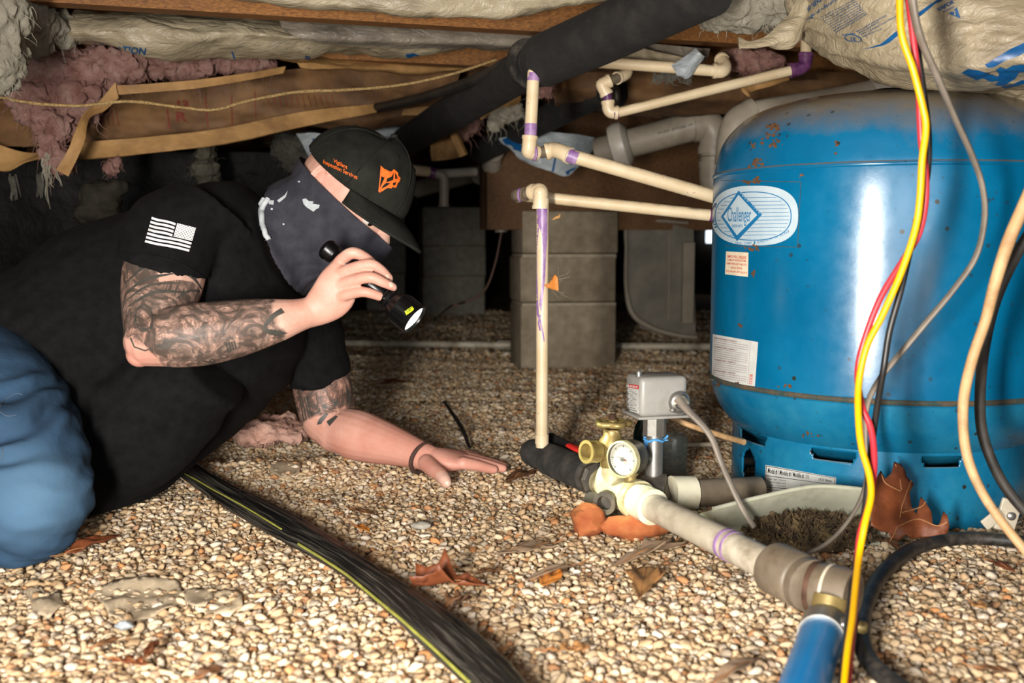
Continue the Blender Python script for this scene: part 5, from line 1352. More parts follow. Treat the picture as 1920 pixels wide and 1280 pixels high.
# ------------------------------------------------------------------ flashlight
fa0 = P(622, 474, 1.412); fa1 = P(776, 598, 1.372); fx = (fa1 - fa0).normalized(); FL = (fa1 - fa0).length
fl = thing('flashlight', 'black metal flashlight with lime label held in the right hand, lit', 'flashlight', fa0)
part('tail_cap', MB().lathe([(0, -.012), (.0135, -.012), (.0150, -.010), (.0152, -.006), (.0138, -.004), (.0138, .004), (.0115, .006), (.0115, .010), (.0135, .012), (.0135, .02)], fa0, fx, n=32), ALU, fl)
prof = [(.0125, .018)]
for k in range(16):
    h = .022 + k * .0035; prof += [(.0125, h), (.0131, h + .0006), (.0131, h + .0022), (.0125, h + .0028)]
part('barrel', MB().lathe(prof + [(.0125, FL - .05)], fa0, fx, n=32), ALU, fl)
hp = [(.0125, FL - .055), (.0155, FL - .052), (.0155, FL - .049), (.0135, FL - .048), (.0135, FL - .046), (.0160, FL - .045), (.0160, FL - .042), (.014, FL - .041), (.0145, FL - .039), (.0205, FL - .030), (.0220, FL - .028), (.0222, FL - .006), (.0228, FL - .004), (.0232, FL + .002), (.0205, FL + .002), (.0195, FL - .002), (.012, FL - .012), (.003, FL - .016)]
head_mb = MB().lathe(hp, fa0, fx, n=48, caps=False)
part('head', head_mb, ALU, fl, sharp=30)
mb = MB(); fu = fx.orthogonal().normalized(); fw = fx.cross(fu)
for k in range(12):
    a = 2 * PI * k / 12; c = fa0 + fx * (FL - .014) + (fu * math.cos(a) + fw * math.sin(a)) * .0222
    part('grip_rib', MB().box(c, (.0012, .0045, .020), Matrix(((fu * math.cos(a) + fw * math.sin(a)), (fw * math.cos(a) - fu * math.sin(a)), fx)).transposed()), ALU, fl, smooth=False)
part('lens', MB().lathe([(.0198, 0), (.015, .0016), (0, .0026)], fa0 + fx * (FL - .002), fx, n=40), emit('lit_lens', '#f4f6ee', 6.0), fl, label='glowing lens')
HB = head_mb.bvh()
decal('lime_label', [poly2d([[cq(893, 1100), cq(935, 1072), cq(947, 1086), cq(944, 1096), cq(905, 1123)]])], HB, LIME, fl, .0014, 4)
decal('label_print', [fit(text2d('POWER', bold=.02), 0, .1, 1, .45), fit(text2d('TAC', bold=.02), .1, .55, .8, .9)], HB, BLACKT, fl, .0020, 4, None, quadmap([cq(898, 1097), cq(933, 1076), cq(943, 1092), cq(906, 1116)]))
sp = bpy.data.lights.new('flashlight_beam', 'SPOT'); sp.energy = 17; sp.spot_size = math.radians(24); sp.spot_blend = .8; sp.color = (.93, 1.0, .72); sp.shadow_soft_size = .012
so = bpy.data.objects.new('flashlight_beam', sp); C.objects.link(so); so.location = fa0 + fx * (FL + .006)
so.rotation_euler = (P(1175, 920, 1.36) - so.location).to_track_quat('-Z', 'Y').to_euler()
# ------------------------------------------------------------------ overhead: bagged and paper-faced insulation
def pr(rows): return [[P(*q) for q in r] for r in rows]
def ins_sheet(rows, **k): return MB().sheet(pr(rows), **k)
def fluff(blobs, voxel=.0055, amp=.011, sc=60, seed=0, strands=0, spread=.03, long=.05, sr=.0004, sm=2):
    b = MB()
    for (cx, cy, d, rx, ry, rd) in blobs: b.ell(P(cx, cy, d), im(rx, 0, d), V((0, rd, 0)), im(0, ry, d), 18, 12)
    m = remeshed(b, voxel, sm, .5)
    for i, p in enumerate(m.v):
        q = p * sc + V((seed, seed * 2, 0))
        m.v[i] = p + m.n[i] * (amp * noise.fractal(q * .5, .8, 2.1, 4) + amp * .5 * noise.noise(q * 1.6))
    r = random.Random(seed + 11)
    for _ in range(strands):
        i = r.randrange(len(m.n)); p = m.v[i]; n = m.n[i]
        if n.y > .3: continue
        pts_ = [p]; dr = (n + V((r.uniform(-1, 1), r.uniform(-1, .3), r.uniform(-1.2, .2)))).normalized()
        L = long * r.uniform(.3, 1)
        for j in range(4): dr = (dr + V((r.uniform(-.8, .8), r.uniform(-.6, .6), r.uniform(-1.0, .3)))).normalized(); pts_.append(pts_[-1] + dr * L / 4)
        m.tube(pts_, [sr * 1.6, sr * 1.3, sr, sr * .8, sr * .3], 5, smooth=2, caps=False)
    m.mi = [0] * len(m.f)
    return m

# strip of bagged insulation in front of the nearest joist
mb = ins_sheet([[(380, -60, 1.70), (700, -40, 1.74), (1000, -40, 1.79), (1300, -60, 1.84)], [(400, -22, 1.70), (700, 2, 1.74), (1000, 4, 1.79), (1220, -24, 1.83)], [(420, -6, 1.72), (620, 16, 1.75), (800, 31, 1.77), (960, 30, 1.80), (1200, -4, 1.86)], [(430, -8, 1.80), (700, 18, 1.83), (900, 26, 1.84), (1200, -8, 1.90)]],
                nu=110, nv=22, thick=.02, amp=.012, scale=(7, 7, 24), tdir=(0, 0, -1), seed=2.0)
solo('insulation_bag', mb, BAG, 'strip of white plastic bagged insulation along the very top edge, before the nearest joist', 'insulation', 'bagged insulation under the floor')
# main bag between first and second joist
t = thing('insulation_batt', 'long white plastic bagged insulation batt between the two nearest joists, upper left', 'insulation', P(500, 100, 2.05), 'bagged insulation under the floor')
mb = ins_sheet([[(104, 22, 1.92), (300, 30, 1.96), (500, 38, 2.02), (760, 50, 2.10), (1040, 62, 2.20)], [(100, 50, 1.84), (300, 55, 1.88), (500, 68, 1.95), (760, 82, 2.06), (1030, 78, 2.18)], [(106, 76, 1.88), (250, 92, 1.92), (430, 112, 2.0), (640, 110, 2.1), (830, 103, 2.16), (1020, 76, 2.24)], [(112, 70, 2.05), (300, 84, 2.1), (640, 96, 2.22), (1010, 72, 2.32)]],
                nu=150, nv=34, thick=.03, amp=.020, scale=(5, 6, 20), octv=4, tdir=(0, -.6, -.4), seed=4.0, amp2=.007)
bagA = part('bag', mb, BAG, t)
BA = mb.bvh()
part('fluffy_end', fluff([(118, 55, 1.88, 22, 30, .06), (108, 66, 1.86, 12, 18, .04)], seed=3, strands=60, long=.03), WHITEF, t)
mb = ins_sheet([[(520, 36, 1.98), (700, 42, 2.02), (1010, 62, 2.12)], [(540, 62, 1.96), (720, 74, 2.01), (1020, 84, 2.12)], [(600, 78, 1.99), (760, 90, 2.05), (1000, 88, 2.16)]], nu=90, nv=14, thick=.004, amp=.012, scale=(9, 9, 26), seed=8)
part('clear_overlap', mb, BAG_SHADE, t)
q = quadmap([(170, 78), (275, 88), (272, 104), (168, 92)])
decal('bag_print', [fit(text2d('INSULATION', bold=.03), 0, .1, 1, .9)], BA, INK_BLUE, t, .0012, 8, None, q)
decal('bag_print', [poly2d([[(760, 101), (775, 99), (787, 103), (776, 108), (763, 107)]]), poly2d([[(850, 100), (868, 96), (870, 99), (853, 103)]]), stroke([(435, 96), (440, 110)], 3), fit(text2d('R-13', bold=.03), 572, 104, 612, 114)], BA, INK_BLUE, t, .0012, 8)

# white fluff at the far left
solo('fluffy_batt', fluff([(0, 20, 1.50, 40, 60, .08), (2, 90, 1.50, 32, 60, .07), (-12, 140, 1.5, 30, 40, .06)], seed=5, strands=160, amp=.008, long=.03), WHITEF, 'white fluffy insulation hanging at the far left edge', 'insulation')
solo('fluffy_batt', fluff([(70, 40, 1.78, 34, 34, .07), (66, 68, 1.78, 26, 28, .06), (86, 92, 1.80, 10, 12, .03)], seed=6, strands=60, long=.03), WHITEF, 'white fluffy batt end just right of the far left fluff', 'insulation')

# pink batt with its kraft edge
t = thing('pink_batt', 'torn pink fibreglass batt with a folded kraft paper edge hanging at upper left', 'insulation', P(120, 250, 2.0))
m = fluff([(90, 140, 2.02, 70, 45, .07), (190, 125, 2.05, 90, 32, .07), (300, 122, 2.1, 100, 24, .06), (420, 118, 2.14, 90, 18, .05), (70, 190, 2.0, 48, 50, .06), (100, 235, 1.98, 42, 50, .05), (105, 285, 1.97, 26, 38, .035), (150, 180, 2.02, 45, 40, .06)], voxel=.006, amp=.022, sc=48, seed=9, strands=420, long=.05, sr=.00045)
part('fibreglass', m, PINK, t)
mb = ins_sheet([[(210, 160, 1.93), (260, 158, 1.94), (360, 150, 1.98), (450, 138, 2.03), (535, 124, 2.08)], [(214, 178, 1.935), (262, 174, 1.945), (360, 166, 1.985), (450, 152, 2.035), (530, 136, 2.085)]], nu=70, nv=8, thick=.003, amp=.005, scale=(12, 12, 12), seed=1)
part('kraft_edge', mb, KRAFT, t)
mb = ins_sheet([[(216, 154, 1.92), (186, 190, 1.92), (160, 212, 1.91), (140, 250, 1.90), (128, 280, 1.90), (105, 318, 1.90)], [(222, 184, 1.925), (196, 208, 1.93), (168, 222, 1.925), (160, 262, 1.915), (146, 295, 1.91), (128, 331, 1.91)]], nu=60, nv=8, thick=.003, amp=.006, scale=(14, 14, 14), seed=3)
part('kraft_flap', mb, KRAFT, t)
mb = MB(); rr = random.Random(4)
for k in range(16):
    p = P(86 + rr.uniform(-10, 12), 290 + rr.uniform(-20, 12), 1.95); pts_ = [p]
    for j in range(6): p = p + V((rr.uniform(-.003, .006), rr.uniform(-.003, .003), -rr.uniform(.008, .020 if k < 5 else .011))); pts_.append(p)
    mb.tube(pts_, [.0022, .002, .0018, .0016, .0013, .0009, .0004], 6, smooth=3)
part('hanging_strands', mb, WHITEF, t)

# kraft faced batts sagging behind
t = thing('kraft_batt', 'large sagging brown kraft paper faced batt behind the twine, upper left', 'insulation', P(400, 260, 2.3), 'paper faced batts')
mb = ins_sheet([[(-40, 190, 2.25), (150, 170, 2.22), (330, 160, 2.24), (520, 132, 2.30), (720, 118, 2.42), (860, 112, 2.55)], [(-40, 240, 2.22), (150, 230, 2.2), (330, 215, 2.22), (520, 188, 2.28), (720, 165, 2.40), (860, 140, 2.52)], [(-40, 275, 2.22), (150, 272, 2.18), (330, 256, 2.2), (520, 226, 2.26), (700, 198, 2.38), (850, 166, 2.5)]], nu=120, nv=26, thick=.05, amp=.016, scale=(4, 5, 9), octv=4, seed=6, tdir=(0, -1, -.2))
part('facing', mb, KRAFT_SHADED, t); KB = mb.bvh()
mb = ins_sheet([[(-40, 258, 2.16), (60, 288, 2.16), (150, 268, 2.13), (300, 256, 2.15), (420, 240, 2.19), (560, 212, 2.26), (705, 196, 2.37)], [(-40, 300, 2.15), (10, 322, 2.15), (70, 300, 2.14), (150, 299, 2.12), (300, 287, 2.14), (420, 270, 2.18), (560, 240, 2.25), (705, 212, 2.36)]], nu=110, nv=10, thick=.004, amp=.008, scale=(6, 6, 10), seed=7)
part('stapling_flange', mb, KRAFT, t)
sh = [stroke([(314, 205), (318, 243)], 3), stroke([(385, 180), (390, 240)], 2.5), stroke([(434, 178), (436, 240)], 2.5), stroke([(478, 172), (480, 222)], 2), fit(text2d('R', bold=.05), 330, 210, 352, 228), fit(text2d('13', bold=.05), 332, 188, 354, 206)]
sh += [stroke([(190 + 9 * k, 200), (196 + 9 * k, 236)], 1.6) for k in range(4)] + [stroke([(500 + 11 * k, 178), (506 + 11 * k, 200)], 1.4) for k in range(12)]
decal('facing_print', sh, KB, INK_RED, t, .0015, 10)
t = thing('kraft_batt', 'narrow kraft faced batt behind the twine, left of the black foam pipe', 'insulation', P(750, 150, 2.45), 'paper faced batts')
mb = ins_sheet([[(520, 108, 2.2), (700, 112, 2.32), (880, 108, 2.45), (1010, 96, 2.5)], [(560, 122, 2.18), (700, 130, 2.3), (860, 132, 2.42), (1000, 120, 2.48)], [(600, 118, 2.25), (720, 136, 2.38), (860, 130, 2.5), (1000, 116, 2.55)]], nu=80, nv=14, thick=.02, amp=.010, scale=(7, 7, 10), seed=10, tdir=(0, -.6, -.5))
part('facing', mb, KRAFT, t)
t = thing('kraft_batt', 'kraft faced batt under the black cable, above the cap', 'insulation', P(720, 220, 2.7), 'paper faced batts')
mb = ins_sheet([[(560, 190, 2.55), (700, 182, 2.6), (860, 168, 2.7), (960, 160, 2.8)], [(560, 225, 2.5), (700, 222, 2.56), (840, 205, 2.66), (960, 196, 2.8)], [(560, 240, 2.56), (690, 246, 2.62), (830, 228, 2.72), (960, 215, 2.86)]], nu=80, nv=16, thick=.03, amp=.014, scale=(6, 6, 12), seed=12, tdir=(0, -.7, -.5))
part('facing', mb, KRAFT_SHADED, t)
part('flange', ins_sheet([[(756, 205, 2.54), (800, 200, 2.56), (815, 205, 2.57)], [(752, 216, 2.54), (800, 216, 2.56), (812, 212, 2.57)]], nu=20, nv=6, thick=.003, amp=.004, seed=2), KRAFT, t)
t = thing('kraft_batt', 'dark kraft faced batt above the slanting cream pipe and tank', 'insulation', P(1300, 220, 2.6), 'paper faced batts')
mb = ins_sheet([[(1040, 130, 2.25), (1200, 140, 2.3), (1400, 150, 2.35), (1700, 150, 2.4)], [(1040, 185, 2.3), (1200, 190, 2.3), (1400, 196, 2.35), (1700, 185, 2.4)], [(1040, 205, 2.45), (1200, 214, 2.5), (1400, 212, 2.5), (1700, 200, 2.5)]], nu=90, nv=18, thick=.05, amp=.018, scale=(4, 5, 10), octv=4, seed=14, tdir=(0, -.7, -.5))
part('facing', mb, KRAFT_SHADED, t)
# torn scraps in the middle
t = thing('kraft_scrap', 'torn kraft flap with crumpled pink fibreglass hanging right of the cap', 'insulation', P(830, 300, 2.6))
part('flap', ins_sheet([[(805, 246, 2.58), (822, 240, 2.6), (838, 236, 2.62)], [(806, 275, 2.57), (830, 270, 2.6), (858, 262, 2.62)], [(808, 302, 2.57), (836, 300, 2.6), (866, 294, 2.62)]], nu=24, nv=20, thick=.004, amp=.012, scale=(20, 20, 20), seed=5), KRAFT, t)
part('wood_lath', MB().tube([P(838, 222, 2.5), P(870, 292, 2.5)], S(9, 2.5), 4, up=(0.5, -1, 0)), KRAFT, t, smooth=False)
part('fibreglass', fluff([(865, 235, 2.62, 22, 30, .05), (885, 225, 2.62, 18, 24, .05)], seed=21, strands=80, long=.05), PINK, t)
t = thing('kraft_scrap', 'crumpled kraft paper scrap with pale fluff left of the dropping cream pipe', 'insulation', P(930, 215, 2.5))
part('flap', ins_sheet([[(894, 190, 2.42), (925, 172, 2.44), (965, 168, 2.46)], [(896, 210, 2.42), (930, 190, 2.44), (975, 182, 2.46)], [(900, 226, 2.42), (935, 202, 2.45), (968, 196, 2.48)]], nu=26, nv=18, thick=.004, amp=.016, scale=(18, 18, 18), seed=9), KRAFT, t)
part('fluff', fluff([(950, 212, 2.5, 26, 16, .04), (925, 232, 2.5, 12, 16, .03), (970, 205, 2.5, 16, 14, .03)], seed=23, strands=90, long=.05), WHITEF, t)
solo('pink_scrap', fluff([(1024, 160, 2.1, 14, 22, .03), (1010, 172, 2.1, 8, 12, .02)], seed=25, strands=60, long=.03), PINK, 'small pink fluff tuft beside the top of the dropping cream pipe', 'insulation')
solo('pink_scrap', fluff([(1400, 112, 2.1, 38, 20, .05), (1440, 120, 2.1, 30, 18, .05), (1415, 135, 2.08, 16, 14, .03)], seed=27, strands=110, long=.04), PINK, 'pink fibreglass scrap above the slanting cream pipe, left of the purple elbow', 'insulation')
solo('kraft_curl', MB().tube([P(1404, 180, 1.98), P(1398, 168, 1.99), P(1410, 156, 2.0), P(1440, 152, 2.0), P(1478, 146, 2.02)], [.004, .012, .016, .012, .005], 12, smooth=6, flat=.5), KRAFT, 'curled scrap of kraft paper hanging behind the slanting cream pipe', 'paper')
# torn plastic right of the foam pipe
t = thing('torn_plastic', 'torn white and grey plastic sheet hanging right of the black foam pipe', 'plastic sheet', P(1200, 120, 2.0))
part('white_sheet', ins_sheet([[(1060, 90, 1.98), (1130, 82, 1.99), (1200, 92, 2.0), (1290, 110, 2.02)], [(1060, 112, 1.97), (1130, 108, 1.98), (1220, 122, 2.0), (1280, 138, 2.02)]], nu=50, nv=14, thick=.004, amp=.010, scale=(24, 10, 24), seed=31), BAG, t)
part('grey_sheet', ins_sheet([[(1170, 80, 2.05), (1250, 84, 2.05), (1330, 92, 2.06)], [(1210, 104, 2.04), (1270, 112, 2.05), (1325, 108, 2.06)], [(1250, 138, 2.04), (1280, 134, 2.05), (1310, 118, 2.06)]], nu=40, nv=16, thick=.003, amp=.012, scale=(16, 10, 16), seed=33), BAG_SHADE, t)
part('torn_tail', ins_sheet([[(1262, 128, 1.93), (1284, 108, 1.93), (1306, 92, 1.93)], [(1266, 136, 1.92), (1284, 132, 1.92), (1312, 100, 1.92)], [(1278, 140, 1.93), (1292, 142, 1.93), (1318, 104, 1.93)]], nu=24, nv=14, thick=.004, amp=.010, scale=(20, 20, 20), seed=35), BAG_BLUE, t)
mb = MB(); rr = random.Random(8)
for k in range(40):
    p = P(rr.uniform(1225, 1295), rr.uniform(132, 144), 1.95); mb.tube([p, p + V((rr.uniform(-.01, .01), 0, -rr.uniform(.004, .014))), p + V((rr.uniform(-.014, .014), 0, -rr.uniform(.012, .022)))], [.0022, .0015, .0005], 5, smooth=2)
part('fibres', mb, GREYF, t)

# big printed bag at the right
t = thing('insulation_bag', 'big sagging white plastic insulation bag with blue printing above the tank', 'insulation', P(1720, 165, 1.3), 'bagged insulation under the floor')
mb = ins_sheet([[(1420, -130, 1.60), (1560, -140, 1.50), (1740, -150, 1.42), (1960, -150, 1.36), (2100, -150, 1.34)], [(1462, -40, 1.56), (1580, -40, 1.40), (1740, -30, 1.30), (1940, -30, 1.24), (2100, -30, 1.24)],
                 [(1478, 20, 1.55), (1590, 40, 1.38), (1740, 60, 1.27), (1940, 60, 1.20), (2100, 60, 1.20)], [(1492, 54, 1.56), (1575, 92, 1.42), (1720, 128, 1.29), (1930, 130, 1.22), (2100, 130, 1.22)], [(1500, 64, 1.62), (1570, 112, 1.54), (1660, 152, 1.46), (1760, 168, 1.40), (1930, 166, 1.36), (2100, 166, 1.36)], [(1520, 50, 1.75), (1660, 120, 1.70), (1760, 140, 1.66), (1930, 140, 1.62), (2100, 140, 1.6)]],
                nu=190, nv=110, thick=.03, amp=.011, scale=(5, 5, 13), octv=4, seed=17, tdir=(0, -.8, -.3),
                fold=lambda u, v: .0045 * math.sin(46 * v + 6 * u + 3.0 * noise.noise(V((u * 3, v * 5, 0)))) * min(1, max(0, (v - .38) / .22)) * (1 - .4 * u) + .004 * abs(noise.noise(V((u * 9, v * 22, 4)))))
part('bag', mb, BAG, t, sharp=False); BB = mb.bvh()
def c7(x, y): return (1380 + x / 3.556, y / 3.556)
def pd7(l): return poly2d([[c7(*p) for p in l]])
sh = [pd7([(850, 330), (960, 297), (1035, 240), (1085, 200), (1092, 228), (1045, 268), (975, 308)]), pd7([(1180, 155), (1186, 112), (1250, 62), (1340, 5), (1400, -20), (1410, -8), (1330, 28), (1255, 90), (1200, 135)]),
      pd7([(1420, 92), (1475, 50), (1496, 125)]), pd7([(1660, 430), (1760, 370), (1830, 330), (1920, 285), (1960, 262), (1960, 330), (1890, 372), (1800, 402), (1720, 442), (1680, 447)]),
      pd7([(1505, 480), (1550, 455), (1620, 465), (1690, 488), (1745, 505), (1755, 490), (1730, 462), (1760, 442), (1800, 455), (1850, 430), (1900, 425), (1960, 428), (1960, 475), (1890, 478), (1860, 520), (1785, 568), (1725, 562), (1752, 535), (1700, 540), (1645, 515), (1605, 530), (1560, 508)]),
      pd7([(1765, 575), (1850, 555), (1900, 530), (1960, 520), (1960, 545), (1880, 565), (1800, 588)])]
for s_ in sh: decal('printed_mark', [s_], BB, INK_BLUE, t, .0012, 8)
sh = []
def rot_line(tx, x0, y0, x1, y1, h, bold=.01):
    dx, dy = x1 - x0, y1 - y0; L_ = math.hypot(dx, dy); nx_, ny_ = dy / L_ * h, -dx / L_ * h
    vs_, ts_ = fit(text2d(tx, bold=bold), 0, 0, 1, 1); q_ = quadmap([(x0 + nx_, y0 + ny_), (x1 + nx_, y1 + ny_), (x1, y1), (x0, y0)])
    return [q_(*v) for v in vs_], ts_
sh.append(rot_line('Thermal and', *c7(375, 160), *c7(575, 5), 11, .02))
sh.append(rot_line('avoid danger of suffocation', *c7(408, 190), *c7(690, 0), 7, .015))
for k, tx in enumerate(('this product is designed to be installed', 'in wall, floor and ceiling cavities only', 'keep bag closed until the job is ready', 'do not leave facing exposed to a flame', 'cut to length and press into the space', 'recommended clearance from any light', 'wear gloves, mask and long sleeves', 'see manual for further instructions', 'read before opening this package')):
    sh.append(rot_line(tx, *c7(572 + 12 * k, 120 + 13 * k), *c7(800 + 12 * k - 2 * k, 2 + 13 * k - k), 3.0, .01))
for k, tx in enumerate(('MEETS WHITE AND BLANKETS', 'WITH FACING SPACING', 'SURFACE BURNING CHARACTERISTICS', 'MADE IN U.S.A.')):
    sh.append(rot_line(tx, *c7(810 + 14 * k, 218 + 10 * k), *c7((1010, 960, 1080, 980)[k], (105, 150, 112, 195)[k]), 2.6, .01))
sh.append(rot_line('VAPOR', *c7(1352, 80), *c7(1460, 25), 7.5, .03))
sh.append(rot_line('BARRIER', *c7(1388, 84), *c7(1460, 50), 2.8, .01))
sh.append(poly2d([[c7(785 + 58 * math.cos(a), 255 + 26 * math.sin(a) + 10 * math.cos(a)) for a in [k * PI / 12 for k in range(24)]], [c7(785 + 52 * math.cos(a), 255 + 20 * math.sin(a) + 10 * math.cos(a)) for a in [k * PI / 12 for k in range(24)]][::-1]]))
sh.append(rot_line('UL', *c7(768, 268), *c7(806, 272), 7, .02)); sh.append(rot_line('CLASSIFIED', *c7(708, 236), *c7(800, 232), 3.2, .01))
decal('bag_small_print', sh, BB, INK_BLUE, t, .0012, 8)
decal('triangle_mark', [rot_line('7', *c7(1455, 108), *c7(1478, 96), 9, .02)], BB, BAG, t, .0020, 6)
solo('fluffy_batt', fluff([(1360, 18, 1.62, 44, 34, .07), (1420, 20, 1.62, 40, 32, .07), (1455, 10, 1.62, 30, 40, .06), (1395, 46, 1.62, 30, 16, .04)], seed=41, amp=.011, strands=90, long=.025), WHITEF, 'white fluffy insulation left of the big printed bag', 'insulation')
t = thing('plastic_tail', 'twisted white plastic tail hanging from the printed bag, left side', 'plastic sheet', P(1440, 80, 1.5))
part('tail', ins_sheet([[(1500, -20, 1.50), (1480, 30, 1.50), (1450, 62, 1.49), (1415, 76, 1.48), (1384, 70, 1.48)], [(1520, -10, 1.49), (1500, 40, 1.485), (1466, 76, 1.475), (1425, 86, 1.47), (1386, 90, 1.47)], [(1540, 10, 1.51), (1512, 56, 1.50), (1474, 88, 1.49), (1430, 88, 1.485), (1388, 91, 1.48)]], nu=60, nv=18, thick=.004, amp=.010, scale=(16, 16, 16), seed=43), BAG, t)
t = thing('plastic_scrap', 'torn crumpled white plastic scraps lying over the back of the tank top', 'plastic sheet', P(1870, 200, 1.5))
part('torn_sheet', ins_sheet([[(1815, 168, 1.42), (1870, 162, 1.40), (1960, 160, 1.38)], [(1832, 190, 1.44), (1880, 184, 1.43), (1960, 190, 1.42)], [(1845, 208, 1.47), (1890, 204, 1.46), (1960, 216, 1.45)]], nu=50, nv=24, thick=.004, amp=.018, scale=(18, 12, 18), octv=4, seed=45), BAG, t)
part('grey_sleeve', ins_sheet([[(1740, 172, 1.60), (1780, 174, 1.60), (1840, 178, 1.58)], [(1745, 186, 1.58), (1790, 190, 1.58), (1846, 196, 1.56)], [(1760, 196, 1.60), (1800, 200, 1.60), (1850, 205, 1.58)]], nu=36, nv=16, thick=.01, amp=.012, scale=(18, 12, 18), seed=46), BAG_SHADE, t)

# far scraps
t = thing('hanging_scrap', 'far tuft of dirty fluff with a blue printed plastic scrap above the cap', 'insulation', P(570, 290, 2.6))
part('fluff', fluff([(540, 275, 2.6, 30, 26, .05), (555, 305, 2.6, 22, 24, .04)], seed=51, strands=70, long=.05), GREYF, t)
mb = ins_sheet([[(556, 252, 2.56), (590, 250, 2.56), (615, 256, 2.58)], [(570, 275, 2.55), (590, 280, 2.55), (606, 276, 2.57)], [(582, 298, 2.56), (590, 305, 2.56), (598, 296, 2.57)]], nu=24, nv=20, thick=.004, amp=.006, scale=(16, 16, 16), seed=52)
part('plastic', mb, BAG_BLUE, t); decal('scrap_print', [fit(text2d('UF', bold=.08), 586, 260, 606, 296)], mb.bvh(), INK_BLUE, t, .001, 6)
t = thing('hanging_plastic', 'cool white plastic sheet with blue edge hanging behind the upper cream elbow', 'plastic sheet', P(1020, 330, 2.75))
mb = ins_sheet([[(935, 262, 2.72), (990, 248, 2.74), (1060, 252, 2.76), (1112, 258, 2.78)], [(960, 285, 2.70), (1010, 288, 2.72), (1060, 290, 2.74), (1108, 282, 2.78)], [(985, 300, 2.72), (1030, 320, 2.73), (1062, 330, 2.74), (1085, 305, 2.76)]], nu=44, nv=26, thick=.006, amp=.014, scale=(10, 10, 14), seed=55)
part('plastic', mb, BAG_BLUE, t)
decal('edge_print', [poly2d([[(940, 262), (950, 258), (985, 276), (980, 286), (955, 278)]]), stroke([(1042, 292), (1036, 322)], 4), poly2d([[(1060, 322), (1080, 312), (1074, 324), (1062, 328)]])], mb.bvh(), INK_BLUE, t, .001, 8)
solo('plastic_scrap', ins_sheet([[(640, 235, 2.72), (700, 232, 2.74), (770, 238, 2.78)], [(640, 250, 2.70), (700, 252, 2.72), (770, 246, 2.76)], [(640, 262, 2.72), (690, 262, 2.74), (760, 252, 2.8)]], nu=40, nv=14, thick=.006, amp=.010, scale=(10, 10, 22), seed=57), BAG_BLUE, 'greyish plastic film sagging just above the cap crown', 'plastic sheet')
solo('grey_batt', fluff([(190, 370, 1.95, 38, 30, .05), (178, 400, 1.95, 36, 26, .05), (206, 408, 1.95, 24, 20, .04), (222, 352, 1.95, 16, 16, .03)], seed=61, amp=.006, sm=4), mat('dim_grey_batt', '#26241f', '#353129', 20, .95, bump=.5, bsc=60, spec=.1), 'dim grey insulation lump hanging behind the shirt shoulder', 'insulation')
solo('pink_scrap', fluff([(212, 314, 2.1, 14, 18, .03)], seed=63, strands=30, long=.03), PINK, 'small dull pink tuft hanging above the dim grey lump', 'insulation')
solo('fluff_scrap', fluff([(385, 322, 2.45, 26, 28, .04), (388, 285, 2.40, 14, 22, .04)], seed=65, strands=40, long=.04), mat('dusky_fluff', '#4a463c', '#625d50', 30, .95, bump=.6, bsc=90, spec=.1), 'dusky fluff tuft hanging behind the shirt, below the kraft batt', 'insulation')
mb = MB(); rr = random.Random(12)
for k in range(9):
    p = P(22 + rr.uniform(-6, 8), 330 + rr.uniform(-4, 4), 2.0); mb.tube([p, p + V((.004, 0, -.02)), p + V((rr.uniform(-.004, .012), 0, -.045))], [.002, .0016, .0006], 6, smooth=3)
for k in range(9):
    p = P(74 + rr.uniform(-5, 5), 326 + rr.uniform(-4, 4), 2.0); mb.tube([p, p + V((.001, 0, -.02)), p + V((rr.uniform(-.006, .006), 0, -.045))], [.002, .0016, .0006], 6, smooth=3)
setp(solo('straw_tufts', mb, GREYF, 'pale straw-like fibres hanging at the far left under the kraft batt', 'insulation'), kind='stuff')
# black plastic, widened and hung here to darken the left background
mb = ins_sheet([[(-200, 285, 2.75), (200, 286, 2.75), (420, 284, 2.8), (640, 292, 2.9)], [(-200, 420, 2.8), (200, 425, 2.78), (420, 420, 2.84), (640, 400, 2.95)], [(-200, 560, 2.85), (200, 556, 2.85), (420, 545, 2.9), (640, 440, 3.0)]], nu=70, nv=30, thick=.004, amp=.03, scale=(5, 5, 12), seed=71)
solo('black_backdrop_sheeting', mb, BLACKP, 'black plastic sheeting, widened to keep the background dark behind the man', 'plastic sheet')
# twine strung across
mb = MB().tube([P(*q) for q in [(-20, 178, 1.62), (60, 193, 1.64), (150, 198, 1.66), (240, 190, 1.68), (330, 200, 1.70), (400, 206, 1.71), (470, 188, 1.74), (560, 172, 1.78), (660, 168, 1.82), (760, 158, 1.86), (850, 138, 1.90), (930, 112, 1.95)]], .0026, 8, smooth=8, jit=.25)
solo('twine', mb, ROPE, 'tan twine strung in a wavy line across the kraft batts', 'twine')
# ------------------------------------------------------------------ wires and cables at the right
def cable(name, pts, rpx, m, label, cat='wire', flat=None, group=None, n=12, sub=6):
    mb = MB().tube([P(*q) for q in pts], [S(rpx, q[2]) for q in pts] if not isinstance(rpx, list) else [S(r, q[2]) for r, q in zip(rpx, pts)], n, smooth=sub, flat=flat)
    return solo(name, mb, m, label, cat, group)
dz = lambda y: 1.06 - .12 * min(1, max(0, (y - 700) / 500)) - .15 * max(0, (y - 1040) / 270)
def w(l, o=0): return [(x, y, dz(y) + o) for x, y in l]
cable('pump_wire', w([(1686, -40), (1690, 60), (1712, 130), (1730, 200), (1736, 240), (1729, 300), (1725, 370), (1716, 430), (1690, 510), (1655, 590), (1625, 650), (1610, 720), (1610, 790), (1616, 840), (1630, 890), (1633, 930), (1622, 980), (1611, 1040), (1604, 1100), (1598, 1160), (1589, 1220), (1580, 1310)], -.004), 6.6, W_YEL, 'yellow pump wire twisted with the red and black wires', 'wire', None, 'twisted pump wires')
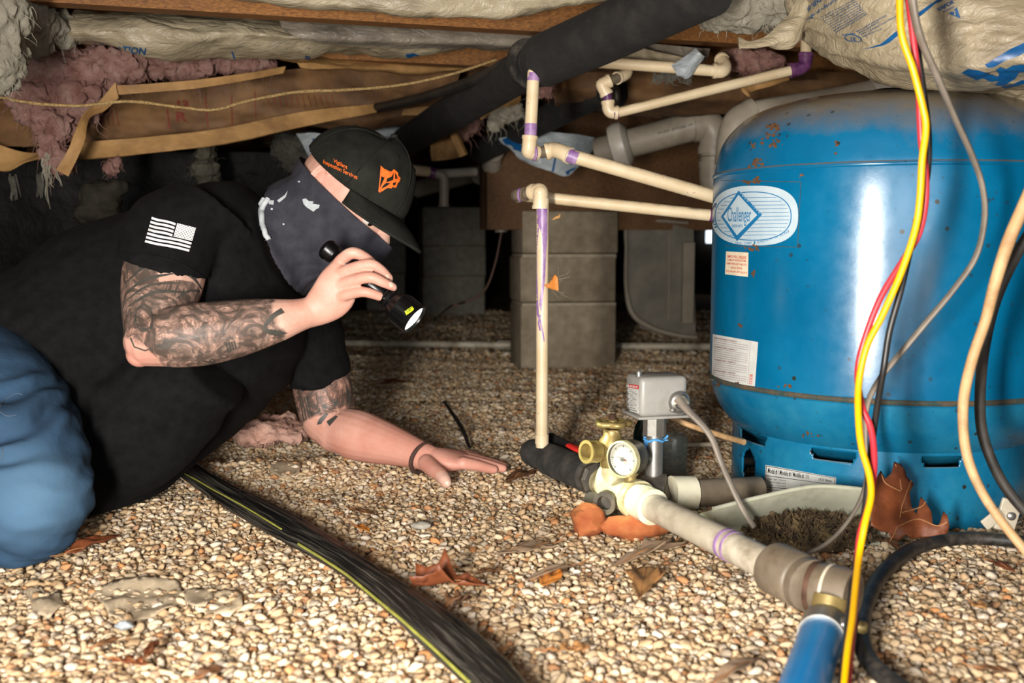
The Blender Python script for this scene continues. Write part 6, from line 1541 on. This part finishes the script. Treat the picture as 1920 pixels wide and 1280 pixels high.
cable('pump_wire', w([(1699, -40), (1712, 70), (1722, 160), (1725, 220), (1728, 270), (1735, 320), (1735, 380), (1722, 440), (1692, 490), (1650, 560), (1620, 640), (1608, 700), (1616, 760), (1632, 800), (1639, 850), (1637, 900), (1628, 950), (1613, 1000), (1608, 1050), (1606, 1100), (1601, 1160), (1594, 1230), (1588, 1310)], .008), 6.2, W_RED, 'red pump wire twisted with the yellow and black wires', 'wire', None, 'twisted pump wires')
cable('pump_wire', w([(1706, -40), (1720, 90), (1734, 190), (1741, 260), (1738, 330), (1722, 400), (1708, 460), (1690, 540), (1668, 620), (1657, 690), (1645, 760), (1634, 840), (1628, 900), (1618, 980), (1600, 1080), (1588, 1180), (1574, 1310)], .020), 6.2, W_BLK, 'black pump wire twisted behind the yellow and red wires', 'wire', None, 'twisted pump wires')
cable('flat_cable', [(1704, -40, 1.05), (1722, 60, 1.06), (1760, 150, 1.08), (1790, 220, 1.1), (1822, 290, 1.12), (1842, 350, 1.13), (1846, 410, 1.14), (1830, 480, 1.15), (1790, 540, 1.16), (1740, 600, 1.17), (1690, 660, 1.18), (1650, 710, 1.19), (1626, 760, 1.2), (1622, 830, 1.2), (1626, 890, 1.19), (1612, 940, 1.17), (1580, 990, 1.15), (1545, 1022, 1.13), (1505, 1042, 1.12)], [12, 11, 10, 9, 9, 8, 8, 8, 8, 8, 8, 8, 8, 8, 8, 7, 7, 7, 7], CABLE_GREY, 'flat grey cable hanging in a long loop before the tank', 'cable', .6)
cable('tan_cable', [(1950, 320, 1.05), (1920, 385, 1.05), (1890, 455, 1.05), (1866, 530, 1.05), (1848, 600, 1.06), (1824, 670, 1.06), (1808, 740, 1.07), (1806, 800, 1.07), (1815, 860, 1.06), (1840, 920, 1.05), (1880, 980, 1.03), (1950, 1065, 1.0)], [13, 12, 12, 11, 10, 10, 10, 9.5, 9.5, 9, 9, 9], CABLE_TAN, 'tan cable curving down at the right edge before the tank', 'cable')
cable('dark_cable', [(1960, 390, 1.12), (1910, 470, 1.12), (1868, 560, 1.13), (1846, 650, 1.14), (1838, 730, 1.15), (1840, 800, 1.15), (1858, 860, 1.14), (1890, 920, 1.12), (1950, 990, 1.1)], 10, mat('dusty_black_cable', '#2c2824', '#4c463e', 20, .6), 'dusty black cable hanging behind the tan cable', 'cable')
cable('switch_cord', [(1272, 748, 1.315), (1290, 770, 1.30), (1315, 795, 1.29), (1335, 822, 1.28), (1352, 866, 1.27), (1372, 912, 1.265), (1395, 958, 1.255), (1414, 988, 1.25)], [10, 9, 8, 7.5, 7, 7, 7, 6.5], CABLE_GREY, 'grey cord running from the switch box down into the dry moss', 'cord', .7)
hp_ = [(1990, 1022), (1900, 1014), (1830, 1009), (1760, 1014), (1700, 1036), (1655, 1075), (1626, 1125), (1615, 1180), (1628, 1235), (1680, 1285), (1760, 1330)]
solo('black_hose', MB().tube([G(x, y, .012) for x, y in hp_], [.0075, .008, .0085, .0085, .009, .009, .009, .009, .009, .009, .009], 16, smooth=7), RUBBER, 'black hose looping over the gravel in the lower right corner', 'hose')

# ------------------------------------------------------------------ ribbed black poly tubing across the foreground
bp = [(296, 852), (330, 868), (400, 915), (500, 970), (600, 1026), (700, 1092), (800, 1165), (900, 1252), (990, 1345)]
bpts = [G(x, y, .011) for x, y in bp]
bp3, _ = crom(bpts, [0] * len(bpts), 10)
mb = MB(); n_ = 40; vs = []
for i, p in enumerate(bp3):
    tdir = (bp3[min(i + 1, len(bp3) - 1)] - bp3[max(i - 1, 0)]).normalized(); sdv = tdir.cross(EZ).normalized()
    tw = .35 * math.sin(i * .16); wd_ = .0235 * (1 + .12 * math.sin(i * .21 + 1)); 
    for k in range(n_):
        a = 2 * PI * k / n_; r = 1 - .13 * max(0, math.sin(a * 7 + tw * 3 + .4 * math.sin(i * .13))) ** 2
        x = math.cos(a) * wd_ * r; z = math.sin(a) * .0135 * r
        vs.append(p + sdv * (x * math.cos(tw * .4) - z * math.sin(tw * .4)) + EZ * (z * math.cos(tw * .4) + x * math.sin(tw * .4) + .002) + V((.001 * noise.noise(p * 40), 0, .0012 * noise.noise(p * 60 + V((k, 0, 0))))))
fs = [(i * n_ + k, i * n_ + (k + 1) % n_, (i + 1) * n_ + (k + 1) % n_, (i + 1) * n_ + k) for i in range(len(bp3) - 1) for k in range(n_)] + [tuple(range(n_))[::-1], tuple((len(bp3) - 1) * n_ + k for k in range(n_))]
mb.add(vs, fs)
t = thing('black_conduit', 'ribbed black plastic tubing with a yellow-green stripe snaking across the foreground gravel', 'tubing', bpts[4])
bmt = NT('dusty_black_poly'); an = bmt.n.new('ShaderNodeAttribute'); an.attribute_name = 'along'
bv_ = bmt.scale((1.6, 9, 1), an.outputs['Vector']); bn = bmt.noise(1.0, 5, .6, bv_)
bmt.base(bmt.mix(bmt.ramp(bn, [(.5, 0.0), (.72, .8)]), '#121211', '#6d675c')); bmt.rough(bmt.ramp(bn, [(.4, .32), (.7, .7)])); bmt = bmt.m
tub = part('tubing', mb, bmt, t, sharp=False)
at_ = tub.data.attributes.new('along', 'FLOAT_VECTOR', 'POINT'); at_.data.foreach_set('vector', np.array([(i * .07, abs(k - n_ / 2) / n_ * 6, 0) for i in range(len(bp3)) for k in range(n_)]).ravel())
CBV = mb.bvh()
YG = mat('yellow_green_stripe', '#8d8f3a', '#a9a84e', 30, .5, dirt='#6a6038', dirt_amt=.6, dirt_sc=40)
m_ = surf_line([(316, 872), (360, 895), (400, 918), (450, 945), (500, 975), (528, 992)], CBV, .0012, 6); part('stripe', m_, YG, t)
m_ = surf_line([(560, 1020), (640, 1070), (700, 1118), (760, 1168), (820, 1222), (880, 1279)], CBV, .0016, 6)
if m_: part('stripe', m_, YG, t)

# ------------------------------------------------------------------ dead leaves
OAK = [(0, .02), (.10, .05), (.16, .20), (.24, .26), (.28, .12), (.34, .10), (.42, .32), (.52, .40), (.56, .20), (.60, .14), (.68, .30), (.78, .34), (.80, .18), (.86, .12), (.92, .16), (1.0, .0)]
OVAL = [(0, .01), (.08, .10), (.2, .22), (.35, .31), (.5, .34), (.65, .30), (.8, .19), (.92, .08), (1, 0)]
MAPLE = [(0, .02), (.05, .25), (.02, .45), (.18, .34), (.30, .36), (.38, .55), (.46, .40), (.55, .24), (.66, .28), (.72, .22), (.84, .10), (1, 0)]
def leaf(base, tip, wpx, kind, m, label, curl=.2, bend=.2, z=.012, seed=0, stem=True, roll=0.0, grp=None):
    b = G(*base, z); e = G(*tip, z); ax = e - b; L = ax.length; ax.normalize(); sd_ = EZ.cross(ax).normalized()
    if roll: sd_ = (sd_ * math.cos(roll) + EZ * math.sin(roll)).normalized()
    up_ = ax.cross(sd_).normalized()
    if up_.z < 0: up_ = -up_
    out = [(x, y) for x, y in kind] + [(x, -y * .95) for x, y in kind[::-1]][1:-1]
    vs2, ts = poly2d([out]); vs2, ts = split_tris(vs2, ts, .11)
    wd = wpx / max(y for _, y in kind) / 2
    scale_w = S(wd, b.y) / L if False else wd / 1.0
    wv = S(wpx, (b.y + e.y) / 2) / (2 * max(y for _, y in kind))
    def at(x, y):
        k = noise.noise(V((x * 3 + seed, y * 3, seed * 2.0)))
        zc = curl * wv * (y / .35) ** 2 * .35 + bend * L * (x * (1 - x)) + .10 * wv * k + .05 * wv * math.sin(x * 14 + abs(y) * 12)
        return b + ax * (x * L) + sd_ * (y * wv) + up_ * max(zc, -.004)
    base_p = (b + e) / 2; base_p.z = min(b.z, e.z)
    t = thing('dead_leaf', label, 'leaf', base_p, grp)
    mb = MB().add([at(*v) for v in vs2], [q for q in ts])
    o = part('blade', mb, m, t, sharp=False); so_ = o.modifiers.new('t', 'SOLIDIFY'); so_.thickness = .0008; so_.offset = 0
    r = max(.0007, L * .009)
    mb = MB().tube([at(x, 0) + up_ * .0006 for x in [i / 10 for i in range(11)]], [r * (1.2 - i * .09) for i in range(11)], 6)
    if stem: mb.tube([at(0, 0) - ax * L * .22 + up_ * .004, at(0, 0)], [r, r * 1.2], 6)
    part('midrib', mb, LEAFVEIN, t)
    return t
LG = None
leaf((120, 1040), (228, 1006), 40, OVAL, LEAFS[0], 'rust brown leaf on the gravel right beside the jeans knee', .5, .15, seed=1)
leaf((770, 1100), (925, 1105), 80, MAPLE, LEAFS[0], 'large curled rust leaf on the gravel beside the black tubing', .9, .35, seed=2, z=.016)
leaf((815, 1150), (885, 1120), 40, OAK, LEAFS[4], 'dark crumpled leaf piece under the large curled rust leaf', .9, .3, seed=3)
leaf((1035, 1020), (918, 1040), 70, MAPLE, LEAFS[2], 'grey brown flat leaf on bright gravel in the middle foreground', .15, .08, seed=4)
leaf((1085, 1058), (980, 1092), 22, OVAL, LEAFS[2], 'thin grey folded leaf below the grey brown flat leaf', .9, .1, seed=5)
leaf((1050, 1068), (1015, 1100), 42, OVAL, LEAFS[3], 'small orange leaf tip under the thin grey folded leaf', .2, .1, seed=6, stem=False)
leaf((1280, 1022), (1135, 1068), 52, MAPLE, LEAFS[2], 'long tan leaf arched on gravel near the long plastic pipe', .6, .18, seed=7)
leaf((1212, 1064), (1198, 1128), 85, MAPLE, LEAFS[1], 'fan shaped tan leaf with pale veins below the arched leaf', .3, .12, seed=8, stem=False)
leaf((1005, 882), (945, 905), 36, OVAL, LEAFS[4], 'dark brown leaf beside the left hand fingertips', .3, .12, seed=9)
leaf((1020, 1222), (1108, 1215), 44, OAK, LEAFS[1], 'brown oak leaf on gravel at the bottom centre', .4, .15, seed=10)
leaf((205, 1235), (278, 1246), 34, OAK, LEAFS[0], 'light rust leaf near the bottom left corner', .3, .12, seed=11)
leaf((175, 1215), (230, 1195), 24, OVAL, LEAFS[4], 'dark brown leaf just above the light rust leaf at lower left', .4, .12, seed=12)
leaf((272, 1238), (298, 1200), 24, OVAL, LEAFS[0], 'narrow rust leaf standing right of the light rust leaf', .5, .15, seed=13)
leaf((360, 1275), (425, 1252), 36, OVAL, LEAFS[4], 'dark brown leaf at the bottom edge, lower left', .5, .2, seed=14)
leaf((925, 1240), (950, 1210), 22, OVAL, LEAFS[1], 'small tan leaf right of the black tubing near the bottom', .4, .15, seed=15)
leaf((890, 1076), (935, 1068), 20, OVAL, LEAFS[4], 'small dark leaf above the large curled rust leaf', .4, .15, seed=16)
leaf((590, 940), (622, 944), 16, OAK, LEAFS[0], 'small rust leaf in the shade right of the black tubing', .3, .2, seed=17)
leaf((706, 722), (770, 716), 26, OVAL, LEAFS[0], 'dull red leaf on the dim gravel behind the left arm', .3, .2, seed=18)
leaf((1820, 1130), (1850, 1142), 30, OVAL, LEAFS[1], 'small tan leaf inside the black hose loop', .3, .2, seed=19)
leaf((1850, 1050), (1905, 1075), 20, OVAL, LEAFS[0], 'rust brown leaf near the top of the black hose loop', .3, .2, seed=20)
leaf((1820, 1250), (1905, 1262), 28, OVAL, LEAFS[4], 'dark leaf inside the black hose loop near the bottom right corner', .3, .15, seed=21)
leaf((655, 955), (700, 965), 16, OVAL, LEAFS[4], 'small dark leaf in the shade left of the bright gravel', .4, .2, seed=22)
leaf((1330, 1290), (1430, 1235), 36, OVAL, LEAFS[2], 'blurred grey leaf at the bottom edge left of the blue hose', .5, .25, seed=23)
leaf((665, 985), (695, 1000), 18, OVAL, LEAFS[3], 'small orange brown leaf beside the black tubing upper stretch', .4, .2, seed=24)
# big oak leaf leaning on the tank skirt
t = thing('dead_leaf', 'big lobed russet oak leaf leaning against the tank skirt behind the wires', 'leaf', P(1690, 1000, 1.27))
ol = [(1050, 180), (1075, 150), (1105, 95), (1130, 140), (1165, 110), (1180, 45), (1215, 60), (1240, 92), (1250, 130), (1290, 170), (1265, 220), (1275, 290), (1305, 340), (1330, 240), (1360, 280), (1390, 330), (1395, 390), (1420, 410), (1440, 380), (1455, 320), (1480, 350), (1488, 400), (1480, 445), (1400, 460), (1280, 475), (1245, 452), (1190, 500), (1172, 520), (1150, 440), (1100, 430), (1050, 400), (1058, 300)]
ol = [(1280 + x / 2.977, 850 + y / 2.977) for x, y in ol]
vs2, ts = poly2d([ol]); vs2, ts = split_tris(vs2, ts, 12)
def olp(x, y):
    return P(x, y, 1.262 - .05 * (y - 940) / 120 + .016 * math.sin((x - 1640) / 45) + .010 * noise.noise(V((x / 40, y / 40, 0))))
o = part('blade', MB().add([olp(*v) for v in vs2], [t_[::-1] for t_ in ts]), LEAFS[0], t, sharp=False); so_ = o.modifiers.new('t', 'SOLIDIFY'); so_.thickness = .0010; so_.offset = 0
mb = MB()
for l_ in ([(1665, 1020), (1680, 990), (1690, 950), (1688, 905), (1678, 870)], [(1690, 950), (1700, 920), (1708, 900)], [(1684, 985), (1720, 972), (1755, 985), (1775, 978)], [(1690, 960), (1725, 950), (1735, 940)], [(1688, 920), (1660, 905), (1652, 888)]):
    mb.tube([olp(*q) - V((0, .0012, 0)) for q in l_], .0009, 6, smooth=4)
part('midrib', mb, LEAFVEIN, t)
leaf((1690, 1030), (1640, 1012), 26, OVAL, LEAFS[4], 'dark curled leaf under the big russet oak leaf', .6, .3, seed=30)
# leaf caught in a cobweb on the riser
t = thing('dead_leaf', 'small orange leaf fragment stuck to a cobweb beside the white riser', 'leaf', P(1035, 545, 1.57))
lp = [(1020, 535), (1030, 530), (1040, 514), (1046, 520), (1048, 545), (1040, 544), (1028, 540)]
vs2, ts = poly2d([lp]); vs2, ts = split_tris(vs2, ts, 6)
o = part('blade', MB().add([P(x, y, 1.56 + .004 * math.sin(x / 6)) for x, y in vs2], [q[::-1] for q in ts]), LEAFS[3], t, sharp=False); so_ = o.modifiers.new('t', 'SOLIDIFY'); so_.thickness = .0008
mb = MB(); rr = random.Random(3)
for k in range(10):
    a_ = (rr.uniform(1022, 1050), rr.uniform(520, 546)); b_ = (a_[0] + rr.uniform(-6, 40), a_[1] + rr.uniform(-34, 20)); mb.tube([P(*a_, 1.56), P((a_[0] + b_[0]) / 2, (a_[1] + b_[1]) / 2 + 2, 1.565), P(*b_, 1.57)], .00022, 4, smooth=3)
part('cobweb', mb, WHITEF, t)
solo('cobweb_speck', MB().tube([P(1036, 412, 1.56), P(1042, 408, 1.56), P(1048, 406, 1.56), P(1050, 401, 1.56)], [.001, .0025, .003, .001], 8, smooth=3), KRAFT, 'tiny tan debris speck hanging under the level cream run', 'debris')

# ------------------------------------------------------------------ things on the gravel
def lump(name, c, rx, ry, rz, m, label, cat, seed, amp=.25, group=None):
    mb = MB().ell(V(c), rx, ry, rz, 26, 16); cc_ = V(c)
    mb.v = [cc_ + (p - cc_) * (1 + amp * noise.fractal((p - cc_) * (1.6 / max(rx, ry)) + V((seed * 3.1, seed, 0)), 1, 2, 3)) for p in mb.v]
    return solo(name, mb, m, label, cat, group, sharp=35)
g_ = G(1103, 985, .01); lump('orange_stone', g_ + V((0, 0, .006)), .024, .022, .024, STONE_O, 'orange rust stained stone below the plug ports, left of the pair', 'stone', 1)
g_ = G(1190, 990, .01); lump('orange_stone', g_ + V((0, .0, .002)), .048, .024, .017, STONE_O, 'long orange stone beneath the pale coupling of the long pipe', 'stone', 2)
g_ = G(335, 888, .004); lump('pale_stone', g_, .011, .010, .006, PALE, 'small pale stone beside the start of the black tubing', 'stone', 3)
g_ = G(232, 1172, .006); lump('blue_chip', g_, .009, .006, .005, BAG_BLUE, 'small blue grey stone chip on gravel at lower left', 'stone', 4)
g_ = G(790, 985, .006); lump('grey_chip', g_, .014, .009, .006, mat('grey_chip_stone', '#8a857a', '#a19b8e', 20, .8), 'grey stone chip on the bright gravel above the curled leaf', 'stone', 5)
def film(name, outline, m, label, cat, z=.0072, amp=.006, seed=0, th=.0012):
    vs2, ts = poly2d([outline]); vs2, ts = split_tris(vs2, ts, 10)
    vv = []
    for x, y in vs2:
        p = G(x, y, z); p.z = gz(p.x, p.y) + z + amp * noise.fractal(V((p.x * 26, p.y * 26, seed)), 1, 2, 3); vv.append(p)
    mb = MB().add(vv, [q if True else q for q in ts])
    o = solo(name, mb, m, label, cat, sharp=False); so_ = o.modifiers.new('t', 'SOLIDIFY'); so_.thickness = th; so_.offset = 0; return o
film('film_scrap', [(180, 1090), (215, 1078), (260, 1080), (305, 1070), (335, 1082), (345, 1105), (325, 1125), (285, 1140), (235, 1146), (205, 1138), (188, 1115)], PALE, 'broad dusty tan film scrap half buried at lower left', 'plastic film', seed=1)
film('film_scrap', [(345, 1098), (370, 1090), (398, 1092), (400, 1112), (385, 1128), (360, 1128), (346, 1115)], PALE, 'small dusty film scrap between two larger ones at lower left', 'plastic film', seed=2)
film('film_scrap', [(385, 1108), (420, 1092), (452, 1096), (455, 1125), (430, 1140), (402, 1140), (398, 1170), (392, 1150), (380, 1130)], mat('cream_film', '#cbb694', '#dccaaa', 14, .8, bump=.5, bsc=60), 'bright cream film scrap, rightmost at lower left', 'plastic film', seed=3)
film('film_scrap', [(40, 1090), (70, 1088), (95, 1098), (110, 1092), (120, 1120), (92, 1140), (62, 1135), (56, 1110)], PALE, 'dusty film scrap near the left edge, leftmost of the scraps', 'plastic film', seed=4)
film('film_scrap', [(505, 870), (540, 862), (566, 870), (560, 886), (530, 892), (508, 884)], PALE, 'dusty film scrap in the shade between tubing and left forearm', 'plastic film', seed=5)
film('film_scrap', [(810, 622), (840, 618), (852, 628), (830, 634)], PALE, 'far pale scrap on the dark gravel right of the flashlight', 'plastic film', seed=6)
m = fluff([(475, 806, 1.86, 42, 20, .07), (520, 804, 1.87, 46, 20, .07), (550, 815, 1.86, 28, 16, .05), (490, 822, 1.84, 40, 12, .05)], seed=77, amp=.010, strands=70, long=.02)
for i, p in enumerate(m.v): p.z = max(p.z, .004)
solo('pink_insulation_scrap', m, mat('dusty_pink_fluff', '#a98070', '#c7a090', 30, .95, bump=.8, bsc=120, bdist=.006, spec=.1), 'dusty pink insulation scrap on the gravel behind the black tubing', 'insulation')
solo('black_strip', MB().tube([G(832, 752, .008), G(852, 780, .02), G(868, 806, .02), G(880, 838, .008)], [.004, .005, .005, .003], 8, smooth=5, flat=.35), W_BLK, 'thin black strip of plastic on gravel above the left hand', 'strip')
# plastic pan of dry moss
t = thing('plastic_pan', 'pale plastic pan on the gravel before the tank, full of dry moss', 'pan', G(1490, 1000, 0))
def gp(x, y, z=0): return G(x, y, z)
r0 = [P(1337, 954, 1.27), P(1420, 933, 1.295), P(1525, 912, 1.315), P(1615, 917, 1.315), P(1650, 925, 1.31)]
r1 = [gp(1350, 1004, .008), gp(1430, 988, .006), gp(1525, 978, .006), gp(1615, 984, .006), gp(1650, 990, .006)]
r2 = [gp(1390, 1016, .004), gp(1440, 1012, .003), gp(1525, 1020, .003), gp(1600, 1025, .003), gp(1650, 1020, .003)]
part('back_wall', MB().sheet([r0, r1, r2], nu=50, nv=20, thick=.003, amp=.002), PAN, t)
part('rim', MB().tube(r0, .0032, 8, smooth=8), PAN, t)
s0 = [gp(1262, 985, .014), gp(1300, 968, .024), P(1337, 954, 1.27)]; s1 = [gp(1285, 1010, .006), gp(1320, 1010, .006), gp(1350, 1004, .008)]
part('side_flap', MB().sheet([s0, s1], nu=20, nv=10, thick=.003, amp=.003), PAN, t)
mb = MB(); rr = random.Random(9)
c_ = gp(1520, 1004, .006); base = MB().ell(c_ + V((0, 0, -.004)), .082, .055, .024, 36, 18)
base.v = [c_ + (p - c_) * (1 + .3 * noise.fractal(p * 50, 1, 2, 4)) for p in base.v]; mb.add(base.v, base.f)
for k in range(1600):
    a = rr.uniform(0, 2 * PI); r_ = math.sqrt(rr.random()); p = c_ + V((math.cos(a) * r_ * .088, math.sin(a) * r_ * .060, .024 * math.sqrt(max(0, 1 - r_ * r_)) - .003))
    d = V((rr.uniform(-1, 1), rr.uniform(-1, 1), rr.uniform(.0, 1))).normalized(); L_ = rr.uniform(.006, .016)
    if k % 3: mb.tube([p, p + d * L_ * .5 + V((0, 0, .002)), p + d * L_], [.0009, .0008, .0003], 4, caps=False)
    else:
        s_ = d.cross(V((rr.uniform(-1, 1), rr.uniform(-1, 1), 1))).normalized() * L_ * .3; mb.add([p, p + d * L_ * .5 + s_, p + d * L_, p + d * L_ * .5 - s_], [(0, 1, 2, 3)])
setp(solo('dry_moss', mb, MOSS, 'heap of dry brown and yellow moss debris in the plastic pan', 'moss'), kind='stuff')
for k, (x, y) in enumerate(((1640, 1030), (1600, 1050))): pass
# plastic strap with a screw at the right edge
t = thing('strap_bracket', 'pale plastic strap bracket with a screw beside the tank base, right edge', 'bracket', G(1890, 995, 0))
pb_ = P(1890, 960, 1.30)
part('plate', MB().box(pb_ + V((0, 0, -.004)), (.028, .006, .044), Matrix.Rotation(.25, 3, 'Y'), .002), PVC, t)
part('wing', MB().box(pb_ + V((-.022, -.004, -.008)), (.030, .004, .016), Matrix.Rotation(-.7, 3, 'Y'), .0015), PVC, t)
part('screw', MB().lathe([(.0055, -.004), (.0055, .003), (.003, .005), (0, .005)], pb_ + V((.002, -.004, -.004)), V((0, -1, 0)), n=14), STEEL, t)
# framed sheet leaning behind the pier, thin wire, daylight vent
t = thing('framed_panel', 'pale framed screen panel leaning in the dark right of the near block pier', 'panel', G(1240, 640, 0))
pf = 3.25
part('sheet', MB().sheet(pr([[(1172, 425, pf), (1240, 418, pf), (1300, 430, pf)], [(1172, 540, pf), (1240, 540, pf), (1302, 540, pf)], [(1200, 615, pf), (1250, 626, pf), (1304, 630, pf)]]), nu=24, nv=24, thick=.004, amp=.006, seed=3), mat('dusty_screen', '#4f4a40', '#6b6558', 10, .7), t)
part('frame', MB().tube([P(*q, pf - .01) for q in [(1290, 418), (1230, 414), (1178, 420), (1174, 470), (1174, 540), (1186, 588), (1222, 614), (1270, 628), (1306, 632)]], [.010, .011, .012, .012, .014, .018, .018, .016, .014], 12, smooth=6, flat=.5), mat('pale_frame', '#857c6c', '#9b9282', 10, .7), t)
part('post', MB().box(P(1290, 530, pf - .03), (S(22, pf), .02, S(150, pf)), None, .003), mat('pale_post', '#6f675a', '#857c6d', 10, .8), t)
part('mullion', MB().tube([P(1255, 440, pf - .006), P(1254, 600, pf - .006)], .003, 8), mat('pale_mullion', '#7c7567', None, 10, .7), t)
solo('hanging_wire', MB().tube([P(*q, 3.1) for q in [(940, 436), (928, 495), (908, 545), (872, 566), (842, 576)]] + [G(815, 600, .01)], .0035, 8, smooth=7), mat('brown_wire', '#4a3226', '#5c4032', 10, .6), 'thin brown wire drooping between the two block piers', 'wire')
wv_ = P(1338, 430, 7.48)
o = part('window_1', MB().box(wv_, (.10, .06, .20)), emit('daylight_vent', '#e8f4ff', 2.2), smooth=False); o['kind'] = 'structure'
